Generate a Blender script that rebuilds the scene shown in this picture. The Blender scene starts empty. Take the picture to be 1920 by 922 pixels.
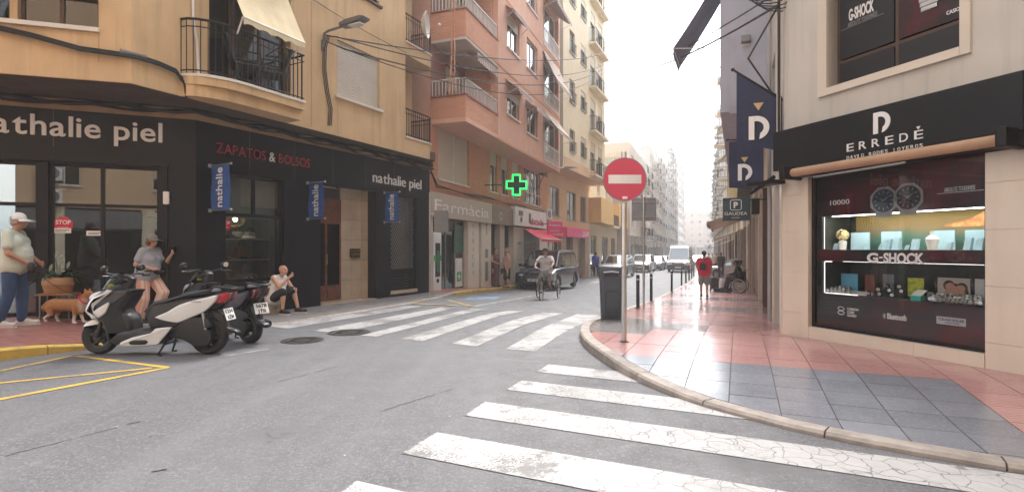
import bpy, bmesh, math, random
from mathutils import Matrix, Vector, noise as mnoise
random.seed(7)
R = math.radians
scene = bpy.context.scene
C = scene.collection
EYE = 1.40; FPX = 1000.0; CX = 960.0; HY = 466.0
cd = bpy.data.cameras.new('camera'); cam = bpy.data.objects.new('camera', cd); C.objects.link(cam)
cam.location = (0, 0, EYE); cam.rotation_euler = (R(90), 0, 0)
cd.sensor_width = 36; cd.lens = 36*FPX/1920; cd.shift_y = (HY-461)/1920
cd.clip_start = 0.05; cd.clip_end = 3000
scene.camera = cam
w = bpy.data.worlds.new('World'); scene.world = w; w.use_nodes = True
nt = w.node_tree; bg = nt.nodes['Background']
SUN_EL, SUN_AZ = 58, 20          # azimuth clockwise from +Y (the view direction)
sky = nt.nodes.new('ShaderNodeTexSky'); sky.sky_type = 'NISHITA'; sky.sun_disc = False
sky.sun_elevation = R(SUN_EL); sky.sun_rotation = R(SUN_AZ); sky.air_density = 1.0; sky.dust_density = 2.0; sky.ozone_density = 1.0
hs = nt.nodes.new('ShaderNodeHueSaturation'); hs.inputs['Saturation'].default_value = 0.28
nt.links.new(sky.outputs[0], hs.inputs['Color']); nt.links.new(hs.outputs[0], bg.inputs['Color'])
bg.inputs['Strength'].default_value = 0.15
sl = bpy.data.lights.new('sun', 'SUN'); sl.energy = 1.0; sl.angle = R(16); sl.color = (1, 0.97, 0.94)
so = bpy.data.objects.new('sun', sl); C.objects.link(so)
sd = Vector((math.sin(R(SUN_AZ))*math.cos(R(SUN_EL)), math.cos(R(SUN_AZ))*math.cos(R(SUN_EL)), math.sin(R(SUN_EL))))
so.rotation_euler = sd.to_track_quat('Z', 'Y').to_euler()
scene.view_settings.view_transform = 'Standard'; scene.view_settings.look = 'None'
scene.view_settings.exposure = 2.2; scene.view_settings.gamma = 1
scene.cycles.max_bounces = 7; scene.cycles.diffuse_bounces = 4; scene.cycles.glossy_bounces = 3
scene.cycles.transparent_max_bounces = 12; scene.cycles.volume_bounces = 1
scene.cycles.caustics_reflective = False; scene.cycles.caustics_refractive = False

MATS = {}
def newmat(name):
    m = bpy.data.materials.new(name); m.use_nodes = True
    return m, m.node_tree, m.node_tree.nodes['Principled BSDF']
def N(nt, t, **kw):
    n = nt.nodes.new(t)
    for k, v in kw.items():
        if k in n.inputs: n.inputs[k].default_value = v
        else: setattr(n, k, v)
    return n
def L(nt, a, b): nt.links.new(a, b)
def mixc(nt, fac, a, b, mode='MIX'):
    n = nt.nodes.new('ShaderNodeMix'); n.data_type = 'RGBA'; n.blend_type = mode
    for sock, v in ((n.inputs[0], fac), (n.inputs[6], a), (n.inputs[7], b)):
        if hasattr(v, 'links'): L(nt, v, sock)
        elif isinstance(v, (int, float)): sock.default_value = v
        else: sock.default_value = (*v[:3], 1)
    return n.outputs[2]
def ramp(nt, src, a, b, ca=0.0, cb=1.0):
    n = nt.nodes.new('ShaderNodeMapRange'); n.clamp = True
    L(nt, src, n.inputs[0]); n.inputs[1].default_value = a; n.inputs[2].default_value = b
    n.inputs[3].default_value = ca; n.inputs[4].default_value = cb
    return n.outputs[0]
def math_(nt, op, a, b=None):
    n = nt.nodes.new('ShaderNodeMath'); n.operation = op
    for i, v in enumerate((a, b)):
        if v is None: continue
        if hasattr(v, 'links'): L(nt, v, n.inputs[i])
        else: n.inputs[i].default_value = v
    return n.outputs[0]
def noise_(nt, vec, scale, detail=4, rough=.55):
    n = N(nt, 'ShaderNodeTexNoise'); n.inputs['Scale'].default_value = scale; n.inputs['Detail'].default_value = detail
    n.inputs['Roughness'].default_value = rough
    L(nt, vec, n.inputs['Vector']); return n.outputs['Fac']
def pos(nt, obj=False):
    return N(nt, 'ShaderNodeTexCoord').outputs['Object'] if obj else N(nt, 'ShaderNodeNewGeometry').outputs['Position']
def scaled(nt, vec, s, rotz=0):
    n = N(nt, 'ShaderNodeMapping'); n.inputs['Scale'].default_value = s; n.inputs['Rotation'].default_value = (0, 0, rotz)
    L(nt, vec, n.inputs['Vector']); return n.outputs[0]
def bump_(nt, bsdf, h, strength, dist=0.01):
    b = N(nt, 'ShaderNodeBump'); b.inputs['Strength'].default_value = strength; b.inputs['Distance'].default_value = dist
    L(nt, h, b.inputs['Height']); L(nt, b.outputs[0], bsdf.inputs['Normal'])
def mat(name, col, rough=.6, metal=0, var=.12, scale=2.5, bump=.0, bscale=60, coat=0, emit=0, spec=None, streak=0, obj=False):
    if name in MATS: return MATS[name]
    m, nt, b = newmat(name)
    p = pos(nt, obj)
    base = col
    f = noise_(nt, p, scale)
    c = mixc(nt, ramp(nt, f, .3, .7), [x*(1-var) for x in col], [min(1, x*(1+var)) for x in col])
    if streak:
        s = noise_(nt, scaled(nt, p, (3.2, 3.2, .22)), 1.6, 6, .65)
        c = mixc(nt, ramp(nt, s, .5, .78, 0, streak), c, [x*.45 for x in col])
        s2 = noise_(nt, p, .35, 3)
        c = mixc(nt, ramp(nt, s2, .42, .65, 0, streak*.6), c, [x*.72 for x in col])
    L(nt, c, b.inputs['Base Color'])
    r = noise_(nt, p, scale*3)
    L(nt, ramp(nt, r, .3, .7, max(.02, rough*.85), min(1, rough*1.15)), b.inputs['Roughness'])
    b.inputs['Metallic'].default_value = metal
    if coat: b.inputs['Coat Weight'].default_value = coat; b.inputs['Coat Roughness'].default_value = .08
    if spec is not None: b.inputs['Specular IOR Level'].default_value = spec
    if emit: b.inputs['Emission Color'].default_value = (*col, 1); b.inputs['Emission Strength'].default_value = emit
    if bump: bump_(nt, b, noise_(nt, p, bscale, 5), bump)
    MATS[name] = m; return m
def glass(name, tint=(.5, .55, .55), refl=.25, rough=.0, base=.0):
    if name in MATS: return MATS[name]
    m = bpy.data.materials.new(name); m.use_nodes = True; nt = m.node_tree; nt.nodes.clear()
    o = N(nt, 'ShaderNodeOutputMaterial'); mx = N(nt, 'ShaderNodeMixShader')
    t = N(nt, 'ShaderNodeBsdfTransparent'); t.inputs[0].default_value = (*tint, 1)
    g = N(nt, 'ShaderNodeBsdfGlossy'); g.inputs['Roughness'].default_value = rough; g.inputs[0].default_value = (.92, .95, .95, 1)
    fr = N(nt, 'ShaderNodeLayerWeight')
    L(nt, ramp(nt, math_(nt, 'POWER', fr.outputs['Facing'], 4.0), 0, 1, refl, 1), mx.inputs[0]); L(nt, t.outputs[0], mx.inputs[1]); L(nt, g.outputs[0], mx.inputs[2])
    L(nt, mx.outputs[0], o.inputs[0]); MATS[name] = m; return m
def brick_mat(name, c1, c2, mortar, w_=.25, h_=.07, rough=.8, ms=.012):
    if name in MATS: return MATS[name]
    m, nt, b = newmat(name)
    tc = pos(nt, True); sp = N(nt, 'ShaderNodeSeparateXYZ'); L(nt, tc, sp.inputs[0])
    cb = N(nt, 'ShaderNodeCombineXYZ'); L(nt, math_(nt, 'ADD', sp.outputs[0], sp.outputs[1]), cb.inputs[0]); L(nt, sp.outputs[2], cb.inputs[1])
    br = N(nt, 'ShaderNodeTexBrick'); L(nt, cb.outputs[0], br.inputs['Vector'])
    br.inputs['Scale'].default_value = 1; br.inputs['Brick Width'].default_value = w_; br.inputs['Row Height'].default_value = h_
    br.inputs['Mortar Size'].default_value = ms; br.inputs['Color1'].default_value = (*c1, 1); br.inputs['Color2'].default_value = (*c2, 1); br.inputs['Mortar'].default_value = (*mortar, 1)
    c = mixc(nt, ramp(nt, noise_(nt, tc, .8, 5), .4, .75, 0, .35), br.outputs[0], [x*.6 for x in c1])
    L(nt, c, b.inputs['Base Color']); b.inputs['Roughness'].default_value = rough
    bump_(nt, b, br.outputs['Fac'], -.4, .01); MATS[name] = m; return m

def asphalt_mat():
    m, nt, b = newmat('asphalt'); p = pos(nt)
    n1 = noise_(nt, p, .35, 5); n2 = noise_(nt, p, 90, 3, .7); n3 = noise_(nt, p, 3.5, 6, .6)
    c = mixc(nt, ramp(nt, n1, .35, .65), (.092, .094, .102), (.118, .120, .129))
    c = mixc(nt, ramp(nt, n3, .35, .7, 0, .5), c, (.085, .083, .084))
    c = mixc(nt, ramp(nt, n2, .54, .70, 0, .6), c, (.31, .31, .32))
    c = mixc(nt, ramp(nt, noise_(nt, p, 140, 2), .6, .7, 0, .6), c, (.03, .03, .03))
    for sc_, lo, hi, cc in ((34, .53, .62, (.19, .192, .20)), (40, .58, .66, (.05, .05, .052)), (13, .56, .66, (.155, .157, .163)), (.9, .56, .62, (.10, .099, .102))):
        c = mixc(nt, ramp(nt, noise_(nt, p, sc_, 4, .65), lo, hi, 0, .75), c, cc)
    tr = noise_(nt, scaled(nt, p, (1.6, .12, 1), R(23)), 1.3, 4)
    c = mixc(nt, ramp(nt, tr, .45, .7, 0, .45), c, (.158, .160, .168))
    # dark oil spots
    v = N(nt, 'ShaderNodeTexVoronoi'); v.inputs['Scale'].default_value = .8; L(nt, p, v.inputs['Vector'])
    dist = math_(nt, 'ADD', v.outputs['Distance'], math_(nt, 'MULTIPLY', noise_(nt, p, 6, 5), .35))
    c = mixc(nt, ramp(nt, dist, .17, .24, .4, 0), c, (.04, .04, .042))
    v2 = N(nt, 'ShaderNodeTexVoronoi'); v2.inputs['Scale'].default_value = 3.1; L(nt, p, v2.inputs['Vector'])
    c = mixc(nt, ramp(nt, v2.outputs['Distance'], .035, .05, .8, 0), c, (.035, .035, .035))
    v3 = N(nt, 'ShaderNodeTexVoronoi'); v3.inputs['Scale'].default_value = 2.3; v3.inputs['Randomness'].default_value = 1; L(nt, scaled(nt, p, (1.3, .9, 1)), v3.inputs['Vector'])
    c = mixc(nt, ramp(nt, v3.outputs['Distance'], .015, .025, .8, 0), c, (.5, .5, .48))
    # fine wandering cracks
    vc = N(nt, 'ShaderNodeTexVoronoi'); vc.feature = 'DISTANCE_TO_EDGE'; vc.inputs['Scale'].default_value = .45
    off = N(nt, 'ShaderNodeVectorMath'); off.operation = 'ADD'; L(nt, p, off.inputs[0])
    nn = N(nt, 'ShaderNodeTexNoise'); nn.inputs['Scale'].default_value = 3; L(nt, p, nn.inputs['Vector'])
    sc = N(nt, 'ShaderNodeVectorMath'); sc.operation = 'SCALE'; sc.inputs['Scale'].default_value = .5; L(nt, nn.outputs['Color'], sc.inputs[0]); L(nt, sc.outputs[0], off.inputs[1])
    L(nt, off.outputs[0], vc.inputs['Vector'])
    crack = math_(nt, 'MULTIPLY', ramp(nt, vc.outputs['Distance'], .0015, .0045, .7, 0), ramp(nt, noise_(nt, p, .6, 3), .60, .66))
    c = mixc(nt, crack, c, (.03, .03, .03))
    L(nt, c, b.inputs['Base Color']); b.inputs['Roughness'].default_value = .72
    L(nt, ramp(nt, n3, .3, .7, .52, .75), b.inputs['Roughness'])
    bump_(nt, b, n2, .6, .006); MATS['asphalt'] = m; return m
def paint_mat(name, col, wear=.5, crack=True, rag=True):
    m, nt, b = newmat(name); p = pos(nt)
    n1 = noise_(nt, p, 60, 4, .75); n2 = noise_(nt, p, 1.1, 4)
    thr = math_(nt, 'ADD', n1, math_(nt, 'MULTIPLY', math_(nt, 'SUBTRACT', n2, .5), .9))
    worn = ramp(nt, thr, .5+.18*(1-wear), .62+.18*(1-wear), 0, 1)
    worn = math_(nt, 'MAXIMUM', worn, ramp(nt, math_(nt, 'ADD', noise_(nt, p, 2.3, 6, .7), math_(nt, 'MULTIPLY', n1, .25)), .66, .72, 0, .8*min(1, wear*1.2)))
    at = N(nt, 'ShaderNodeAttribute'); at.attribute_name = 'edge'
    if rag: worn = math_(nt, 'MAXIMUM', worn, ramp(nt, math_(nt, 'SUBTRACT', at.outputs['Fac'], math_(nt, 'MULTIPLY', noise_(nt, p, 26, 4, .7), 1.1)), -.45, -.30, 1, 0))
    if crack:
        nn = N(nt, 'ShaderNodeTexNoise'); nn.inputs['Scale'].default_value = 5; L(nt, p, nn.inputs['Vector'])
        off = N(nt, 'ShaderNodeVectorMath'); off.operation = 'ADD'; L(nt, p, off.inputs[0])
        sc = N(nt, 'ShaderNodeVectorMath'); sc.operation = 'SCALE'; sc.inputs['Scale'].default_value = .16; L(nt, nn.outputs['Color'], sc.inputs[0]); L(nt, sc.outputs[0], off.inputs[1])
        v = N(nt, 'ShaderNodeTexVoronoi'); v.feature = 'DISTANCE_TO_EDGE'; v.inputs['Scale'].default_value = 6.5; L(nt, off.outputs[0], v.inputs['Vector'])
        sp = N(nt, 'ShaderNodeSeparateXYZ'); L(nt, p, sp.inputs[0])
        zone = math_(nt, 'MULTIPLY', ramp(nt, math_(nt, 'ADD', sp.outputs[0], math_(nt, 'MULTIPLY', n2, .8)), .9, 1.3), ramp(nt, sp.outputs[1], 5.6, 6.2, 1, 0))
        cr = math_(nt, 'MULTIPLY', ramp(nt, v.outputs['Distance'], .012, .03, .85, 0), zone)
        worn = math_(nt, 'MAXIMUM', math_(nt, 'MULTIPLY', worn, ramp(nt, zone, 0, 1, 1, .35)), cr)
    c = mixc(nt, ramp(nt, noise_(nt, p, 8), .3, .7), [x*.86 for x in col], col)
    c = mixc(nt, worn, c, (.14, .137, .133))
    L(nt, c, b.inputs['Base Color']); b.inputs['Roughness'].default_value = .62
    bump_(nt, b, n1, .4, .004); MATS[name] = m; return m
ST_A = R(23.03)
def tile_mat(name, c1, c2, rough=.25, ribs=False, grid=0):
    m, nt, b = newmat(name); p = pos(nt)
    oi = N(nt, 'ShaderNodeObjectInfo').outputs['Random']
    if grid: 
        br = N(nt, 'ShaderNodeTexBrick'); L(nt, scaled(nt, p, (1, 1, 1), ST_A), br.inputs['Vector'])
        br.offset = 0; br.inputs['Scale'].default_value = 1; br.inputs['Brick Width'].default_value = grid; br.inputs['Row Height'].default_value = grid
        br.inputs['Mortar Size'].default_value = .005; br.inputs['Color1'].default_value = (*c1, 1); br.inputs['Color2'].default_value = (*c2, 1); br.inputs['Mortar'].default_value = (.05, .045, .04, 1)
        c = br.outputs[0]
    else: c = mixc(nt, oi, c1, c2)
    n1 = noise_(nt, p, 2.2, 6, .65); n2 = noise_(nt, p, 45, 3)
    c = mixc(nt, ramp(nt, n1, .45, .72, 0, .5), c, [x*.55 for x in c1])
    c = mixc(nt, ramp(nt, n2, .5, .7, 0, .35), c, [min(1, x*1.5) for x in c2])
    v = N(nt, 'ShaderNodeTexVoronoi'); v.inputs['Scale'].default_value = 4; L(nt, p, v.inputs['Vector'])
    c = mixc(nt, ramp(nt, v.outputs['Distance'], .03, .045, .6, 0), c, (.04, .04, .04))
    rr = ramp(nt, n1, .3, .7, rough*.8, rough*1.5)
    h = n2
    if ribs:
        sp = N(nt, 'ShaderNodeSeparateXYZ'); L(nt, scaled(nt, p, (1, 1, 1), ST_A), sp.inputs[0])
        fr = math_(nt, 'FRACT', math_(nt, 'DIVIDE', math_(nt, 'ADD', sp.outputs[1], 50.0), .05))
        g = ramp(nt, math_(nt, 'ABSOLUTE', math_(nt, 'SUBTRACT', fr, .5)), .36, .44, 0, 1)
        c = mixc(nt, math_(nt, 'MULTIPLY', g, .6), c, [x*.3 for x in c1])
        h = math_(nt, 'SUBTRACT', math_(nt, 'MULTIPLY', n2, .2), g)
    L(nt, c, b.inputs['Base Color']); L(nt, rr, b.inputs['Roughness'])
    bump_(nt, b, h, .12, .004); MATS[name] = m; return m
def stripes_mat(name, c1, c2, period, axis=0, rough=.8, duty=.5):
    if name in MATS: return MATS[name]
    m, nt, b = newmat(name); p = pos(nt, True); sp = N(nt, 'ShaderNodeSeparateXYZ'); L(nt, p, sp.inputs[0])
    fr = math_(nt, 'FRACT', math_(nt, 'DIVIDE', math_(nt, 'ADD', sp.outputs[axis], 50), period))
    c = mixc(nt, math_(nt, 'GREATER_THAN', fr, duty), c1, c2)
    c = mixc(nt, ramp(nt, noise_(nt, p, 3, 5), .4, .8, 0, .35), c, [x*.6 for x in c1])
    L(nt, c, b.inputs['Base Color']); b.inputs['Roughness'].default_value = rough; MATS[name] = m; return m
def art_mat(name, stops, scale=2.0, emit=0, rough=.5, zgrad=False, dist=0):
    """printed picture: a colour ramp over noise (or over height with noisy edges) in the thing's own coordinates"""
    if name in MATS: return MATS[name]
    m, nt, b = newmat(name); p = pos(nt, True)
    if zgrad:
        sp = N(nt, 'ShaderNodeSeparateXYZ'); L(nt, p, sp.inputs[0])
        f = math_(nt, 'ADD', math_(nt, 'MULTIPLY', math_(nt, 'SUBTRACT', sp.outputs[2], zgrad[0]), 1/(zgrad[1]-zgrad[0])), math_(nt, 'MULTIPLY', math_(nt, 'SUBTRACT', noise_(nt, p, scale, 6), .5), dist))
    else: f = noise_(nt, p, scale, 5)
    cr = N(nt, 'ShaderNodeValToRGB'); L(nt, f, cr.inputs[0]); e = cr.color_ramp.elements
    while len(e) < len(stops): e.new(.5)
    for k, (t, col) in enumerate(stops): e[k].position = t; e[k].color = (*col, 1)
    L(nt, cr.outputs[0], b.inputs['Base Color']); b.inputs['Roughness'].default_value = rough
    if emit: L(nt, cr.outputs[0], b.inputs['Emission Color']); b.inputs['Emission Strength'].default_value = emit
    MATS[name] = m; return m

SD = Vector((math.sin(ST_A), math.cos(ST_A))); TD = Vector((math.cos(ST_A), -math.sin(ST_A)))
def st(x, y): return (SD.x*x+SD.y*y, TD.x*x+TD.y*y)
def W(s, t):                                     # street coordinates -> world x,y (the street bends a little left beyond s=35)
    if s > 35: t = t-.055*(s-35)
    return (SD.x*s+TD.x*t, SD.y*s+TD.y*t)
def road_z(x, y):
    s, t = st(x, y)
    tt = min(max(-t-2.7, 0), 7)
    d = s-(8+tt*.8)
    if d <= 0: return 0.0
    d2 = d*d/(d+1.5)
    return -(.62*(1-math.exp(-d2/9))+.005*min(d2, 150))
def G(px, py, dz=0.0):
    """world point on the road surface (+dz) seen at photo pixel px,py"""
    z = dz
    for _ in range(40):
        Y = FPX*(EYE-z)/(py-HY); X = (px-CX)/FPX*Y
        z = .5*z+.5*(road_z(X, Y)+dz)
    return Vector((X, Y, z))
def AT(px, py, Y): return Vector(((px-CX)/FPX*Y, Y, EYE-(py-HY)/FPX*Y))

class Frame:
    def __init__(s, x=0, y=0, z=0, ang=0):       # ang: rotation about z
        s.M = Matrix.Translation((x, y, z)) @ Matrix.Rotation(ang, 4, 'Z'); s.ang = ang; s.o = Vector((x, y, z))
    def hit(s, px, py, w_=0.0):
        """(u,z) on the facade plane offset w_ outwards (-y local)"""
        n = s.M.to_3x3() @ Vector((0, -1, 0)); p0 = s.o + n*w_
        r = Vector(((px-CX)/FPX, 1, 0)); k = (p0-Vector((0, 0, 0))).xy.dot(n.xy)/r.xy.dot(n.xy)
        P = AT(px, py, k); q = s.M.inverted() @ P
        return q.x, q.z
    def u(s, px, w_=0.0): return s.hit(px, HY, w_)[0]
    def z(s, px, py, w_=0.0): return s.hit(px, py, w_)[1]
    def P(s, x, y, z): return s.M @ Vector((x, y, z))
WORLD = Frame()
def wall_frame(a, b, z=0.0):
    """frame whose x runs from a to b"""
    return Frame(a[0], a[1], z, math.atan2(b[1]-a[1], b[0]-a[0]))
ROOTM = {}
def rootmat(o):
    while o.parent: o = o.parent
    return ROOTM.get(o.name, Matrix())
class MB:
    def __init__(s, fr=WORLD): s.v = []; s.f = []; s.fr = fr; s.sm = []
    def add(s, vs, fs, smooth=False, M=None):
        b = len(s.v); F = s.fr.M if M is None else s.fr.M @ M
        s.v += [F @ Vector(v) for v in vs]; s.f += [tuple(i+b for i in f) for f in fs]; s.sm += [smooth]*len(fs); return s
    def box(s, x0, x1, y0, y1, z0, z1, M=None):
        x0, x1 = min(x0, x1), max(x0, x1); y0, y1 = min(y0, y1), max(y0, y1); z0, z1 = min(z0, z1), max(z0, z1)
        return s.add([(x0,y0,z0),(x1,y0,z0),(x1,y1,z0),(x0,y1,z0),(x0,y0,z1),(x1,y0,z1),(x1,y1,z1),(x0,y1,z1)],
              [(0,3,2,1),(4,5,6,7),(0,1,5,4),(1,2,6,5),(2,3,7,6),(3,0,4,7)], False, M)
    def cham(s, x0, x1, y0, y1, z0, z1, c=.01, M=None):
        """box with chamfered edges"""
        bm = bmesh.new(); bmesh.ops.create_cube(bm, size=1)
        for v in bm.verts: v.co = Vector(((x0+x1)/2+v.co.x*(x1-x0), (y0+y1)/2+v.co.y*(y1-y0), (z0+z1)/2+v.co.z*(z1-z0)))
        bmesh.ops.bevel(bm, geom=bm.edges[:], offset=c, segments=2, affect='EDGES', profile=.6)
        s.bm(bm, M); return s
    def bm(s, bm, M=None, smooth=False):
        bm.verts.index_update(); s.add([v.co.copy() for v in bm.verts], [tuple(v.index for v in f.verts) for f in bm.faces], smooth, M); bm.free()
    def quad(s, *p): return s.add(p, [tuple(range(len(p)))])
    def prism(s, pts, y0, y1, M=None, plane='xz'):
        """polygon extruded between y0 and y1 (plane xz) or z0,z1 (plane xy)"""
        n = len(pts)
        f = (lambda p, y: (p[0], y, p[1])) if plane == 'xz' else (lambda p, y: (p[0], p[1], y))
        vs = [f(p, y0) for p in pts]+[f(p, y1) for p in pts]
        return s.add(vs, [tuple(range(n)), tuple(range(2*n-1, n-1, -1))]+[(i, i+n, (i+1) % n+n, (i+1) % n) for i in range(n)], False, M)
    def puff(s, pts, hw, rnd=.04, y0=0, M=None, top=1.0):
        """side-view outline (x,z) given a body: widest in the middle, edges drawn in towards both sides"""
        n = len(pts); cx = sum(p[0] for p in pts)/n; cz = sum(p[1] for p in pts)/n
        pv = [Vector((p[0], p[1])) for p in pts]; area = sum(pv[i].x*pv[(i+1) % n].y-pv[(i+1) % n].x*pv[i].y for i in range(n)); sg = 1 if area > 0 else -1
        nor = []
        for i in range(n):
            a = (pv[i]-pv[i-1]).normalized(); b = (pv[(i+1) % n]-pv[i]).normalized(); t = (a+b)
            t = t.normalized() if t.length > 1e-6 else a; nor.append(Vector((-t.y, t.x))*sg)
        prof = [(-1, 1.0), (-.93, .45), (-.75, .12), (-.4, 0), (0, -.03), (.4, 0), (.75, .12), (.93, .45), (1, 1.0)]
        vs = []
        for yy, ins in prof:
            for i in range(n): q = pv[i]+nor[i]*(ins*rnd); vs.append((q.x, y0+yy*hw, q.y))
        fs = [(k*n+i, k*n+(i+1) % n, (k+1)*n+(i+1) % n, (k+1)*n+i) for k in range(len(prof)-1) for i in range(n)]
        fs += [tuple(range(n-1, -1, -1)), tuple((len(prof)-1)*n+i for i in range(n))]
        return s.add(vs, fs, True, M)
    def tube(s, pts, r, seg=8, close=False, smooth=True):
        pts = [Vector(p) for p in pts]; n = len(pts); vs = []; fs = []
        rr = r if isinstance(r, (list, tuple)) else [r]*n
        prev = None
        for i, p in enumerate(pts):
            t = (pts[min(i+1, n-1)]-pts[max(i-1, 0)])
            if close: t = pts[(i+1) % n]-pts[i-1]
            t.normalize()
            if prev is None: a = t.orthogonal().normalized()
            else: a = (prev-t*prev.dot(t)); a = a.normalized() if a.length > 1e-5 else t.orthogonal().normalized()
            prev = a; b = t.cross(a)
            for k in range(seg): th = 2*math.pi*k/seg; vs.append(p+(a*math.cos(th)+b*math.sin(th))*rr[i])
        m = n if close else n-1
        for i in range(m):
            for k in range(seg):
                j = (i+1) % n; fs.append((i*seg+k, i*seg+(k+1) % seg, j*seg+(k+1) % seg, j*seg+k))
        if not close: fs += [tuple(range(seg-1, -1, -1)), tuple((n-1)*seg+k for k in range(seg))]
        return s.add(vs, fs, smooth)
    def rod(s, a, b, r, seg=8): return s.tube([a, b], r, seg)
    def lathe(s, prof, c=(0, 0, 0), axis='z', seg=24, smooth=True, M=None, caps=True):
        """prof: list of (radius, height)"""
        vs = []; fs = []; n = len(prof)
        for r, h in prof:
            for k in range(seg):
                th = 2*math.pi*k/seg; a, b = r*math.cos(th), r*math.sin(th)
                vs.append({'z': (c[0]+a, c[1]+b, c[2]+h), 'y': (c[0]+a, c[1]+h, c[2]+b), 'x': (c[0]+h, c[1]+a, c[2]+b)}[axis])
        for i in range(n-1):
            for k in range(seg): fs.append((i*seg+k, i*seg+(k+1) % seg, (i+1)*seg+(k+1) % seg, (i+1)*seg+k))
        if caps: fs += [tuple(range(seg)), tuple((n-1)*seg+k for k in range(seg-1, -1, -1))]
        return s.add(vs, fs, smooth, M)
    def ball(s, c, r, seg=12, M=None):
        rx, ry, rz = (r, r, r) if isinstance(r, (int, float)) else r
        vs = [(c[0], c[1], c[2]-rz)]; rings = seg//2
        for i in range(1, rings):
            ph = -math.pi/2+math.pi*i/rings
            for k in range(seg):
                th = 2*math.pi*k/seg; vs.append((c[0]+rx*math.cos(ph)*math.cos(th), c[1]+ry*math.cos(ph)*math.sin(th), c[2]+rz*math.sin(ph)))
        vs.append((c[0], c[1], c[2]+rz)); fs = []
        for k in range(seg): fs.append((0, 1+(k+1) % seg, 1+k))
        for i in range(rings-2):
            for k in range(seg): fs.append((1+i*seg+k, 1+i*seg+(k+1) % seg, 1+(i+1)*seg+(k+1) % seg, 1+(i+1)*seg+k))
        last = len(vs)-1; b = 1+(rings-2)*seg
        for k in range(seg): fs.append((last, b+k, b+(k+1) % seg))
        return s.add(vs, fs, True, M)
    def text(s, txt, x, z, width=None, h=.3, y=-.02, ext=.01, bold=0, M=None, center=False, sx=None):
        vs, fs = text_geo(txt, bold, ext)
        if not vs: return s
        x0 = min(v[0] for v in vs); x1 = max(v[0] for v in vs)
        k = h/.72
        kx = (width/(x1-x0)) if width else (sx or k)
        ox = x-x0*kx-( (x1-x0)*kx/2 if center else 0)
        return s.add([(v[0]*kx+ox, y-v[2], v[1]*k+z) for v in vs], [tuple(reversed(f)) for f in fs] if False else fs, False, M)
    def build(s, name, m, parent=None, label=None, kind=None):
        me = bpy.data.meshes.new(name); inv = rootmat(parent).inverted() if parent else Matrix()
        me.from_pydata([inv @ v for v in s.v], [], s.f)
        me.polygons.foreach_set('use_smooth', s.sm)
        if any(s.sm):
            try: me.set_sharp_from_angle(angle=R(38))
            except Exception: pass
        if m: me.materials.append(m if not isinstance(m, str) else MATS[m])
        o = bpy.data.objects.new(name, me); C.objects.link(o); o.parent = parent
        if label: o['label'] = label
        if kind: o['kind'] = kind
        return o
_tc = {}
def text_geo(txt, bold, ext):
    key = (txt, bold, ext)
    if key in _tc: return _tc[key]
    cu = bpy.data.curves.new('t', 'FONT'); cu.body = txt; cu.size = 1; cu.extrude = ext; cu.offset = bold; cu.resolution_u = 4
    o = bpy.data.objects.new('t', cu); C.objects.link(o); bpy.context.view_layer.update()
    me = bpy.data.meshes.new_from_object(o.evaluated_get(bpy.context.evaluated_depsgraph_get()))
    r = ([tuple(v.co) for v in me.vertices], [tuple(p.vertices) for p in me.polygons])
    bpy.data.objects.remove(o); bpy.data.curves.remove(cu); bpy.data.meshes.remove(me); _tc[key] = r; return r
def thing(name, label, cat, loc=(0, 0, 0), rotz=0, group=None, kind=None):
    o = bpy.data.objects.new(name, None); C.objects.link(o); o.location = loc; o.rotation_euler = (0, 0, rotz); o.empty_display_size = .2
    ROOTM[o.name] = Matrix.Translation(loc) @ Matrix.Rotation(rotz, 4, 'Z')
    if label: o['label'] = label
    if cat: o['category'] = cat
    if group: o['group'] = group
    if kind: o['kind'] = kind
    return o
def tag(o, label, cat, group=None, kind=None):
    if label: o['label'] = label
    if cat: o['category'] = cat
    if group: o['group'] = group
    if kind: o['kind'] = kind
    return o
def kids(o): return KID.get(o.name, [])
def copy_tree(o, loc=None, rotz=None, label=None, group=None, parent=None, swap=None):
    c = o.copy(); C.objects.link(c)
    if parent is not None: c.parent = parent
    if loc is not None: c.location = loc
    if rotz is not None: c.rotation_euler = (0, 0, rotz)
    if label: c['label'] = label
    if group: c['group'] = group
    if parent is None: ROOTM[c.name] = Matrix.Translation(c.location) @ Matrix.Rotation(c.rotation_euler[2], 4, 'Z')
    if swap and o.type == 'MESH' and o.data.materials and o.data.materials[0].name in swap:
        c.data = o.data.copy(); c.data.materials[0] = MATS[swap[o.data.materials[0].name]]
    for ch in list(o.children): copy_tree(ch, parent=c, swap=swap)
    return c
asphalt_mat()
WHITE = paint_mat('road_paint_white', (.46, .455, .45), .85)
WHITE2 = paint_mat('road_paint_white_worn', (.40, .395, .39), .95, False)
YELLOW = paint_mat('road_paint_yellow', (.62, .40, .05), .55, False)
BLUEP = paint_mat('road_paint_blue', (.16, .33, .55), .95, False)
tile_mat('tile_red', (.45, .235, .22), (.51, .28, .26), .17, True)
tile_mat('tile_grey', (.185, .197, .225), (.24, .252, .285), .16)
tile_mat('tile_pale', (.26, .25, .25), (.31, .29, .285), .12)
tile_mat('tile_grid', (.27, .15, .13), (.31, .18, .155), .24, False, .4)
tile_mat('tile_grid_left', (.32, .13, .11), (.37, .16, .13), .33, False, .2)
mat('pavement_grey', (.20, .19, .185), .5, var=.25, scale=3, bump=.2)
mat('kerb_stone', (.33, .29, .255), .7, var=.28, scale=6, bump=.4, streak=.4)
paint_mat('kerb_yellow', (.58, .38, .07), .45, False, False)
mat('grout', (.07, .06, .055), .9)
mat('iron', (.08, .078, .075), .5, .6, bump=.3)

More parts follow.
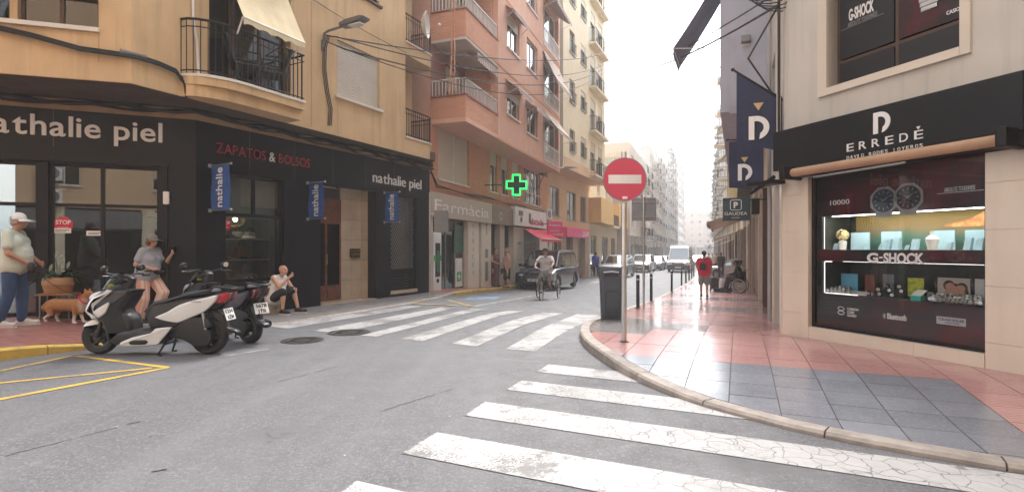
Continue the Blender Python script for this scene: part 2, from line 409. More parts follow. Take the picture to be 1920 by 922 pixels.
def axis_vals(a, b, near, far, c=0):
    out = []; x = a
    while x < b:
        out.append(x); x += near if abs(x-c) < 25 else far
    return out+[b]
def road():
    S = [-60, -40, -25, -15, -8]+[x*.75 for x in range(-6, 60)]+[45+x*3 for x in range(1, 30)]+[150, 200, 260, 330, 600]
    T = [-90, -60, -40, -25, -18]+[-15+x*.75 for x in range(0, 26)]+[7, 12, 25, 45, 90]
    vs = []
    for s in S:
        for t in T: x, y = W(s, t); vs.append((x, y, road_z(x, y)))
    n = len(T); mb = MB(); mb.add(vs, [(i*n+j, i*n+j+1, (i+1)*n+j+1, (i+1)*n+j) for i in range(len(S)-1) for j in range(n-1)], True)
    return tag(mb.build('road', 'asphalt'), 'grey patched asphalt road running between the shops', None, kind='structure')
ROAD = road()
def strip_quad(p, mb, nu=8, nv=1, lift=.004):
    """quad p (4 world points) draped on the road"""
    a, b, c, d = [Vector((q[0], q[1])) for q in p]; base = []
    U = [0, .012]+[k/nu for k in range(1, nu)]+[.988, 1]; V = [0, .07, .5, .93, 1]; nu = len(U)-1; nv = 4
    for i in range(nu+1):
        for j in range(nv+1):
            u, v = U[i], V[j]; q = (a*(1-v)+b*v)*(1-u)+(d*(1-v)+c*v)*u; base.append((q.x, q.y, road_z(q.x, q.y)+lift))
    mb.add(base, [(i*(nv+1)+j, i*(nv+1)+j+1, (i+1)*(nv+1)+j+1, (i+1)*(nv+1)+j) for i in range(nu) for j in range(nv)])
def stripe(name, m, pts, lift=.004, label=None):
    mb = MB(); strip_quad(pts, mb, 14, 2, lift); o = mb.build(name, m, ROAD, label)
    n = len(mb.v)//5; at = o.data.attributes.new('edge', 'FLOAT', 'POINT'); at.data.foreach_set('value', [0.0 if (i in (0, n-1) or j in (0, 4)) else 1.0 for i in range(n) for j in range(5)])
    return o
D2 = Vector((.9075, -.42))
for k, (a, b, ln) in enumerate([((1028, 683), (1006, 697), 1.6), ((977, 713), (949, 730.5), 3.2), ((908.6, 753), (870, 779), 5.2), ((817.5, 810), (752, 850), 5.6), ((668, 901), (610, 942), 6)]):
    A = G(*a).xy; B = G(*b).xy; stripe('crossing_stripe', WHITE, [A, B, B+D2*ln, A+D2*ln], .004+.0003*k)
for q in [((948, 654), (1004, 659.3), (1128, 590), (1082, 588.5)), ((846.5, 644.4), (893, 649.5), (1057, 587), (1018, 586)), ((750, 635), (792.6, 639.4), (985, 582.7), (952, 582.5)),
          ((674.6, 629), (706, 631), (917, 580), (886, 579)), ((585, 620), (632, 625), (857, 577.5), (828, 576)), ((500, 611.5), (540, 616), (792, 574), (766, 572.5))]:
    stripe('crossing_stripe', WHITE2, [G(*p).xy for p in q])
def line(name, m, a, b, wd, lift=.004, ends=None):
    A = G(*a).xy; B = G(*b).xy; d = (B-A).normalized(); n = Vector((-d.y, d.x))*wd/2
    return stripe(name, m, [A-n, A+n, B+n, B-n], lift)
line('yellow_line', YELLOW, (143, 667), (316, 689), .075, .004)
line('yellow_line', YELLOW, (-60, 708), (136, 667), .075, .0045)
line('yellow_line', YELLOW, (-60, 724), (286, 690), .075, .005)
line('yellow_line', YELLOW, (-60, 760), (314, 689.5), .085, .0055)
line('white_line', WHITE2, (884, 575), (1004, 553), .10)
line('white_line', WHITE2, (389, 673), (504, 654), .07)
line('white_line', WHITE2, (785, 569.5), (884, 575), .12, .005)
line('yellow_line', YELLOW, (839, 562), (882, 573.5), .10, .0055)
line('yellow_line', YELLOW, (770, 568), (850, 573), .10, .006)
stripe('blue_bay_symbol', BLUEP, [G(*p).xy for p in ((868, 561), (930, 560.5), (940, 556.5), (884, 556.5))])
line('white_line', WHITE2, (1110, 530), (1128, 527), .5)
# dark worn seam lines in the asphalt
for a, b in (((0, 857), (235, 797)), ((515, 717), (640, 685)), ((700, 775), (850, 728)), ((285, 884), (312, 879)), ((240, 795), (262, 790))):
    mb = MB(); A = G(*a).xy; B = G(*b).xy; n = 26; pts = []
    for i in range(n+1):
        q = A.lerp(B, i/n)+Vector((random.uniform(-.008, .008), random.uniform(-.012, .012))); pts.append(q)
    for i in range(n):
        if random.random() < .22: continue
        d = (pts[i+1]-pts[i]).normalized(); nn = Vector((-d.y, d.x))*random.uniform(.003, .008)
        p = [pts[i]-nn, pts[i]+nn, pts[i+1]+nn, pts[i+1]-nn]
        mb.add([(q.x, q.y, road_z(q.x, q.y)+.002) for q in p], [(0, 1, 2, 3)])
    mb.build('asphalt_seam', mat('seam', (.03, .03, .03), .7), ROAD)
for px, py, r in ((567, 638, .25), (655, 623, .29)):
    c = G(px, py); t = thing('manhole_cover', 'round iron manhole cover '+('in the bare asphalt beside the crossing' if px < 600 else 'among the white stripes of the far crossing'), 'manhole cover', (c.x, c.y, road_z(c.x, c.y)))
    mb = MB(Frame(c.x, c.y, c.z)); mb.lathe([(r+.06, .002), (r+.06, .008), (r+.02, .009), (r+.02, .004)], seg=32); mb.build('rim', 'iron', t)
    mb = MB(Frame(c.x, c.y, c.z)); mb.lathe([(r, .002), (r, .008), (r*.8, .0085), (r*.78, .005), (r*.5, .005), (r*.48, .009), (.02, .009)], seg=32)
    for i in range(-3, 4): mb.box(-r*.7, r*.7, i*.06-.008, i*.06+.008, .006, .011)
    mb.build('lid', 'iron', t)

def smooth(pts, n=6):
    out = []
    for i in range(len(pts)-1):
        p0, p1, p2, p3 = pts[max(i-1, 0)], pts[i], pts[i+1], pts[min(i+2, len(pts)-1)]
        for k in range(n):
            t = k/n; out.append(.5*((2*p1)+(-p0+p2)*t+(2*p0-5*p1+4*p2-p3)*t*t+(-p0+3*p1-3*p2+p3)*t**3))
    return out+[pts[-1]]
VV = lambda *a: [Vector(p) for p in a]
KR = [Vector(W(s, -2.75)) for s in (260, 200, 150, 110, 80, 60, 45, 35, 30, 26, 23, 20, 17, 14)]+smooth(VV((1.93, 11.4), (1.45, 10.1), (1.14, 8.9), (1.03, 7.73), (1.13, 6.6), (1.28, 5.78), (1.50, 5.13), (1.72, 4.67), (1.95, 4.37), (2.10, 4.16), (2.32, 3.94), (2.52, 3.77), (2.77, 3.59), (3.16, 3.33)), 4)+VV((4.1, 2.82), (5.9, 2.0), (9, .55), (18, -3.6), (40, -13.8))
def hR(x, y):
    s, t = st(x, y); a = min(max((s-4.6)/2.2, 0), 1); a = a*a*(3-2*a); return .045+.075*a
gl = lambda px, py: G(px, py).xy
KL = [Vector(p) for p in ((-22, -16), (-12, -1.4), (-8.2, 4.1))]+[gl(-60, 685.5), gl(0, 676), gl(60, 668), gl(122, 660)]
c1 = gl(500, 612)
KL += [Vector((-5.55, 7.95)), Vector((-4.75, 9.0)), c1, gl(562, 603), gl(660, 587), gl(771, 569), gl(830, 557.5), gl(890, 549.5), gl(950, 543), gl(1010, 533.5), gl(1065, 523)]
e_s, e_t = st(*KL[-1]); KL += [Vector(W(s, e_t)) for s in (e_s+6, 42, 50, 60, 80, 110, 150, 200, 260)]
def hL(x, y):
    s, t = st(x, y)
    a = min(max((5.2-s+.55*max(0, -t-8.3))/1.6, 0), 1); b = min(max((s-13.2)/2.2, 0), 1)
    side = min(max((-t-8.3)/1.5, 0), 1)*.09 if s < 8 else 0
    return .02+.11*max(a*a*(3-2*a), b*b*(3-2*b))+side*max(a, .0)
def resample(pl, step):
    out = [pl[0].copy()]; acc = 0
    for i in range(len(pl)-1):
        a, b = pl[i], pl[i+1]; L_ = (b-a).length; d = step-acc
        while d <= L_: out.append(a+(b-a)*(d/L_)); d += step
        acc = L_-(d-step)
    out.append(pl[-1].copy()); return out
def kerb(pl, hf, side, thingname, label, colourf, near, wd=.15):
    root = thing(thingname, label, None, kind='structure')
    pts = resample(pl, .25); stuff = MB(); stuffy = MB(); i = 0
    while i < len(pts)-1:
        far = (pts[i].length > near) or pts[i].y < -1
        j = min(i+(4 if not far else 8), len(pts)-1)
        mb = MB() if not far else (stuffy if colourf(pts[i]) else stuff)
        vs = []; seg = pts[i:j+1]
        for k, p in enumerate(seg):
            q = i+k; d = (pts[min(q+1, len(pts)-1)]-pts[max(q-1, 0)]).normalized(); n = Vector((-d.y, d.x))*side
            if k == 0: p = p+d*.006
            if k == len(seg)-1: p = p-d*.006
            z = road_z(p.x, p.y); h = hf(p.x, p.y)
            for off, zz in ((0, z-.05), (0.0, z+h-.02), (.02, z+h+.002), (wd, z+h+.003), (wd, z-.05)):
                c = p+n*off; vs.append((c.x, c.y, zz))
        m = 5; fs = [(k*m+r, k*m+r+1, (k+1)*m+r+1, (k+1)*m+r) for k in range(len(seg)-1) for r in range(m-1)]+[tuple(range(m)), tuple((len(seg)-1)*m+r for r in range(m-1, -1, -1))]
        mb.add(vs, fs)
        if not far: mb.build('kerbstone', 'kerb_yellow' if colourf(seg[0]) else 'kerb_stone', root)
        i = j
    if stuff.v: stuff.build('kerbstones', 'kerb_stone', root, kind='stuff')
    if stuffy.v: stuffy.build('kerbstones', 'kerb_yellow', root, kind='stuff')
kerb(KR, hR, 1, 'kerb', 'worn stone kerb curving round the right-hand pavement corner', lambda p: False, 13)
yl = lambda p: (p.x < -6.0 and p.y < 7.6) or (16.2 < p.y < 26 and p.x < 1)
kerb(KL, hL, 1, 'kerb', 'kerb along the left-hand shops, painted yellow in stretches', yl, 17)

def pavement(name, kl, inner, hf, m, label, drop, n=10):
    mb = MB(); vs = []
    for i in range(len(kl)):
        a = kl[i]; b = inner[i]
        for k in range(n+1): q = a.lerp(b, k/n); vs.append((q.x, q.y, road_z(q.x, q.y)+hf(q.x, q.y)-drop))
    mb.add(vs, [(i*(n+1)+k, i*(n+1)+k+1, (i+1)*(n+1)+k+1, (i+1)*(n+1)+k) for i in range(len(kl)-1) for k in range(n)], True)
    return tag(mb.build(name, m), label, None, kind='structure')
def offs(pl, d):
    out = []
    for i, p in enumerate(pl):
        t = (pl[min(i+1, len(pl)-1)]-pl[max(i-1, 0)]).normalized(); out.append(p+Vector((-t.y, t.x))*d)
    return out
# right pavement: bedding sheet + slabs laid one by one
kr2 = offs(resample(KR, .5), .145); inn = []
for p in kr2:
    s, t = st(*p); inn.append(Vector(W(s, 3.2)) if s > 12 else p.lerp(Vector((9.5, 6.5)), .9) if s > 2 else Vector((p.x+3, p.y+6)))
kf = next(i for i, p in enumerate(kr2) if st(*p)[0] < 50)
pavement('pavement', kr2[:kf+1], inn[:kf+1], hR, 'tile_grid', 'far stretch of the right-hand pavement', 0)
kr2, inn = kr2[kf:], inn[kf:]
PAVR = pavement('pavement', kr2, inn, hR, 'grout', 'right-hand pavement of red and grey slabs, glossy with wear', .012)
TS = .4
poly = offs(resample(KR, .2), .153)
def clip(subject, a, b):
    """keep the part of a polygon left of a->b"""
    out = []; d = b-a
    side = lambda p: d.x*(p.y-a.y)-d.y*(p.x-a.x)
    for i in range(len(subject)):
        p, q = subject[i], subject[(i+1) % len(subject)]; sp, sq = side(p), side(q)
        if sp >= 0: out.append(p)
        if sp*sq < 0: out.append(p+(q-p)*(sp/(sp-sq)))
    return out
cells = []
CH0, CH1 = Vector((4.18, 8.2)), Vector((6.3, 2.5))
for i in range(int(-2/TS), int(52/TS)):
    for j in range(-8, 26):
        s0, t0 = i*TS+.1, j*TS-.08
        if t0 > 1.0 and s0 > 9.3: continue
        c = Vector(W(s0+TS/2, t0+TS/2))
        if (c.x > 7.5 and c.y < 9) or c.y < -.5: continue
        if (CH1-CH0).x*(c.y-CH0.y)-(CH1-CH0).y*(c.x-CH0.x) > .55 and t0 > .7: continue
        g = .004
        sub = [Vector(W(s0+g, t0+g)), Vector(W(s0+g, t0+TS-g)), Vector(W(s0+TS-g, t0+TS-g)), Vector(W(s0+TS-g, t0+g))]
        sub = [Vector(p) for p in sub]
        near = [k for k in range(len(poly)-1) if (poly[k]-c).length < .75]
        if near:
            for k in near:
                sub = clip(sub, poly[k], poly[k+1])
                if len(sub) < 3: break
        if len(sub) < 3: continue
        # outside the kerb line altogether?
        kk = min(range(len(poly)-1), key=lambda q: (poly[q]-c).length_squared); d = (poly[kk+1]-poly[kk]).normalized()
        if (d.x*(c.y-poly[kk].y)-d.y*(c.x-poly[kk].x)) < -.29: continue
        ar = abs(sum(sub[q].x*sub[(q+1) % len(sub)].y-sub[(q+1) % len(sub)].x*sub[q].y for q in range(len(sub))))/2
        if ar < .003: continue
        sc, tc = s0+TS/2, t0+TS/2
        if sc < 6.5 and tc < 1.97: ty = 'tile_grey'
        elif 8.1 < sc < 10.9 and tc < -1.1: ty = 'tile_pale'
        elif 8.9 < sc < 10.1 and tc < -.3: ty = 'tile_pale'
        elif sc > 14 and ((int(sc/1.6)+int(tc/1.2)) % 3 == 0): ty = 'tile_pale'
        else: ty = 'tile_red'
        vis = c.y > 2.2 and abs(c.x/c.y) < 1.0
        cells.append((c.y if vis else 99+c.length, sub, ty))
cells.sort(key=lambda q: q[0])
rest = {}
for k, (d, sub, ty) in enumerate(cells):
    if d > 60 and d < 99: continue
    dz = random.uniform(-.0012, .0012); mb = MB() if k < 290 else rest.setdefault(ty, MB())
    n = len(sub); top = [(p.x, p.y, road_z(p.x, p.y)+hR(p.x, p.y)+dz) for p in sub]; bot = [(x, y, z-.02) for x, y, z in top]
    mb.add(top+bot, [tuple(range(n))]+[(q, q+n, (q+1) % n+n, (q+1) % n) for q in range(n)])
    if k < 290: mb.build('paving_slab', ty, PAVR)
for ty, mb in rest.items(): mb.build('paving_slabs', ty, PAVR, kind='stuff')
# left pavement
kl2 = offs(resample(KL, .5), .145); inn = []
for p in kl2:
    s, t = st(*p)
    w_ = min(max((s-6)/4, 0), 1); inn.append(Vector((p.x-5, p.y+7)).lerp(p+TD*-4.5, w_))
def hL2(x, y): return hL(x, y)
i0 = next(i for i, p in enumerate(kl2) if st(*p)[0] > 5.0); i1 = next(i for i, p in enumerate(kl2) if st(*p)[0] > 14.2)
pavement('pavement', kl2[:i0+1], inn[:i0+1], hL, 'tile_grid_left', 'red tiled pavement in front of the left-hand shop', 0)
pavement('pavement', kl2[i0:i1+1], inn[i0:i1+1], hL, 'pavement_grey', 'grey lowered pavement at the far end of the crossing', 0)
pavement('pavement', kl2[i1:], inn[i1:], hL, 'tile_grid_left', 'red tiled pavement along the pharmacy and the shops beyond', 0)
mat('stucco_tan', (.62, .43, .235), .85, var=.09, scale=1.5, bump=.25, bscale=120, streak=.5)
mat('stucco_band', (.50, .31, .16), .85, var=.08, bump=.2, bscale=100, streak=.3)
mat('stucco_cream', (.74, .63, .45), .85, var=.05, bump=.2, bscale=100, streak=.2)
mat('stucco_peach', (.68, .45, .27), .85, var=.06, bump=.2, bscale=100, streak=.25)
mat('stucco_pink', (.70, .40, .28), .85, var=.06, bump=.2, bscale=100, streak=.25)
mat('stucco_yellow', (.70, .44, .16), .85, var=.06, bump=.15, streak=.2)
mat('stucco_pale', (.60, .53, .46), .85, var=.06, bump=.15, streak=.25)
mat('stucco_grey', (.42, .40, .38), .85, var=.08, bump=.15, streak=.35)
mat('stucco_white', (.72, .69, .64), .85, var=.05, bump=.15, streak=.25)
brick_mat('brick_orange', (.68, .30, .165), (.60, .25, .13), (.56, .36, .25), .26, .075, ms=.010)
brick_mat('brick_red', (.36, .13, .09), (.30, .10, .07), (.40, .28, .22), .26, .075)
mat('black_panel', (.009, .009, .011), .38, var=.15, spec=.25)
mat('black_panel_matt', (.012, .0125, .014), .45, var=.15, spec=.25)
mat('black_metal', (.014, .013, .013), .45, .2, spec=.3)
mat('dark_room', (.02, .018, .016), .9)
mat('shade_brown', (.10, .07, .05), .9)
mat('white_frame', (.66, .64, .60), .45)
mat('grey_frame', (.25, .25, .25), .4, .5)
mat('brown_frame', (.09, .05, .03), .5)
mat('shutter_white', (.70, .66, .58), .5, var=.05, streak=.12)
mat('shutter_cream', (.56, .48, .36), .5, var=.05, streak=.15)
mat('curtain', (.42, .36, .30), .9, var=.25, scale=5)
mat('curtain_orange', (.50, .28, .12), .9, var=.25, scale=5)
mat('marble', (.52, .42, .31), .22, var=.12, scale=2, streak=.1)
mat('stone_cream', (.68, .60, .49), .35, var=.06, scale=1.3, streak=.12)
mat('stone_wall', (.60, .555, .485), .75, var=.05, scale=1.2, bump=.1, streak=.4)
mat('wood_brown', (.16, .055, .025), .35, var=.3, scale=6, coat=.3)
mat('awning_cream', (.66, .56, .36), .9, var=.08, streak=.2)
mat('cable_black', (.012, .012, .012), .6)
mat('cable_grey', (.16, .15, .14), .6)
mat('steel', (.55, .55, .54), .35, .9, var=.12, bump=.05)
mat('white_letter', (.80, .79, .76), .4, var=.03)
mat('lamp_grey', (.20, .20, .20), .4, .5)
mat('plastic_white', (.72, .70, .66), .45)
mat('red_sign', (.60, .02, .06), .35, var=.04)
glass('glass_shop', (.55, .58, .58), .10, .0)
glass('glass_window', (.35, .38, .38), .22, .02)
glass('glass_dark', (.10, .11, .12), .10, .01)
glass('glass_clear', (.85, .87, .86), .07, .0)
stripes_mat('awning_stripe', (.62, .56, .50), (.36, .17, .13), .16, 0)
stripes_mat('awning_stripe_pale', (.62, .54, .46), (.46, .34, .28), .14, 0)

def wall(name, m, fr, parent, u0, u1, z0, z1, holes=(), y=0.0, th=.25, label=None):
    us = sorted({u0, u1}|{min(max(h[k], u0), u1) for h in holes for k in (0, 1)}); zs = sorted({z0, z1}|{min(max(h[k], z0), z1) for h in holes for k in (2, 3)})
    solid = {}
    for i in range(len(us)-1):
        for j in range(len(zs)-1):
            cu, cz = (us[i]+us[i+1])/2, (zs[j]+zs[j+1])/2
            solid[i, j] = us[i+1]-us[i] > 1e-5 and zs[j+1]-zs[j] > 1e-5 and not any(h[0] < cu < h[1] and h[2] < cz < h[3] for h in holes)
    mb = MB(fr)
    for (i, j), ok in solid.items():
        if not ok: continue
        a, b, c, d = us[i], us[i+1], zs[j], zs[j+1]; y1 = y+th
        mb.quad((a, y, c), (b, y, c), (b, y, d), (a, y, d)); mb.quad((b, y1, c), (a, y1, c), (a, y1, d), (b, y1, d))
        if not solid.get((i-1, j)): mb.quad((a, y1, c), (a, y, c), (a, y, d), (a, y1, d))
        if not solid.get((i+1, j)): mb.quad((b, y, c), (b, y1, c), (b, y1, d), (b, y, d))
        if not solid.get((i, j-1)): mb.quad((a, y1, c), (b, y1, c), (b, y, c), (a, y, c))
        if not solid.get((i, j+1)): mb.quad((a, y, d), (b, y, d), (b, y1, d), (a, y1, d))
    return mb.build(name, m, parent, label)
PROTO = {}
def proto(key, fn):
    if key not in PROTO:
        r = fn()          # list of (name, MB, mat, [children])
        def mk(e):
            o = e[1].build(e[0], e[2]); C.objects.unlink(o); d = o.data; bpy.data.objects.remove(o); return (e[0], d, [mk(c) for c in (e[3] if len(e) > 3 else [])])
        PROTO[key] = [mk(e) for e in r]
    return PROTO[key]
def stamp(pr, parent, fr, x, y, z, rz=0):
    loc = rootmat(parent).inverted() @ fr.M @ Matrix.Translation((x, y, z)) @ Matrix.Rotation(rz, 4, 'Z'); out = []
    def mk(e, par, M):
        o = bpy.data.objects.new(e[0], e[1]); C.objects.link(o); o.parent = par
        if M is not None: o.matrix_local = M
        out.append(o)
        for c in e[2]: mk(c, o, None)
    for e in pr: mk(e, parent, loc)
    return out
def win_proto(w_, h_, style='plain', fm='white_frame', gm='glass_window', cm='curtain', sash=2, sill=True, shut=.0, sm='shutter_white', guard=None):
    def fn():
        t = .05; y0, y1 = .10, .16; f = MB()
        f.box(0, t, y0, y1, 0, h_); f.box(w_-t, w_, y0, y1, 0, h_); f.box(t, w_-t, y0, y1, 0, t); f.box(t, w_-t, y0, y1, h_-t, h_)
        for k in range(1, sash): x = w_*k/sash; f.box(x-t*.6, x+t*.6, y0, y1-.005, t, h_-t)
        ch = []
        p = MB(); p.box(t, w_-t, .125, .133, t, h_-t); ch.append(('pane', p, gm))
        c = MB(); 
        n = max(4, int(w_/.12)); xs = [w_*k/n for k in range(n+1)]; vs = []
        for k, x in enumerate(xs): vs += [(x, .24+.025*(k % 2), 0), (x, .24+.025*(k % 2), h_)]
        c.add(vs, [(2*k, 2*k+2, 2*k+3, 2*k+1) for k in range(n)]); ch.append(('curtain', c, cm))
        if sill: s_ = MB(); s_.box(-.06, w_+.06, -.06, .10, -.06, -.003); ch.append(('sill', s_, fm))
        if shut > 0:
            s_ = MB(); z = h_*(1-shut); 
            while z < h_: s_.box(.01, w_-.01, .04, .062, z+.004, min(z+.05, h_)); s_.box(.01, w_-.01, .052, .066, z, z+.004); z += .05
            ch.append(('roller_shutter', s_, sm))
        if guard:
            g = MB(); g.rod((0, -.1, .95*h_ if guard == 'full' else .6), (w_, -.1, .95*h_ if guard == 'full' else .6), .016, 6); g.rod((0, -.1, .04), (w_, -.1, .04), .013, 6)
            k = 0.03
            while k < w_: g.rod((k, -.1, .04), (k, -.1, .6), .008, 5); k += .11
            for x in (0, w_): g.rod((x, -.1, .6), (x, .05, .6), .012, 5); g.rod((x, -.1, .04), (x, .05, .04), .012, 5)
            ch.append(('guard_rail', g, 'black_metal'))
        return [('window', f, fm, ch)]
    return proto(('win', round(w_, 3), round(h_, 3), style, fm, gm, cm, sash, sill, shut, sm, guard), fn)
def railing(mb, pts, z0, h_, step=.11, r=.008, top=.02, mid=True):
    """balusters and rails along a plan polyline (local x,y)"""
    P = [Vector((p[0], p[1])) for p in pts]
    mb.tube([(p.x, p.y, z0+h_) for p in P], top, 6); mb.tube([(p.x, p.y, z0+.06) for p in P], r*1.3, 6)
    if mid: mb.tube([(p.x, p.y, z0+h_-.13) for p in P], r*1.1, 6)
    for p in resample(P, step): mb.rod((p.x, p.y, z0), (p.x, p.y, z0+h_), r, 5)
def awning_mb(fr, u0, u1, z1, out, drop, valance=.18, scal=.16, th=.012):
    """sloping cloth with a scalloped valance; wall side at z1"""
    mb = MB(fr); n = max(4, int((u1-u0)/.08)); vs = []
    for i in range(n+1):
        x = u0+(u1-u0)*i/n; wv = math.sin(i*1.7)*.008
        for k in range(5): t = k/4; vs.append((x, -out*t, z1-drop*t-.05*math.sin(math.pi*t)+wv))
        vs.append((x, -out-.005, z1-drop-valance+ (.05*abs(math.sin(math.pi*(x-u0)/scal)))))
    m = 6; mb.add(vs, [(i*m+k, (i+1)*m+k, (i+1)*m+k+1, i*m+k+1) for i in range(n) for k in range(m-1)])
    vs2 = [(a, b, c-th) for a, b, c in vs]; mb.add(vs2, [(i*m+k, i*m+k+1, (i+1)*m+k+1, (i+1)*m+k) for i in range(n) for k in range(m-1)])
    return mb
def cable(mb, a, b, sag, r=.012, n=16):
    a, b = Vector(a), Vector(b); mb.tube([a.lerp(b, i/n)-Vector((0, 0, sag*4*(i/n)*(1-i/n))) for i in range(n+1)], r, 5)
def poly_block(name, m, pts, z0, z1, parent):
    mb = MB(); mb.prism(pts, z0, z1, plane='xy'); return mb.build(name, m, parent)

# ================================================================== tan corner building on the left
ang = lambda d: math.atan2(d[1], d[0])
FS = wall_frame((-6.08, 10.25), (-2.60, 16.80)); LS = math.hypot(3.48, 6.55)
FC = Frame(-6.08-.930*7, 10.25-.366*7, 0, ang((.930, .366))); LC = 7.0
UCc = Vector((-6.14, 8.6)); UC = Frame(-6.14-.957*7, 8.6-.289*7, 0, ang((.957, .289))); US = Frame(-6.14, 8.6, 0, ang((3.82, 7.6)))
B1 = thing('apartment_building', 'tan rendered corner apartment building with black shop front, on the left', 'building', FS.o, FS.ang)
ZF = 3.87; ZS = 4.06
hz = lambda fr, px, py, w_=0: fr.z(px, py, w_)
w0, w1 = FS.u(421), FS.u(532); wz0 = hz(FS, 422, 531); wz1 = hz(FS, 421, 322)
e0, e1 = FS.u(601), FS.u(705); ez1 = hz(FS, 703, 358)
g0, g1 = FS.u(733), FS.u(781); gz0 = hz(FS, 733, 545); gz1 = hz(FS, 733, 366)
wall('shop_front_panel', 'black_panel', FS, B1, 0, LS, -.3, ZF, [(w0, w1, wz0, wz1), (e0, e1, -.3, ez1), (g0, g1, gz0, gz1)], th=.3)
MB(FS).box(0, LS+.02, .02, .3, ZF, ZS+.1).build('beam', 'stucco_band', B1)
MB(FC).box(0, LC, .02, .3, ZF, ZS+.1).build('beam', 'stucco_band', B1)
for u_ in (1.15, 2.3, 3.45, 4.6, 5.75): MB(FS).box(u_-.002, u_+.002, -.0015, .01, wz1+.05 if u_ < 3 else ez1+.05, ZF).build('panel_seam', 'grey_frame', B1)
for u_ in (1.6, 3.2, 4.8): MB(FC).box(u_-.002, u_+.002, -.0015, .01, 3.2, ZF).build('panel_seam', 'grey_frame', B1)
def joinery(fr, u0, u1, z0, z1, us, zs, par, y0=.06, y1=.12, t=.05, name='window_frame', m='black_metal'):
    mb = MB(fr); mb.box(u0, u0+t, y0, y1, z0, z1); mb.box(u1-t, u1, y0, y1, z0, z1); mb.box(u0+t, u1-t, y0, y1, z0, z0+t); mb.box(u0+t, u1-t, y0, y1, z1-t, z1)
    for u in us: mb.box(u-t/2, u+t/2, y0+.003, y1-.003, z0+t, z1-t)
    for z in zs: mb.box(u0+t, u1-t, y0+.006, y1-.006, z-t/2, z+t/2)
    o = mb.build(name, m, par)
    uu = [u0+t]+list(us)+[u1-t]; zz = [z0+t]+list(zs)+[z1-t]
    for i in range(len(uu)-1):
        for j in range(len(zz)-1): MB(fr).box(uu[i]+t/2*(i > 0), uu[i+1]-t/2*(i < len(uu)-2), (y0+y1)/2-.003, (y0+y1)/2+.003, zz[j]+t/2*(j > 0), zz[j+1]-t/2*(j < len(zz)-2)).build('pane', GLZ[0], o)
    return o
GLZ = ['glass_clear']
tz = hz(FS, 422, 401)
joinery(FS, w0, w1, wz0, wz1, [], [tz], B1, t=.07)
MB(FS).box((w0+w1)/2-.035, (w0+w1)/2+.035, .065, .115, tz+.03, wz1-.07).build('mullion', 'black_metal', B1)
mb = MB(FS); mb.box(w0, w1, .35, .36, tz-.05, wz1); mb.build('display_backing', mat('grey_board', (.25, .26, .25), .7), B1)
MB(FS).box(w0-.2, w1+.3, 1.5, 1.55, -.1, ZF).build('display_back_wall', mat('shop_wall', (.20, .21, .20), .8), B1)
mb = MB(FS); mb.box(w0-.25, w0-.2, .3, 1.5, -.1, ZF); mb.box(w1+.3, w1+.35, .3, 1.5, -.1, ZF); mb.build('display_side_wall', 'shop_wall', B1)
MB(FS).box(w0-.2, w1+.3, .3, 1.5, wz0-.1, wz0-.02).build('display_floor', 'shop_wall', B1)
MB(FS).box(w0-.25, w1+.35, .3, 1.55, wz1+.05, wz1+.1).build('display_ceiling', 'dark_room', B1)
shelf_m = mat('shelf_white', (.55, .54, .50), .5)
SHZ = [hz(FS, 480, 447, .0)-.02, hz(FS, 480, 484)]
SHZ = [wz0+(tz-wz0)*k for k in (.33, .66)]
for z in SHZ: MB(FS).box(w0-.1, w1+.2, .75, 1.2, z-.02, z).build('shelf', shelf_m, B1)
# goods in the window
shoe_cols = [mat('leather_black', (.015, .014, .014), .4), mat('leather_brown', (.16, .07, .03), .45), mat('leather_tan', (.36, .20, .10), .5), mat('leather_silver', (.45, .43, .38), .35, .4), mat('leather_cream', (.55, .5, .42), .5)]
def shoe_proto(k):
    def fn():
        a = MB(); n = 8; vs = []
        prof = [(0, .035, .02), (.03, .038, .075), (.07, .032, .07), (.12, .03, .05), (.17, .038, .04), (.21, .04, .034), (.25, .026, .022), (.26, .01, .01)]
        for x, w_, h_ in prof: vs += [(x, -w_, .008), (x, -w_*.9, h_*.7), (x, -w_*.4, h_), (x, w_*.4, h_), (x, w_*.9, h_*.7), (x, w_, .008)]
        m = 6; a.add(vs, [(i*m+j, (i+1)*m+j, (i+1)*m+(j+1) % m, i*m+(j+1) % m) for i in range(len(prof)-1) for j in range(m)], True)
        s_ = MB(); s_.box(0, .25, -.036, .036, 0, .008); s_.box(0, .05, -.03, .03, -.0, .02)
        return [('shoe', a, shoe_cols[k].name, [('sole', s_, 'leather_black')])]
    return proto(('shoe', k), fn)
def thing_on(fr, u, y, z, rz, name, label, cat, group=None):
    p = fr.P(u, y, z); return thing(name, label, cat, p, fr.ang+rz, group)
random.seed(3)
for lv, z in enumerate([wz0]+SHZ):
    for r_ in range(2):
        u = w0+.15
        while u < w1+.05:
            k = random.choice([0, 0, 1, 2, 3, 4] if lv < 2 else [1, 3, 4, 0]); rz = R(-90+random.uniform(-25, 25))
            colr = ['black', 'brown', 'tan', 'silver', 'cream'][k]; pl = ['floor of the window', 'middle shelf', 'top shelf'][lv]
            q = thing_on(FS, u, (.55 if r_ == 0 else .85) if lv == 0 else .85+.17*r_, z+.002, rz, 'pair_of_shoes', 'pair of %s leather shoes on the %s, side shop window' % (colr, pl), 'shoes', '%s shoes on the %s' % (colr, pl))
            Fq = Frame(*FS.P(u, (.55 if r_ == 0 else .85) if lv == 0 else .85+.17*r_, z+.002), FS.ang+rz)
            stamp(shoe_proto(k), q, Fq, 0, -.05, 0); stamp(shoe_proto(k), q, Fq, 0, .05, 0, R(8))
            u += random.uniform(.3, .55)
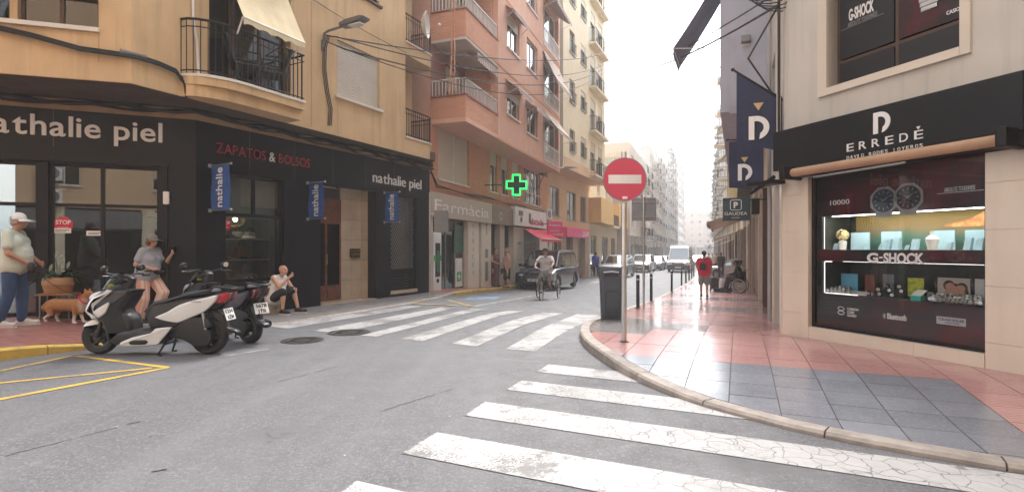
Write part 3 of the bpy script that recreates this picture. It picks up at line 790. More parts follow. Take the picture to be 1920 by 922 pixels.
def handbag(fr, u, y, z, w_, h_, m, label):
    t = thing_on(fr, u, y, z, 0, 'handbag', label, 'handbag'); f2 = Frame(*fr.P(u, y, z), fr.ang)
    b = MB(f2); b.puff([(-w_/2, 0), (w_/2, 0), (w_*.44, h_), (-w_*.44, h_)], .07, .02); b.build('bag_body', m, t)
    hnd = MB(f2); hnd.tube([(w_*.25*math.cos(a), 0, h_+h_*.6*math.sin(a)) for a in [math.pi*k/10 for k in range(11)]], .01, 6); hnd.build('handle', 'leather_black', t)
handbag(FS, w0+.28, .6, wz0, .42, .26, 'leather_tan', 'wide tan handbag low in the left of the side shop window')
handbag(FS, w0+.22, .85, SHZ[0], .26, .34, 'leather_cream', 'cream handbag with a black strap on the middle shelf')
handbag(FS, w1-.35, .95, SHZ[0], .34, .28, 'leather_brown', 'brown handbag at the right of the middle shelf')
for k in range(2):
    handbag(FS, w0+.95+.3*k, .95, SHZ[1]+.0, .22, .16, 'leather_silver', ['small silver purse on the top shelf, nearer the lamp', 'small silver purse on the top shelf, farther from the lamp'][k])
mb = MB(FS); mb.box(w0+.9, w0+1.5, .85, 1.1, SHZ[1]+.3, SHZ[1]+.33); mb.box(w0+.95, w0+1.45, .9, 1.05, SHZ[1]+.33, SHZ[1]+.38)
lampm = mat('lamp_shade_gold', (.30, .22, .08), .5); bulb = mat('bulb', (1, .93, .75), .5, emit=14)
lc = FS.P(w0+.75, .75, SHZ[1]+.42); t = thing('pendant_lamp', 'round wire pendant lamp with a lit bulb in the side shop window', 'lamp', lc)
mb = MB(Frame(*lc)); 
for k in range(9): a = math.pi*k/9; mb.tube([(.20*math.cos(b)*math.cos(a), .20*math.cos(b)*math.sin(a), .17*math.sin(b)) for b in [2*math.pi*q/20 for q in range(20)]], .004, 4, True)
mb.rod((0, 0, .17), (0, 0, wz1-lc.z), .005); mb.build('wire_shade', lampm, t); MB(Frame(*lc)).ball((0, 0, 0), .045).build('bulb', bulb, t)
def stop_sticker(fr, u, z, r, label):
    t = thing_on(fr, u, .085, z, 0, 'stop_sticker', label, 'sticker'); mb = MB(fr)
    mb.prism([(u+r*math.cos(R(22.5+45*k)), z+r*math.sin(R(22.5+45*k))) for k in range(8)], .084, .087); mb.build('backing', 'red_sign', t)
    mb = MB(fr); mb.text('STOP', u, z+.01, width=r*1.45, h=r*.5, y=.081, ext=.001, center=True, bold=.02); mb.text('COVID', u, z-r*.5, width=r*1.0, h=r*.25, y=.081, ext=.001, center=True); mb.build('lettering', 'white_letter', t)
GY = .085
stop_sticker(FS, FS.u(428), hz(FS, 428, 421), .125, 'red octagonal STOP sticker on the glass of the side window, beside the lamp')
MB(FS).box(w0-.03, w1+.03, -.03, .07, wz0-.06, wz0-.003).build('sill', 'black_metal', B1)
# tiled ledge the man sits on
l0, l1 = FS.u(455, .35), FS.u(527, .35); led = thing_on(FS, (l0+l1)/2, -.2, 0, 0, 'ledge', 'low ledge of small beige mosaic tiles under the side shop window', 'ledge')
gz = road_z(*FS.P((l0+l1)/2, -.2, 0).xy)+.02; MB(FS).box(l0, l1, -.34, -.002, gz-.05, gz+.20).build('core', 'grout', led)
mat('mosaic_a', (.40, .33, .27), .4); tp = proto('mosaic', lambda: [('tile', MB().box(0, .094, -.008, 0, 0, .094), 'mosaic_a')])
for i in range(int((l1-l0)/.1)):
    for j in range(2): stamp(tp, led, FS, l0+.003+i*.1, -.34, gz+.003+j*.1)
    for j in range(3): stamp(proto('mosaic_top', lambda: [('tile', MB().box(0, .094, 0, .094, 0, .008), 'mosaic_a')]), led, FS, l0+.003+i*.1, -.335+.11*j, gz+.20)
# entrance recess
D = .55
mb = MB(FS)
cols = [('marble_panel', .0)]
ee = (e1-(-.0)); bz = -.05
def panels(fr, u0, u1, z0, z1, y0, y1, m, par, nu, nz, gap=.003, name='stone_panel', jit=.002):
    for i in range(nu):
        for j in range(nz):
            d = random.uniform(0, jit); MB(fr).box(u0+(u1-u0)*i/nu+gap, u0+(u1-u0)*(i+1)/nu-gap, y0+d, y1, z0+(z1-z0)*j/nz+gap, z0+(z1-z0)*(j+1)/nz-gap).build(name, m, par)
dd1 = FS.hit(638, 500, -D)[0]; dd0 = dd1-1.05
panels(FS, dd1, e1+.02, .0, ez1+.3, D, D+.04, 'marble', B1, 2, 6)
MB(FS).box(e0-.3, e1+.1, D+.041, D+.09, -.2, ZF).build('recess_back', 'grout', B1)
RW = Frame(*FS.P(e1+.0, D, 0), FS.ang-R(90))   # right return wall, faces left
panels(RW, 0.0, D-.003, .0, ez1+.3, 0, .03, 'marble', B1, 1, 6)
LW = Frame(*FS.P(e0, 0, 0), FS.ang+R(90)); panels(LW, .31, D, .0, ez1+.3, 0, .03, 'marble', B1, 1, 6)
MB(FS).box(e0, e1, .02, D+.04, ez1+.003, ez1+.06).build('recess_ceiling', 'stucco_cream', B1)
MB(FS).lathe([(.06, 0), (.06, -.02), (.05, -.03)], c=((e0+e1)/2-.1, .3, ez1), seg=16).build('ceiling_light', 'lamp_grey', B1)
MB(FS).box(e0, e1, -.03, D, -.15, .045).build('doorstep', 'marble', B1)
dz1 = hz(FS, 638, 375, -D)
door = MB(FS).box(dd0, dd1, D-.03, D+.02, .05, dz1).build('door', 'wood_brown', B1)
for a, b in ((.08, .30), (.40, 2.0), (2.12, 2.7)):
    for u0, u1 in ((dd0+.08, dd0+.48), (dd0+.57, dd1-.08)):
        if b < dz1: MB(FS).cham(u0, u1, D-.05, D-.03, .05+a, .05+b, .012).build('door_panel', 'glass_dark' if a > .35 else 'wood_brown', door)
MB(FS).rod((dd0+.53, D-.07, 1.0), (dd0+.53, D-.07, 1.25), .015).build('handle', mat('brass', (.45, .30, .10), .3, .9), door)
pu, pz = FS.hit(663, 474, -D)
mbx = thing_on(FS, pu, D, pz-.12, 0, 'letterbox', 'small dark ornamental letterbox on the marble wall beside the brown door', 'letterbox')
MB(FS).cham(pu-.16, pu+.16, D-.10, D-.003, pz-.13, pz+.12, .02).build('box', mat('bronze', (.10, .07, .03), .4, .7), mbx)
mb = MB(FS); mb.box(pu-.13, pu+.13, D-.108, D-.1, pz+.04, pz+.07); mb.tube([(pu-.12+.04*k, D-.108, pz-.06+.05*(k % 2)) for k in range(7)], .008, 5); mb.build('ornament', 'brass', mbx)
# lattice grille window
mb = MB(FS); k = g0
u = g0-2.4
while u < g1:
    for sgn in (1, -1):
        a0 = u if sgn == 1 else u+2.4; 
        pts = []
        for tt in range(0, 41):
            uu = a0+sgn*2.4*tt/40*.6; zz = gz0+.55+(gz1-gz0-.55)*tt/40
            if g0 < uu < g1: pts.append((uu, .12, zz))
        if len(pts) > 1: mb.rod(pts[0], pts[-1], .006, 4)
    u += .085
mb.build('lattice_grille', mat('galvanised', (.42, .40, .37), .4, .7), B1)
mb = MB(FS); z = gz0
while z < gz0+.6: mb.box(g0, g1, .10, .12, z, z+.075); z += .09
mb.build('louvre', 'black_metal', B1)
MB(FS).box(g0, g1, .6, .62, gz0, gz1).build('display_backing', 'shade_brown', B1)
MB(FS).box(g0-.02, g1+.02, -.02, .1, gz0-.10, gz0-.003).build('sill', 'marble', B1)
joinery(FS, g0, g1, gz0, gz1, [], [], B1, y0=.2, y1=.25)
c0, cm0, cm1, c1 = FC.u(-150), FC.u(72), FC.u(90), FC.u(300)
cz1 = hz(FC, 91, 304); cz0 = hz(FC, 150, 589)+.0; ctz = hz(FC, 91, 383)
wall('shop_front_panel', 'black_panel_matt', FC, B1, 0, LC, -.3, ZF, [(c0, cm0, cz0, cz1), (cm1, c1, cz0, cz1)], th=.3)
MB(FC).box(c0-.2, FC.u(318), -.05, -.002, cz1+.02, cz1+.13).build('shutter_box', 'black_metal', B1)
MB(FC).box(c1+.05, c1+.13, -.06, -.002, cz0, cz1+.015).build('downpipe', 'black_metal', B1)
GLZ[0] = 'glass_shop'
joinery(FC, cm1, c1, cz0, cz1, [FC.u(190)], [ctz], B1, t=.06); joinery(FC, c0, cm0, cz0, cz1, [FC.u(-70)], [ctz], B1, t=.06)
# shop room behind
room = [FC.P(c0-.3, .31, 0).xy, FC.P(c1+.6, .31, 0).xy, FC.P(c1+.6, 4, 0).xy, FC.P(c0-.3, 4, 0).xy]
MB().prism(room, -.0, .10, plane='xy').build('shop_floor', mat('floor_dark', (.10, .095, .09), .3), B1)
MB().prism(room, ZF-.1, ZF, plane='xy').build('shop_ceiling', 'grey_board', B1)
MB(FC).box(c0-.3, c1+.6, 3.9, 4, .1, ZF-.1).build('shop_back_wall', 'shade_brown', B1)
dl = mat('downlight', (1, .97, .9), .5, emit=18)
for i in range(3):
    for j in range(4): MB(FC).lathe([(.06, 0), (.06, -.01)], c=(c0+.5+j*1.2, .9+i*1.0, ZF-.105), seg=12).build('downlight', dl, B1)
for j in range(5):
    MB(FC).box(cm1+1.0, c1+.4, 2.0, 2.4, .5+.4*j, .52+.4*j).build('shelf', 'grey_board', B1)
for j, (a, b) in enumerate(((103, 432), (165, 437))):
    u, z = FC.hit(a+10, b); t = thing_on(FC, u, .08, z, 0, 'window_notice', ['small white printed notice under the STOP sticker', 'small white notice on the glass right of the STOP sticker'][j], 'notice')
    MB(FC).box(u-.13, u+.13, .083, .086, z-.045, z+.045).build('paper', 'white_letter', t); mb = MB(FC)
    mb.box(u-.10, u+.10, .0815, .083, z+.005, z+.015); mb.box(u-.10, u+.06, .0815, .083, z-.02, z-.01); mb.build('printed_line', 'leather_black', t)
stop_sticker(FC, FC.u(115), hz(FC, 115, 421), .15, 'red octagonal STOP sticker on the glass above the potted plant')
MB(FC).box(0, LC, -.04, .0, -.25, cz0-.01).build('plinth', 'black_metal', B1)
# emergency light box on the panel
p = FC.hit(314, 372); t = thing_on(FC, p[0], -.12, p[1], 0, 'wall_lamp', 'small white lamp fixed beside the corner shop window', 'lamp')
MB(FC).cham(p[0]-.05, p[0]+.05, -.13, -.06, p[1]-.12, p[1]+.12, .02).build('casing', 'plastic_white', t); MB(FC).box(p[0]-.02, p[0]+.02, -.06, -.003, p[1]-.03, p[1]+.03).build('bracket', 'black_metal', t)
uA, uB = UC.P(0, 0, 0), US.P(US.u(760), 0, 0); uE = US.P(US.u(817), 0, 0)
LU = US.u(760); LE = US.u(817)
insideA = FC.P(0, .3, 0); 
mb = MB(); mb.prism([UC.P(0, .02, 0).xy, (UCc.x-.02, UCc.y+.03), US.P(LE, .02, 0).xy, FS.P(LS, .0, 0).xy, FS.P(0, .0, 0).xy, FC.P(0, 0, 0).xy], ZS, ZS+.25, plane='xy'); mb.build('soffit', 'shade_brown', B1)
bd0 = US.u(392); bd1 = US.u(545)
bz_ = hz(US, 572, 190, .55)
sw0, sw1 = US.u(632), US.u(712); sz0 = hz(US, 632, 178); sz1 = hz(US, 632, 73)
uw0 = US.u(632); uw1 = US.u(712); uz0 = hz(US, 714, 13)
TOP1 = 16.0; SH = 2.95
holes = [(bd0, bd1, bz_+.05, bz_+2.35), (sw0, sw1, sz0, sz1), (uw0, uw1, uz0, uz0+1.3)]
holes += [(bd0, bd1, bz_+.05+SH*k, bz_+2.35+SH*k) for k in (1, 2)]+[(uw0, uw1, uz0+SH*k, uz0+SH*k+1.3) for k in (1, 2)]
wall('upper_wall', 'stucco_tan', US, B1, 0, LU, ZS+.003, TOP1, holes, th=.25)
vw0, vw1 = UC.u(-150), UC.u(185); vz0 = hz(UC, 185, 54)
vh = [(vw0, vw1, vz0+SH*k, vz0+SH*k+1.25) for k in range(3)]
wall('upper_wall', 'stucco_tan', UC, B1, 0, 6.999, ZS+.004, TOP1, vh, th=.25)
mb = MB(US); mb.box(US.u(583), US.u(585), -.004, .01, ZS+.05, TOP1); mb.box(US.u(632), US.u(633), -.004, .01, ZS+.05, sz0-.1); mb.box(US.u(712), US.u(713), -.004, .01, ZS+.05, sz0-.1); mb.build('render_joint', 'stucco_band', B1)
MB(UC).box(vw1-.01, vw1+.01, -.004, .01, ZS+.3, vz0-.1).build('render_joint', 'stucco_band', B1)
for k in range(3):
    stamp(win_proto((vw1-vw0)/2-.05, 1.25, 'plain', 'brown_frame', 'glass_dark', 'shade_brown', 2, False), B1, UC, vw0, 0, vz0+SH*k); stamp(win_proto((vw1-vw0)/2-.05, 1.25, 'plain', 'brown_frame', 'glass_dark', 'shade_brown', 2, False), B1, UC, (vw1+vw0)/2+.05, 0, vz0+SH*k)
    MB(UC).box((vw1+vw0)/2-.049, (vw1+vw0)/2+.049, .02, .2, vz0+SH*k, vz0+SH*k+1.25).build('mullion', 'stucco_tan', B1)
    MB(UC).box(vw0-.06, vw1+.02, -.06, .1, vz0+SH*k-.07, vz0+SH*k-.003).build('sill', 'shutter_white', B1)
MB(UC).box(vw0, vw1-.05, -.35, -.01, vz0+.62, vz0+.70).build('wooden_canopy', mat('wood_orange', (.36, .17, .06), .6, var=.2), B1)
# near roller shutter: every slat a part
shr = MB(US).box(sw0+.002, sw1-.002, .10, .115, sz0, sz1).build('roller_shutter', 'shutter_cream', B1)
nsl = 24; hh = (sz1-sz0)/nsl; w_ = sw1-sw0-.01
sp_ = proto('slat', lambda: [('slat', MB().add([(0, .03, 0), (w_, .03, 0), (w_, 0, hh*.35), (0, 0, hh*.35), (w_, 0, hh*.8), (0, 0, hh*.8), (w_, .03, hh*.97), (0, .03, hh*.97)], [(0, 1, 2, 3), (3, 2, 4, 5), (5, 4, 6, 7)]), 'shutter_white')])
for k in range(nsl):
    for o in stamp(sp_, B1, US, sw0+.005, .065, sz0+k*hh): o.parent = shr
MB(US).box(sw0-.08, sw1+.08, -.07, .1, sz0-.07, sz0-.003).build('sill', 'shutter_white', B1)
for k in range(3):
    stamp(win_proto(uw1-uw0, 1.3, 'shut', 'brown_frame', 'glass_window', 'curtain', 2, True, .9, 'shutter_white'), B1, US, uw0, 0, uz0+SH*k)
# balcony
def round_balcony(u0, u1, w_, z, par, fas=.34, tower='stucco_tan', left_round=True):
    plan = []
    r_ = min(.55, w_)
    plan = [(u0, .0)]
    for k in range(7): a = math.pi-(math.pi/2)*k/6; plan.append((u0+r_*1.6+r_*1.6*math.cos(a), -w_*math.sin(a)))
    plan += [(u1, -w_), (u1, 0)]
    mb = MB(US); mb.prism(plan, z-fas*.55, z-.05, plane='xy'); q = [(u0+(u-u0)*1.0, y*.82) for u, y in plan]; mb.prism(q, ZS+.002 if z < 7 else z-fas, z-fas*.55-.002, plane='xy')
    b = mb.build('balcony', tower, par)
    MB(US).prism([(u-.03 if u == u0 else u+.0, y*1.05) for u, y in plan], z-.048, z, plane='xy').build('balcony_edge', 'shutter_white', b)
    mb = MB(US); railing(mb, [(u, y*.94) for u, y in plan], z, .95, .115, .009, .022); mb.build('railing', 'black_metal', b); return b
bu0, bu1 = US.u(346, .1), US.u(572, .55)
for k in range(3):
    round_balcony(bu0, bu1, .55, bz_+SH*k, B1)
    z = bz_+SH*k+.05; w2 = (bd1-bd0)
    stamp(win_proto(w2*.30, 2.28, 'door', 'brown_frame', 'glass_dark', 'dark_room', 1, False), B1, US, bd0, .05, z)
    stamp(win_proto(w2*.68, 2.28, 'door2', 'brown_frame', 'glass_window', 'curtain_orange', 2, False), B1, US, bd0+w2*.31, .05, z)
# chairs on the balcony
def chair_mb(fr, par, m='leather_black'):
    for sx in (-.24, .24):
        for sy in (-.22, .22): MB(fr).rod((sx, sy, 0), (sx*.85, sy*.85, .42), .016).build('leg', m, par)
        MB(fr).tube([(sx*.9, -.24, .42), (sx*1.1, -.2, .64), (sx*1.1, .2, .66)], .018).build('armrest', m, par)
    MB(fr).cham(-.24, .24, -.22, .24, .40, .45, .02).build('seat', m, par)
    mb = MB(fr); mb.puff([(.20, .45), (.26, .45), (.40, .95), (.34, .97)], .23, .02, M=Matrix.Rotation(R(90), 4, 'Z')); mb.build('backrest', m, par)
for u, y, a, lab in ((bu0+1.15, -.18, 60, 'dark garden chair on the balcony, beside the open glass door'), (bu1-.55, -.2, -120, 'dark reclining garden chair at the far end of the balcony')):
    p = US.P(u, y, bz_); t = thing('garden_chair', lab, 'chair', p, US.ang+R(a)); chair_mb(Frame(*p, US.ang+R(a)), t)
# awning over the balcony
az = hz(US, 545, 0)+.9; a0 = US.u(428, .3); a1 = US.u(566, .62)
aw = thing_on(US, a0, 0, bz_+2.5, 0, 'awning', 'cream fabric awning lowered over the curved balcony', 'awning')
zf = hz(US, 566, 78, .72); awning_mb(US, a0, a1, bz_+2.62, .72, bz_+2.62-zf, .14, .3).build('cloth', 'awning_cream', aw)
mb = MB(US); mb.rod((a0+.02, -.68, zf), (a0+.02, -.52, bz_+.85), .015); mb.rod((a1-.1, -.68, zf), (a1-.1, -.52, bz_+.85), .015); mb.build('arm', 'plastic_white', aw)
MB(US).rod((a0, -.71, zf-.01), (a1, -.71, zf-.01), .022).build('front_bar', 'plastic_white', aw)
pp = []; ph = thing_on(US, bu0+.1, -.02, bz_, 0, 'conduit_pipe', 'thin white pipe running down the wall beside the balcony', 'pipe')
MB(US).tube([(US.u(358), -.03, 9), (US.u(360), -.03, hz(US, 360, 40)), (US.u(366), -.05, hz(US, 366, 80)), (US.u(367), -.06, hz(US, 368, 115)), (US.u(372, .1), -.10, bz_+.02)], .022, 8).build('pipe', 'plastic_white', ph)
# end terraces
TF = .9
MB(US).box(LU, LE, TF, TF+.2, ZS, TOP1).build('terrace_wall', 'stucco_tan', B1); MB(US).box(LU-.2, LU-.001, .251, TF, ZS, TOP1).build('terrace_wall', 'stucco_tan', B1)
te = hz(US, 760, 254.5); te2 = hz(US, 760, 75.6)
for k, z in enumerate((te, te2, te2+SH)):
    plan = [(LU, .0), (LE-.35, 0)]+[(LE-.35+.35*math.sin(R(a)), .35-.35*math.cos(R(a))) for a in (30, 60, 90)]+[(LE, TF), (LU, TF)]
    zb = ZS+.002 if k == 0 else z-.95*.42
    b = MB(US).prism(plan, zb, z-.05, plane='xy').build('balcony', 'stucco_tan', B1)
    MB(US).prism([(u, y-.03 if y < .1 else y) for u, y in plan], z-.049, z, plane='xy').build('balcony_edge', 'stone_cream', b)
    mb = MB(US); railing(mb, [(u, y+.03) for u, y in plan[:-2]]+[(LE-.02, TF)], z, .78, .1, .009, .018); mb.build('railing', 'black_metal', b)
    stamp(win_proto(.75, 2.0, 'door', 'white_frame', 'glass_window', 'shutter_cream', 1, False), B1, US, LU+.12, TF-.17, z)
# building mass (dark core) and roof
core = [UC.P(0, .45, 0).xy, UC.P(6.95, .45, 0).xy, US.P(.2, .45, 0).xy, US.P(LU-.25, .45, 0).xy, US.P(LU-.25, 9, 0).xy, UC.P(0, 9, 0).xy]
poly_block('core', 'dark_room', core, ZS+.26, TOP1-.3, B1)
poly_block('roof', 'stucco_band', [UC.P(0, -.1, 0).xy, UC.P(6.97, -.1, 0).xy, US.P(LE, -.1, 0).xy, US.P(LE, 9, 0).xy, UC.P(0, 9, 0).xy], TOP1+.002, TOP1+.3, B1)
poly_block('core', 'dark_room', [FS.P(2.9, 1.6, 0).xy, FS.P(LS-.02, 1.0, 0).xy, FS.P(LS-.02, 9, 0).xy, FS.P(2.9, 9, 0).xy], -.3, ZS, B1)
# ================================================================== pink brick building (second on the left)
d2 = Vector((.334, .943)); P2 = Vector((-2.63, 17.2)); F2 = Frame(P2.x, P2.y, 0, ang(d2)); OV = 1.24
E2 = F2.u(1026); E2u = F2.u(1050, OV)
B2 = thing('apartment_building', 'pink and orange brick apartment building with long balconies, above the pharmacy', 'building', F2.o, F2.ang)
z56 = 5.41; ST = 2.72
mz0 = hz(F2, 821, 334); mz1 = mz0+1.75
mh = [(F2.u(821)+.0, F2.u(879), mz0, mz1)]
for a, b in ((919, 932), (940, 952), (960, 972)): mh.append((F2.u(a), F2.u(b), mz0+.05, mz1))
mh.append((F2.u(982), F2.u(1013), mz0-.05, mz1))
FT = hz(F2, 808, 360)
MB(F2).box(0, .12, -.03, .25, -1, FT).build('pillar', 'stone_cream', B2)
wall('mezzanine_wall', 'brick_orange', F2, B2, 0, E2, FT+.001, z56, mh, th=.25)
uu0, uu1 = F2.u(821), F2.u(879)
for k in range(2):
    a = uu0+(uu1-uu0)*k/2; w_ = (uu1-uu0)/2-.06
    o = stamp(win_proto(w_, mz1-mz0, 'shut', 'white_frame', 'glass_window', 'curtain', 2, True, .99, 'shutter_cream'), B2, F2, a+.03, 0, mz0)
MB(F2).box((uu0+uu1)/2-.03, (uu0+uu1)/2+.03, .03, .2, mz0, mz1).build('mullion', 'white_frame', B2)
for h in mh[1:4]: stamp(win_proto(h[1]-h[0], h[3]-h[2], 'mz', 'white_frame', 'glass_window', 'curtain', 1, True, .35, 'shutter_cream'), B2, F2, h[0], 0, h[2])
h = mh[4]; stamp(win_proto(h[1]-h[0], h[3]-h[2], 'mzb', 'white_frame', 'glass_window', 'curtain', 4, True), B2, F2, h[0], 0, h[2])
MB(F2).box(h[0], h[1], -.07, -.04, h[2]+.5, h[2]+.54).build('guard_bar', 'white_frame', B2)
# overhanging storeys: end face toward the camera, street face
rec1 = F2.u(934, OV)
TOP2 = z56+ST*5
MB(F2).prism([(0.02, 0), (0.02, -OV), (E2u, -OV), (E2u, 0)], z56, z56+.14, plane='xy').build('soffit', 'stucco_pink', B2)
cols2 = [(F2.u(951, OV), F2.u(974, OV)), (F2.u(988, OV), F2.u(1008, OV)), (F2.u(1019, OV), F2.u(1047, OV))]
for k in range(5):
    zf = z56+ST*k
    # balcony parapet
    mb = MB(F2); mb.prism([(0.02, -OV+.12), (0.02, -OV), (rec1, -OV), (rec1, -OV+.12)], zf+(.14 if k == 0 else -.02), zf+.83, plane='xy')
    mb.box(.02, .14, -OV+.12, -.0, zf+(.14 if k == 0 else -.02), zf+.83); b = mb.build('balcony', 'brick_orange', B2)
    mb = MB(F2); mb.box(-.02, rec1, -OV-.03, -OV+.15, zf+.832, zf+.88); mb.box(-.02, .16, -OV+.151, 0, zf+.832, zf+.88); mb.build('coping', 'brick_red', b)
    mb = MB(F2)
    for x in resample([Vector((.04, -.05)), Vector((.04, -OV+.06)), Vector((rec1-.03, -OV+.06))], .12): mb.box(x.x-.012, x.x+.012, x.y-.012, x.y+.012, zf+.88, zf+1.36)
    mb.box(.02, .07, -OV+.03, -.02, zf+1.36, zf+1.40); mb.box(.02, rec1, -OV+.03, -OV+.09, zf+1.36, zf+1.40); mb.build('railing', 'white_frame', b)
    if k: MB(F2).prism([(0.03, 0), (0.03, -OV+.01), (rec1, -OV+.01), (rec1, 0)], zf-.12, zf-.021, plane='xy').build('balcony_floor', 'stucco_pale', b)
    # soldier course lip below parapet
    for wu in (.9, 1.6): pass
    hk = [(c[0], c[1], zf+1.0, zf+2.3) for c in cols2[:2]]
    if k == 0: hk = [(cols2[0][0], cols2[0][1], zf+1.35-.2, zf+2.1), (cols2[1][0], cols2[1][1], zf+.95, zf+2.15)]
    hk.append((cols2[2][0], cols2[2][1], zf+.45, zf+2.35))
    wall('street_wall', 'stucco_pink' if k == 0 else 'brick_pink' if False else 'stucco_pink', F2, B2, rec1, E2u, zf+(.141 if k == 0 else 0), zf+ST-.001, hk, y=-OV, th=.2)
    for j, h in enumerate(hk):
        if j < 2: stamp(win_proto(h[1]-h[0], h[3]-h[2], 'st', 'white_frame', 'glass_window', 'curtain', 2, True, .3 if j == 0 else 0, 'shutter_cream'), B2, F2, h[0], -OV, h[2])
        else:
            stamp(win_proto(h[1]-h[0], h[3]-h[2], 'bal', 'white_frame', 'glass_window', 'shade_brown', 3, False), B2, F2, h[0], -OV+.12, h[2])
            mb = MB(F2)
            for x in resample([Vector((h[0], 0)), Vector((h[1], 0))], .13): mb.box(x.x-.012, x.x+.012, -OV-.03, -OV-.01, zf+.2, zf+.95)
            mb.box(h[0]-.05, h[1]+.05, -OV-.04, -OV, zf+.95, zf+1.0); mb.box(h[0]-.05, h[1]+.05, -OV-.04, -OV, zf+.16, zf+.2); mb.build('railing', 'white_frame', B2)
    MB(F2).box(rec1-.2, rec1, -OV+.201, 0, zf+.14, zf+ST-.13).build('return_wall', 'brick_orange', B2)
    # back wall of the balcony
    wall('back_wall', 'brick_red', F2, B2, 0, rec1-.001, zf+.14 if k else z56+.141, zf+ST-.13, [(1.1, 2.6, zf+.15, zf+2.3), (3.6, rec1-1.0, zf+.15, zf+2.3)], y=.0, th=.2)
    stamp(win_proto(1.5, 2.1, 'door', 'white_frame', 'glass_window', 'curtain', 2, False, .4, 'shutter_cream'), B2, F2, 1.1, 0, zf+.15)
    stamp(win_proto(rec1-4.6, 2.1, 'door', 'white_frame', 'glass_window', 'shade_brown', 3, False, .0), B2, F2, 3.6, 0, zf+.15)
    mb = MB(F2); mb.box(rec1-.05, E2u, -OV-.015, -OV-.001, zf-.03, zf+.05); mb.build('string_course', 'brick_orange', B2)
mb = MB(F2); mb.prism([(0.3, .26), (E2u-.1, .26), (E2u-.1, 9), (.3, 9)], 0, TOP2, plane='xy'); mb.build('core', 'dark_room', B2)
MB(F2).prism([(rec1, -OV+.45), (E2u-.2, -OV+.45), (E2u-.2, .2), (rec1, .2)], z56+.15, TOP2, plane='xy').build('core', 'dark_room', B2)
MB(F2).prism([(0, -OV), (E2u, -OV), (E2u, 9), (0, 9)], TOP2+.001, TOP2+.4, plane='xy').build('roof', 'brick_orange', B2)
# party wall on the near side (visible above/behind terrace) 
MB(F2).box(-.02, .0, 0, 9, -1, TOP2).build('party_wall', 'stucco_pink', B2)
for u, px, py in ((F2.u(912, OV), 0, 0),):
    pass
def awn(fr, off, u0, u1, z1, out, drop, m, name, label, group=None, val=.16, arms=True):
    f2 = Frame(*fr.P(0, -off, 0), fr.ang); t = thing_on(f2, u0, 0, z1, 0, name, label, 'awning', group)
    awning_mb(f2, u0, u1, z1, out, drop, val, .12).build('cloth', m, t)
    MB(f2).rod((u0, -out, z1-drop), (u1, -out, z1-drop), .02).build('front_bar', 'white_frame', t)
    if arms:
        for u in (u0+.03, u1-.03): MB(f2).rod((u, 0, z1-drop*.95-.25), (u, -out+.02, z1-drop), .012).build('arm', 'white_frame', t)
    return t
g_ = 'striped awnings on the pink brick building'
awn(F2, OV, 2.2, rec1+.35, z56+ST*2+.0+2.35, .55, 1.5, 'awning_stripe_pale', 'awning', 'pale striped awning let down before the second balcony')
awn(F2, OV-.4, .9, rec1-.1, z56+ST-.16, .42, .12, 'awning_stripe', 'awning', 'rolled awning with brown striped valance hanging under a balcony slab', None, .26, False)
awn(F2, OV, cols2[0][0]-.15, cols2[0][1]+.25, z56+ST+2.55-.0, .35, .25, 'awning_stripe', 'awning', 'small striped awning over the left window of the pink building, upper row')
awn(F2, OV, cols2[0][0]-.15, cols2[0][1]+.3, z56+2.45, .5, .38, 'awning_stripe', 'awning', 'short brown striped awning over the lower left window of the pink building')
awn(F2, OV, cols2[1][0]-.2, cols2[1][1]+.3, z56+2.3, .5, .38, 'awning_stripe', 'awning', 'short brown striped awning over the lower middle window of the pink building')
awn(F2, OV, cols2[2][0]-.1, cols2[2][1]+.1, z56+2.55, .75, 1.0, 'awning_stripe_pale', 'awning', 'pale striped awning over the lowest small balcony')
awn(F2, OV, cols2[2][0]-.1, cols2[2][1]+.1, z56+ST+2.6, .7, 1.5, 'awning_stripe_pale', 'awning', 'pale steep awning over the middle of the small balconies')
awn(F2, OV, cols2[2][0]-.1, cols2[2][1]+.1, z56+2*ST+2.6, .7, .5, 'awning_stripe', 'awning', 'striped awning over the highest small balcony in view, far end of the pink building')
# drain pipes
dp = thing_on(F2, .1, -OV-.02, z56+1, 0, 'drain_pipe', 'bundle of reddish pipes at the near corner of the pink building', 'pipe')
mb = MB(F2); mb.tube([(.03, -OV*.6, 12), (.03, -OV*.6, z56+ST-.5), (-.03, -OV*.6, z56+ST-.2-.9), (-.03, -OV*.55, z56+.9)], .03); mb.tube([(.0, -OV*.7, 12), (-.02, -OV*.7, z56+1)], .022); mb.build('pipe', 'brick_orange', dp)

def opening_row(fr, parent, items, z0, zt, th=.25):
    """items: (px0, px1, kind)"""
    for a, b, kind in items:
        u0, u1 = fr.u(a), fr.u(b)
        if kind[0] == 'pillar': MB(fr).box(u0, u1, 0, kind[2] if len(kind) > 2 else .35, z0, zt).build('pillar', kind[1], parent)
        elif kind[0] == 'glass':
            GLZ[0] = kind[1]; n = kind[2]; joinery(fr, u0, u1, z0+.15, zt, [u0+(u1-u0)*k/n for k in range(1, n)], [], parent, y0=.2, y1=.26, m=kind[3])
            MB(fr).box(u0, u1, 1.4, 1.45, z0, zt).build('display_backing', kind[4], parent)
        elif kind[0] == 'void': MB(fr).box(u0, u1, .7, .75, z0, zt).build('door', kind[1], parent)
        elif kind[0] == 'grille':
            mb = MB(fr); z = z0+.1
            while z < zt: mb.box(u0, u1, .18, .19, z, z+.018); z += .07
            for x in resample([Vector((u0, 0)), Vector((u1, 0))], .14): mb.box(x.x-.008, x.x+.008, .175, .195, z0, zt)
            mb.build('rolling_grille', 'galvanised', parent); MB(fr).box(u0, u1, .5, .55, z0, zt).build('display_backing', 'shade_brown', parent)
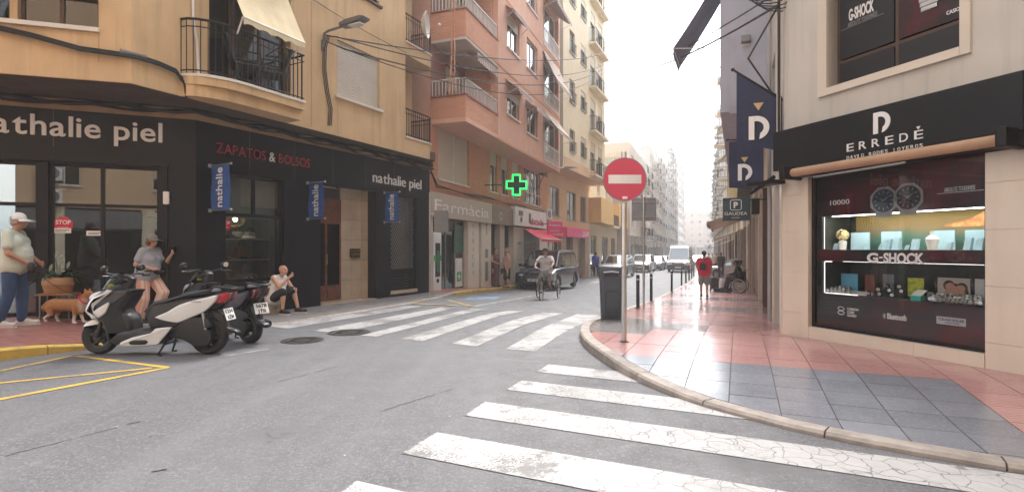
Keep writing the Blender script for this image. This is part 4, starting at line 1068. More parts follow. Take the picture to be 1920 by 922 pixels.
fb = hz(F2, 842, 410.6)
mat('green_poster', (.04, .12, .07), .5, var=.3, scale=4); mat('pharmacy_inner', (.42, .50, .44), .6, var=.35, scale=2)
mat('taupe_panel', (.44, .36, .29), .45, var=.05); mat('taupe_dark', (.22, .16, .12), .5, var=.05)
opening_row(F2, B2, [(828, 878, ('glass', 'glass_shop', 3, 'grey_frame', 'pharmacy_inner')), (878, 898, ('pillar', 'stone_cream')), (898.5, 902, ('glass', 'glass_shop', 1, 'grey_frame', 'pharmacy_inner')), (903, 921, ('pillar', 'stone_cream')),
    (921.5, 937, ('void', 'shade_brown')), (937.5, 946, ('pillar', 'taupe_panel')), (946.5, 963, ('void', 'shade_brown')), (963.5, 982, ('pillar', 'stone_cream')), (982.5, 1011, ('grille',)), (1011.5, 1027, ('pillar', 'stone_cream'))], -1, fb)
def fascia_sign(fr, pa, pb, zb, zt, m, name, label, out=.12, texts=(), y=0):
    u0, u1 = fr.u(pa, out), fr.u(pb, out); t = thing_on(fr, u0, -out, zb, 0, name, label, 'sign')
    MB(fr).cham(u0, u1, -out, -.002+y, zb, zt, .015).build('board', m, t)
    for (txt, a, b, z, h, tm, bold) in texts:
        ua = u0+(u1-u0)*a; mb = MB(fr); mb.text(txt, ua, z, width=(u1-u0)*(b-a), h=h, y=-out-.004, ext=.006, bold=bold); mb.build('lettering', tm, t)
    return t
hF = FT-fb
fascia_sign(F2, 806, 923, fb, FT, 'taupe_panel', 'pharmacy_sign', 'long taupe fascia sign of the pharmacy with pale outlined lettering', .15, [('Farmàcia', .06, .93, fb+hF*.25, hF*.5, 'plastic_white', -.0)])
fascia_sign(F2, 923.6, 965, fb, FT-.02, 'taupe_dark', 'fascia_board', 'plain brown fascia panel between the pharmacy sign and the white sign', .12, [('O', .28, .42, fb+hF*.25, hF*.45, 'shutter_cream', 0)])
mat('maroon', (.30, .02, .05), .5); mat('pink_sign', (.78, .06, .22), .45, var=.05); mat('pink_awning', (.62, .05, .09), .8, var=.08)
fascia_sign(F2, 966, 1025, fb+.05, FT+.12, 'plastic_white', 'shop_sign', 'white shop sign with maroon lettering and a small dark emblem', .22, [('alatada', .42, .88, fb+hF*.25, hF*.42, 'maroon', .02)])
mb = MB(F2); u = F2.u(978, .24); mb.box(u-.35, u+.25, -.232, -.222, fb+hF*.65, fb+hF*.95); mb.ball((u, -.235, fb+hF*.45), (.16, .01, .14)); mb.box(u+1.2, u+1.5, -.232, -.222, fb+hF*.3, fb+hF*.9)
t = [o for o in bpy.data.objects if o.name.startswith('shop_sign')][0]; mb.build('emblem', 'brown_frame', t)
fascia_sign(F2, 968, 978, 1.0, fb, 'stone_cream', 'wall_panel', 'narrow upright cream sign panel with small letters beside the rolling grille', .02, [('LA TAULA', .2, .8, 1.6, .12, 'taupe_dark', 0)])
for pa, pb, lab, txts in ((879, 897, 'tall taupe pillar panel with vertical pale letters beside the pharmacy door', 'V\nI\nC\nT\nO\nR'),):
    pass
# pharmacy: posters, letters on the white column
u = F2.u(912); mb = MB(F2)
for py, h in ((475, .35), (502, .5), (520, .28)): z = hz(F2, 912, py); mb.box(u-.14, u+.16, -.012, -.002, z-h/2, z+h/2)
mb.build('notice_panel', 'grey_frame', B2); MB(F2).text('T', u-.12, hz(F2, 912, 440), h=.45, width=.25, y=-.01, ext=.004, bold=.01).build('letter', 'grey_frame', B2)
u = F2.u(887); z = hz(F2, 887, 540)
for k, ch in enumerate('FARMACIA'[::-1]): MB(F2).text(ch, u-.1, z+.5+.30*k, h=.2, width=.2, y=-.008, ext=.004).build('letter', 'shutter_cream', B2)
u = F2.u(858, -.15); z = hz(F2, 858, 500); po = thing_on(F2, u, .18, z, 0, 'window_poster', 'dark green poster in the upper pharmacy door glass', 'poster'); MB(F2).box(u-.2, u+.55, .165, .18, z+.5, z+1.5).build('print', 'green_poster', po)
po = thing_on(F2, u, .18, z, 0, 'window_poster', 'white poster with a green cross low in the pharmacy door glass', 'poster'); MB(F2).box(u-.15, u+.45, .165, .18, z-.75, z+.3).build('print', 'plastic_white', po)
gr_m = mat('green_flat', (.03, .35, .08), .5); mb = MB(F2); mb.box(u-.02, u+.32, .155, .163, z-.55, z-.2); mb.build('print', gr_m, po)
mb = MB(F2); mb.box(u+.12, u+.18, .15, .154, z-.5, z-.25); mb.box(u+.03, u+.27, .1495, .1535, z-.41, z-.34); mb.build('cross', 'plastic_white', po)
po = thing_on(F2, u, .18, z, 0, 'window_poster', 'orange poster in the pharmacy door glass', 'poster'); MB(F2).box(u+.6, u+.95, .165, .18, z-.1, z+.45).build('print', mat('orange_flat', (.65, .22, .06), .5), po)
# dispensing machine
u0, u1 = F2.u(813, .1), F2.u(828, .1); vm = thing_on(F2, u0, -.1, -.3, 0, 'vending_machine', 'tall white dispensing machine set in the wall at the near end of the pharmacy', 'machine')
zt = hz(F2, 813, 435, .1); MB(F2).cham(u0, u1, -.10, .3, -.5, zt, .03).build('casing', 'plastic_white', vm)
MB(F2).box(u0+.12, u1-.12, -.115, -.101, zt-1.45, zt-.35).build('display', 'black_panel_matt', vm); mb = MB(F2); mb.box(u0+.17, u1-.17, -.125, -.116, zt-1.3, zt-.6); mb.build('goods', 'green_poster', vm)
MB(F2).box(u0+.02, u1-.02, -.115, -.101, zt-.93, zt-.75).build('green_bar', gr_m, vm); mb = MB(F2); mb.lathe([(.07, -.12), (.07, -.10)], c=((u0+u1)/2, 0, .35), axis='y', seg=16); mb.build('outlet', 'black_metal', vm)
# green cross
cpx = F2.u(968, 1.5)
gc_y = FPX*1.0/45*1; 
cz = F2.z(968, 347, 1.15); cu = F2.u(968, 1.15); bu = F2.u(917, .0)
gneon = mat('neon_green', (.02, .95, .16), .5, emit=.8); cr = thing_on(F2, cu, -1.15, cz, 0, 'pharmacy_cross', 'lit green neon pharmacy cross on a bracket above the pharmacy', 'sign')
FX = Frame(*F2.P(cu, -1.15, cz), 0.12)
def crossp(a, b): return [(-a, -b), (-a, -a*1.0), (-b, -a), (-b, a), (-a, a), (-a, b), (a, b), (a, a), (b, a), (b, -a), (a, -a), (a, -b)]
def cross_outline(r1, r2, q): return [(-r1, -r2), (r1, -r2), (r1, -r1), (r2, -r1), (r2, r1), (r1, r1), (r1, r2), (-r1, r2), (-r1, r1), (-r2, r1), (-r2, -r1), (-r1, -r1)]
MB(FX).prism(cross_outline(.17, .43, 0), -.06, .06).build('body', 'black_panel_matt', cr)
for r1, r2 in ((.165, .42), (.13, .385)):
    for y in (-.07, .07): MB(FX).tube([(x, y, z) for x, z in cross_outline(r1, r2, 0)], .012, 6, True, False).build('neon_tube', gneon, cr)
mb = MB(FX); mb.rod((-.42, 0, 0), (-.42-1.15, 0, -.02), .025); mb.build('bracket', 'green_poster', cr)

# ================================================================== cream building (third on the left)
OV3 = 1.1
P3 = F2.P(E2+.02, 0, 0); F3 = Frame(P3.x, P3.y, 0, ang(SD)*1.0); F3.M = Matrix.Translation(F3.o) @ Matrix.Rotation(ang(SD), 4, 'Z')
B3 = thing('apartment_building', 'tall cream apartment building with narrow windows and stacked balconies', 'building', F3.o, F3.ang)
L3 = F3.u(1104); z3 = F3.z(1065, 316, OV3); zl = -1.2
h3 = [(F3.u(1031), F3.u(1049), F3.z(1040, 404), F3.z(1040, 350)), (F3.u(1063), F3.u(1080), F3.z(1070, 412), F3.z(1070, 360)), (F3.u(1088), F3.u(1099), F3.z(1093, 415), F3.z(1093, 368))]
f3t = F3.z(1063, 427)
L3u = F3.u(1133, OV3)
wall('lower_wall', 'stucco_peach', F3, B3, 0, L3, f3t, z3, h3)
for k, h in enumerate(h3): stamp(win_proto(h[1]-h[0], h[3]-h[2], 'low', 'grey_frame', 'glass_window', 'curtain', 2, True), B3, F3, h[0], 0, h[2])
MB(F3).prism([(-.3, 0), (-.3, -OV3), (L3u, -OV3), (L3u, 0)], z3, z3+.16, plane='xy').build('soffit', 'stucco_peach', B3)
MB(F3).box(-.31, L3u, -OV3-.02, -OV3-.002, z3, z3+.6).build('parapet_band', 'stucco_peach', B3)
c3 = [(1068, 1078), (1089, 1098), (1107, 1116), (1121, 1129)]; u3 = [(F3.u(a, OV3), F3.u(b, OV3)) for a, b in c3]
S3 = 2.85; n3 = 9
for k in range(n3):
    zf = z3+.16+S3*k; hk = [(u3[0][0], u3[0][1], zf+.9, zf+2.2), (u3[1][0], u3[1][1], zf+1.0, zf+2.2), (u3[2][0], u3[2][1], zf+.15, zf+2.3), (u3[3][0], u3[3][1], zf+.15, zf+2.3)]
    wall('street_wall', 'stucco_cream', F3, B3, -.3, L3u, zf, zf+S3-.002, hk, y=-OV3, th=.2)
    for j, h in enumerate(hk):
        if j < 2: stamp(win_proto(h[1]-h[0], h[3]-h[2], 'c3', 'grey_frame', 'glass_window', 'curtain', 2, True, .25*j, 'shutter_cream', 'y'), B3, F3, h[0], -OV3, h[2])
        else:
            stamp(win_proto(h[1]-h[0], h[3]-h[2], 'c3d', 'grey_frame', 'glass_window', 'curtain', 2, False, .3, 'shutter_cream'), B3, F3, h[0], -OV3, h[2])
            b = MB(F3).box(h[0]-.3, h[1]+.3, -OV3-.45, -OV3-.001, zf, zf+.12).build('balcony', 'stucco_cream', B3); mb = MB(F3); railing(mb, [(h[0]-.27, -OV3), (h[0]-.27, -OV3-.42), (h[1]+.27, -OV3-.42), (h[1]+.27, -OV3)], zf+.12, .9, .16, .01, .018, False); mb.build('railing', 'black_metal', b)
MB(F3).prism([(-.3, -OV3+.45), (L3u-.1, -OV3+.45), (L3u-.1, 10), (-.3, 10)], z3+.17, z3+S3*n3, plane='xy').build('core', 'dark_room', B3)
MB(F3).box(-.5, -.301, -OV3, 10, z3, z3+S3*n3+.3).build('end_wall', 'stucco_cream', B3); MB(F3).box(L3u-.099, L3u+.15, -OV3, 10, z3, z3+S3*n3+.3).build('end_wall', 'stucco_cream', B3)
MB(F3).box(0, L3, .9, 6, zl, z3).build('core', 'dark_room', B3)
mat('pillar_tan', (.46, .33, .23), .6, var=.06)
opening_row(F3, B3, [(1030, 1035, ('pillar', 'stone_cream')), (1035.2, 1052, ('glass', 'glass_shop', 2, 'white_frame', 'curtain')), (1052.5, 1062, ('pillar', 'pillar_tan')), (1062.2, 1074, ('glass', 'glass_shop', 1, 'brown_frame', 'shade_brown')),
    (1074.5, 1084, ('pillar', 'pillar_tan')), (1084.2, 1097, ('void', 'shade_brown')), (1097.3, 1104, ('pillar', 'pillar_tan'))], -1.2, f3t)
fascia_sign(F3, 1064, 1105, F3.z(1064, 444, .2), F3.z(1064, 427, .2)+.05, 'pink_sign', 'shop_sign', 'bright pink fascia sign with white capital letters', .3, [('DLM', .66, .95, F3.z(1064, 441, .2), .35, 'white_letter', .02)])
fascia_sign(F3, 1031, 1061, F3.z(1045, 445, .2), F3.z(1045, 424, .2), 'pink_awning', 'shop_sign', 'small faded pink sign band behind the projecting pink sign', .2, [('Rebaixes', .1, .8, F3.z(1045, 440, .2), .25, 'white_letter', .01)])
p = F3.P(F3.u(1040, 1.0), -1.0, F3.z(1040, 427, 1.0)); t = thing('projecting_sign', 'pink rectangular projecting sign with white script above the pavement', 'sign', p, .2)
fp = Frame(*p, .2); MB(fp).cham(-.42, .42, -.05, .05, -.33, .33, .02).build('panel', 'pink_sign', t); mb = MB(fp); mb.text('Rebeca', 0, .08, width=.6, h=.14, y=-.056, ext=.003, center=True); mb.text('moda', 0, -.2, width=.5, h=.1, y=-.056, ext=.003, center=True); mb.build('lettering', 'white_letter', t)
MB(fp).rod((-.42, 0, .2), (-1.1, 0, .2), .02).build('bracket', 'black_metal', t)
# air-conditioning unit
def ac_unit(fr, u, z, y, label, w_=.85, h_=.6):
    t = thing_on(fr, u, y, z, 0, 'air_conditioner', label, 'air conditioner'); f2 = Frame(*fr.P(u, y, z), fr.ang)
    MB(f2).cham(0, w_, -.32, 0, 0, h_, .015).build('casing', 'plastic_white', t); mb = MB(f2); mb.lathe([(h_*.40, -.325), (h_*.40, -.335), (h_*.36, -.335), (h_*.36, -.322)], c=(w_*.4, 0, h_*.5), axis='y', seg=20)
    for k in range(6): r_ = h_*.06*(k+.5); mb.tube([(w_*.4+r_*math.cos(a), -.333, h_*.5+r_*math.sin(a)) for a in [2*math.pi*q/16 for q in range(16)]], .003, 4, True)
    mb.build('fan_guard', 'grey_frame', t)
    for x in (.12, w_-.12): MB(f2).box(x-.02, x+.02, -.34, .0, -.04, -.002).build('bracket', 'grey_frame', t)
ac_unit(F3, F3.u(1025, .3)+.0, F3.z(1030, 412, .3), -.02, 'air conditioning unit under the first window of the cream building')
awn(F2, .25, F2.u(985, .3), F2.u(1026, .3), fb-.05, .85, .5, 'pink_awning', 'awning', 'crimson sloping shop awning beside the rolling grille')
# ================================================================== generic buildings further down the street
def facade_building(fr, length, z1, label, wm, bays, floors, zlow=-2.5, base_h=3.4, storey=2.9, depth=10, balc=(), style='plain', shutm='shutter_cream', gapw=1.1, base_m='stucco_grey', awn_prob=0, end_wall=None, parapet=.5, guard=None):
    t = thing('apartment_building', label, 'building', fr.o, fr.ang); z0 = base_h
    bw = length/bays; ww = min(gapw, bw*.6)
    wh = []
    for k in range(floors):
        for b in range(bays):
            u = bw*(b+.5)-ww/2; zf = z0+storey*k
            bal = b in balc; wh.append((u, u+ww, zf+(.15 if bal else .95), zf+2.3, bal, b, k))
    wall('street_wall', wm, fr, t, 0, length, z0, z0+storey*floors+parapet, [h[:4] for h in wh], th=.2)
    for h in wh:
        stamp(win_proto(h[1]-h[0], h[3]-h[2], style, 'white_frame', 'glass_window', 'curtain', 2, not h[4], random.choice([0, .3, .6]), shutm), t, fr, h[0], 0, h[2])
        if h[4]:
            zf = h[2]-.15; bp = proto(('balc', round(ww, 2), wm), lambda: [('balcony', MB().box(-.35, ww+.35, -.85, -.001, 0, .13), wm, [('railing', (lambda m: (railing(m, [(-.33, 0), (-.33, -.82), (ww+.33, -.82), (ww+.33, 0)], .13, .9, .17, .011, .02, False), m)[1])(MB()), 'black_metal')])])
            stamp(bp, t, fr, h[0], 0, zf)
            if random.random() < awn_prob: 
                ap = proto(('awnp', round(ww, 2)), lambda: [('awning', awning_mb(WORLD, -.4, ww+.4, 0, .8, .9, .12, .2), 'awning_cream')]); stamp(ap, t, fr, h[0], 0, h[3]+.1)
    MB(fr).prism([(.02, .45), (length-.02, .45), (length-.02, depth), (.02, depth)], zlow, z0+storey*floors, plane='xy').build('core', 'dark_room', t)
    MB(fr).box(0, .25, .201, depth, zlow, z0+storey*floors+parapet).build('end_wall', end_wall or wm, t); MB(fr).box(length-.25, length, .201, depth, zlow, z0+storey*floors+parapet).build('end_wall', wm, t)
    MB(fr).box(.25, length-.25, .2, depth, z0+storey*floors+.002, z0+storey*floors+.2).build('roof', 'stucco_grey', t)
    # ground floor: pillars and shop openings
    nb = max(2, int(length/3.2)); pw = .5
    for b in range(nb+1):
        u = (length-pw)*b/nb; MB(fr).box(u, u+pw, .0, .35, zlow, z0-.002).build('pillar', base_m, t)
        if b < nb:
            v = (length-pw)*(b+1)/nb; mb = MB(fr); mb.box(u+pw, v, .2, .26, z0-1.0, z0-.9); mb.box((u+pw+v)/2-.03, (u+pw+v)/2+.03, .2, .26, zlow, z0-1.0); f = mb.build('shop_window', 'grey_frame', t); MB(fr).box(u+pw, v, .22, .23, zlow, z0-1.0).build('pane', 'glass_dark', f)
            MB(fr).box(u+pw+.001, v-.001, -.06, .3, z0-.898, z0-.1).build('fascia', random.choice(['stucco_grey', 'taupe_dark', 'plastic_white', 'stucco_cream', 'grey_frame']), t)
    return t
def lot(s0, s1, t0, left=True):
    """frame along the street between s0 and s1 at offset t0; x to the right when facing it"""
    a, b = W(s0, t0), W(s1, t0)
    if not left: a, b = b, a
    z = 0
    return wall_frame(a, b), math.hypot(a[0]-b[0], a[1]-b[1])
random.seed(21)
# yellow low building
sB4 = st(*F3.P(L3u+.2, 0, 0).xy)[0]; tB4 = st(*F3.P(L3, 0, 0).xy)[1]
sY = st(*F3.P(L3, 0, 0).xy)[0]+.1
f4, l4 = lot(sY, sY+14, tB4); zy0 = f4.z(1110, 421, 1.0); zy1 = f4.z(1110, 362, 1.0)
B4 = thing('apartment_building', 'low yellow building with boxed-out upper floor over cream shops', 'building', f4.o, f4.ang)
wall('lower_wall', 'stucco_cream', f4, B4, 0, l4, -1.5, zy0+.3, [(1.2, 3.6, -1.2, 2.4), (6, 9, -1.2, 2.4), (10.5, 13, -1.2, 2.4)])
for a, b in ((1.2, 3.6), (6, 9), (10.5, 13)): stamp(win_proto(b-a, 3.6, 'shop', 'grey_frame', 'glass_window', 'shade_brown', 2, False), B4, f4, a, 0, -1.2)
MB(f4).box(-.05, 5.5, -1.05, 0, zy0+.301, zy1).build('upper_box', 'stucco_yellow', B4); MB(f4).box(8.5, l4, -1.05, 0, zy0+.301, zy1+.2).build('upper_box', 'stucco_yellow', B4)
wall('upper_wall', 'stucco_peach', f4, B4, 5.5, 8.5, zy0+.301, zy1+.2, [(6.2, 7.8, zy0+.5, zy1-.4)]); stamp(win_proto(1.6, zy1-zy0-.9, 'y', 'white_frame', 'glass_window', 'curtain', 2, False), B4, f4, 6.2, 0, zy0+.5)
mb = MB(f4); railing(mb, [(5.5, -1.0), (8.5, -1.0)], zy0+.3, .9, .15, .01, .02, False); mb.build('railing', 'black_metal', B4); MB(f4).box(5.5, 8.5, -1.05, .2, zy0+.301-.15, zy0+.299).build('balcony_floor', 'stucco_cream', B4)
wall('attic_wall', 'stucco_cream', f4, B4, 0, l4, zy1+.201, zy1+3.2, [(2, 3.2, zy1+1, zy1+2.3), (6, 7.2, zy1+1, zy1+2.3), (10, 11.2, zy1+1, zy1+2.3)], y=.4)
for a in (2, 6, 10): stamp(win_proto(1.2, 1.3, 'y2', 'white_frame', 'glass_window', 'curtain', 2), B4, f4, a, .4, zy1+1)
MB(f4).box(0.02, l4-.02, .7, 9, -1.5, zy1+3.1).build('core', 'stucco_cream', B4)
s = sY+14.3
TL = tB4
specs = [ (17, 'stucco_pale', 4, 3, (2, 3), 'pale pink set-forward building with long window bands, beyond the yellow building', 3.6),
          (14, 'stucco_white', 4, 4, (0, 2), 'pale apartment building with sun awnings, fourth block up the left side', 3.4),
          (15, 'stucco_pale', 5, 5, (1, 3), 'beige apartment building with stacked balconies farther up the left side', 3.4),
          (18, 'stucco_pale', 5, 6, (0, 2, 4), 'tall grey building with many balconies far up the left side', 3.4),
          (22, 'stucco_white', 6, 8, (1, 3, 5), 'whitish building far up the left side, before the bend', 3.4),
          (26, 'stucco_pale', 6, 9, (0, 3, 5), 'tall slab far away on the left side of the street', 3.4),
          (34, 'stucco_white', 8, 12, (1, 4, 6), 'hazy pale building at the far left end of the street', 3.4),
          (45, 'stucco_pale', 8, 13, (1, 4, 6), 'farthest hazy building on the left end of the street', 3.4)]
for k, (ln, wm, bays, fl, bal, lab, bh) in enumerate(specs):
    f, l_ = lot(s, s+ln-.15, TL+(1.2 if k == 0 else random.uniform(-.3, .6))); TB = facade_building(f, l_, 0, lab, wm, bays, fl, -3.5, bh-.9, 2.85, 12, bal, awn_prob=.45 if k < 5 else .2, gapw=1.7); s += ln
    if k == 0:
        fe_ = Frame(*f.P(0, 11.5, 0), f.ang-R(90))
        for z_ in (3.9, 6.75, 9.6):
            for u_ in (1.2, 4.6, 8.2): stamp(win_proto(2.6, 1.2, 'band', 'white_frame', 'glass_window', 'curtain', 3, True, .4, 'shutter_cream'), TB, fe_, u_, -.13, z_)
# end face of the set-forward building, facing the camera
# far closing building at the street end
a, b = W(250, -16), W(250, 8); fe = wall_frame(a, b); facade_building(fe, 24, 0, 'hazy pale building closing the far end of the street', 'stucco_pale', 7, 5, -3.5, 3, 2.9, 12, ())

# ================================================================== right-hand corner building (jeweller)
FR = Frame(4.18, 8.20, 0, ang((.349, -.937))); LR = 6.6
BR = thing('corner_building', 'cream stone corner building with the black jeweller shop front, on the right', 'building', FR.o, FR.ang)
zt = FR.z(1467, 251); zb = FR.z(1467, 323)
rw0, rw1 = FR.u(1520), FR.u(1850); rz0 = FR.z(1520, 611); rz1 = zb-.02
zbase = -.6
# stone cladding at ground level, panel by panel
def clad(fr, u0, u1, z0, zl_, par, nu, y0=-.03, y1=.3):
    for j in range(len(zl_)-1): panels(fr, u0, u1, zl_[j], zl_[j+1], y0, y0+.028, 'stone_cream', par, nu, 1, .0015, jit=.001)
    MB(fr).box(u0, u1, y0+.0295, y1, z0, zl_[-1]).build('pier', 'stone_wall', par)
clad(FR, 0, rw0-.12, zbase, [-.2, .45, 1.05, 1.65, 2.2, zb], BR, 1)
clad(FR, rw1+.0, rw1+.42, zbase, [-.2, .4, 1.0, 1.6, 2.1, zb-.15], BR, 1); clad(FR, rw1+.42, rw1+.62, zbase, [-.2, .4, 1.0, 1.6, 2.1, zb-.15], BR, 1, .01)
clad(FR, rw1+.62, LR, zbase, [-.2, .7, 1.5, 2.0, zb-.15], BR, 3)
MB(FR).box(rw0-.12, rw0, -.05, .3, zbase, zb).build('door_jamb', 'stone_cream', BR)
panels(FR, rw0, rw1, zbase, rz0-.004, -.045, .0, 'stone_cream', BR, 3, 1, .0015); MB(FR).box(rw0, rw1, .001, .3, zbase, rz0-.003).build('plinth', 'stone_wall', BR)
MB(FR).box(0, LR, .03, .3, zb, zt+.01).build('beam', 'stone_wall', BR)
# fascia
js = thing_on(FR, 0, -.2, zb, 0, 'shop_sign', 'black jeweller fascia sign reading ERREDÉ under a white D-shaped emblem', 'sign')
MB(FR).cham(-.02, FR.u(1918, .2), -.20, .029, zb, zt, .01).build('board', 'black_panel_matt', js); MB(FR).cham(FR.u(1919, .2), LR, -.20, .029, zb+.02, zt, .01).build('board', 'black_panel_matt', js)
def d_logo(mb, cx, cz, h, y, th=.01, M=None):
    w_ = h*.80; s_ = h*.22
    mb.prism([(cx-w_/2, cz-h/2), (cx-w_/2+s_, cz-h/2), (cx-w_/2+s_, cz+h/2), (cx-w_/2, cz+h/2)], y, y+th, M)
    # arc with a gap at the lower left
    ox = cx-w_/2+s_*1.02; r1 = h/2; n = 12; pts = []
    x_c = cx+w_*.5-h*.5
    outer = [(ox, cz+r1)]+[(x_c+r1*math.cos(a), cz+r1*math.sin(a)) for a in [math.pi/2-math.pi*.93*k/n for k in range(n+1)]]
    inner = [(x_c+(r1-s_)*math.cos(a), cz+(r1-s_)*math.sin(a)) for a in [math.pi/2-math.pi*.82*k/n for k in range(n+1)]][::-1]+[(ox, cz+r1-s_)]
    pl = outer+inner; m = len(outer)
    # build as strip to stay planar and clean
    for i in range(m-1):
        a, b, c, d = outer[i], outer[i+1], inner[len(inner)-2-i] if i < m-1 and len(inner)-2-i >= 0 else inner[0], inner[len(inner)-1-i]
        mb.prism([a, b, c, d], y, y+th, M)
mb = MB(FR); lu, lz = FR.hit(1653, 229, .21); 
lh = (FR.z(1653, 209, .2)-FR.z(1653, 249, .2)); d_logo(mb, lu, lz, lh, -.212); mb.build('emblem', 'white_letter', js)
def letters(fr, txt, pa, pb, pyt, pyb, off, m, par, bold=0, name='lettering', spaced=False):
    u0, u1 = fr.u(pa, off), fr.u(pb, off); z0 = fr.z(pa, pyb, off); z1 = fr.z(pa, pyt, off)
    if spaced:
        n = len(txt)-1; 
        for k, ch in enumerate(txt):
            if ch == ' ': continue
            ww = (u1-u0)/(len(txt)*1.0)*(.62 if spaced is True else spaced); x = u0+(u1-u0)*k/(len(txt)-.4)
            o = MB(fr).text(ch, x, z0, width=ww if ch not in 'IJ' else ww*.35, h=(z1-z0), y=-off-.004, ext=.003, bold=bold).build(name, m, par)
    else: MB(fr).text(txt, u0, z0, width=u1-u0, h=z1-z0, y=-off-.004, ext=.003, bold=bold).build(name, m, par)
letters(FR, 'ERREDE', 1588, 1732, 270, 285, .2, 'white_letter', js, .004, 'letter', True)
mb = MB(FR); hu, hz_ = FR.hit(1722, 240, .205); mb.prism([(hu-.022, hz_+.018), (hu, hz_-.018), (hu+.022, hz_+.018)], -.21, -.203); mb.build('accent', 'white_letter', js)
letters(FR, 'DAVID RODES JOYEROS', 1588, 1730, 293, 299, .2, 'white_letter', js, .0, 'letter', .7)
# retracted awning cassette under the sign
ja = thing_on(FR, 0, -.35, zb-.1, 0, 'awning', 'rolled-up tan shop awning in its black cassette under the jeweller sign', 'awning')
r0, r1_ = FR.u(1480, .3), FR.u(1880, .3)
MB(FR).lathe([(.055, 0), (.062, .02), (.062, r1_-r0-.02), (.055, r1_-r0)], c=(r0, -.24, zb-.075), axis='x', seg=16).build('cloth_roll', mat('awning_tan', (.42, .26, .16), .85, var=.1), ja)
MB(FR).box(r0-.1, LR-.3, -.2, .02, zb-.14, zb-.01).build('cassette', 'black_metal', ja)
for u in (r0-.05, r1_+.03): MB(FR).cham(u-.05, u+.05, -.40, -.002, zb-.17, zb+.03, .02).build('end_bracket', 'black_metal', ja)
mb = MB(FR); mb.rod((rw0+.35, -.36, zb-.2), (rw0+1.6, -.42, zb-.19), .014); mb.build('folding_arm', 'grey_frame', ja)
mb = MB(FR); mb.box(-.4, .12, -.34, -.1, zb-.2, zb-.14); mb.rod((-.35, -.3, zb-.3), (.1, -.3, zb-.1), .03); mb.build('folding_arm', 'black_metal', ja)
# first-floor wall and window with the poster
q0, q1 = FR.u(1553), FR.u(1803); qz = FR.z(1553, 166); TOPR = 14.0
oh = [(q0, q1, qz+3.0*k, qz+3.0*k+1.9) for k in range(3)]
wall('upper_wall', 'stone_wall', FR, BR, 0, LR, zt+.011, TOPR, oh, th=.3)
for k in range(3):
    z = qz+3.0*k; mb = MB(FR); mb.box(q0-.14, q0-.0, -.04, .29, z-.1, z+2.0); mb.box(q1, q1+.10, -.04, .29, z-.1, z+2.0); mb.box(q0, q1, -.05, .29, z-.1, z-.002); mb.box(q0, q1, -.04, .29, z+1.9, z+2.0); mb.build('window_surround', 'stone_cream', BR)
    GLZ[0] = 'glass_dark'; joinery(FR, q0, q1, z, z+1.9, [(q0+q1)/2], [z+.36], BR, y0=.18, y1=.24, m='brown_frame', t=.045)
    if k: MB(FR).box(q0, q1, .4, .42, z, z+1.9).build('curtain', 'curtain', BR)
MB(FR).box(q0, q1, .262, .30, qz, qz+1.9).build('backing', 'black_panel_matt', BR)
for a, b in ((0, .5), (.5, 1)):
    pass
red_art = art_mat('poster_dark_red', [(0, (.006, .006, .008)), (.45, (.008, .007, .009)), (.62, (.09, .006, .012)), (.72, (.02, .008, .01)), (.8, (.008, .007, .009))], 1.2, rough=.35)
mat('poster_black', (.012, .013, .018), .35)
um = (q0+q1)/2
MB(FR).box(q0+.05, um-.03, .165, .175, qz+.05, qz+.335).build('reflection_cover', 'poster_black', BR); MB(FR).box(um+.03, q1-.05, .165, .175, qz+.05, qz+.335).build('reflection_cover', 'poster_black', BR)  # dark sheets added to cover the reflection in the lower panes
po = thing_on(FR, q0, .17, qz, 0, 'window_poster', 'dark watch poster with G-SHOCK lettering, left pane of the upper window', 'poster'); MB(FR).box(q0+.05, um-.03, .165, .175, qz+.40, qz+1.85).build('print', 'poster_black', po)
letters(FR, 'G-SHOCK', 1592, 1639, 19, 40, -.165, 'white_letter', po, .03); letters(FR, 'ABSOLUTE TOUGHNESS', 1590, 1645, 44, 52, -.165, 'grey_frame', po, .01); MB(FR).box(FR.u(1577, -.16), FR.u(1657, -.16), .160, .164, qz+.80, qz+.806).build('rule', 'grey_frame', po)
po = thing_on(FR, um, .17, qz, 0, 'window_poster', 'dark red watch poster showing a steel wristwatch strap, right pane of the upper window', 'poster'); MB(FR).box(um+.03, q1-.05, .165, .175, qz+.40, qz+1.85).build('print', red_art, po)
mb = MB(FR); u = FR.u(1742, -.16); zz = FR.z(1742, 20, -.16)
for k in range(7): mb.cham(u-.09-.012*k, u+.09+.012*k, .15, .163, zz+.01+.058*k, zz+.062+.058*k, .008)
mb.build('watch_strap', 'steel', po); letters(FR, 'CASIO', 1775, 1800, 22, 29, -.165, 'white_letter', po, .02)
MB(FR).box(.45, LR, .5, 6, -.5, TOPR-.2).build('core', 'dark_room', BR) if False else None
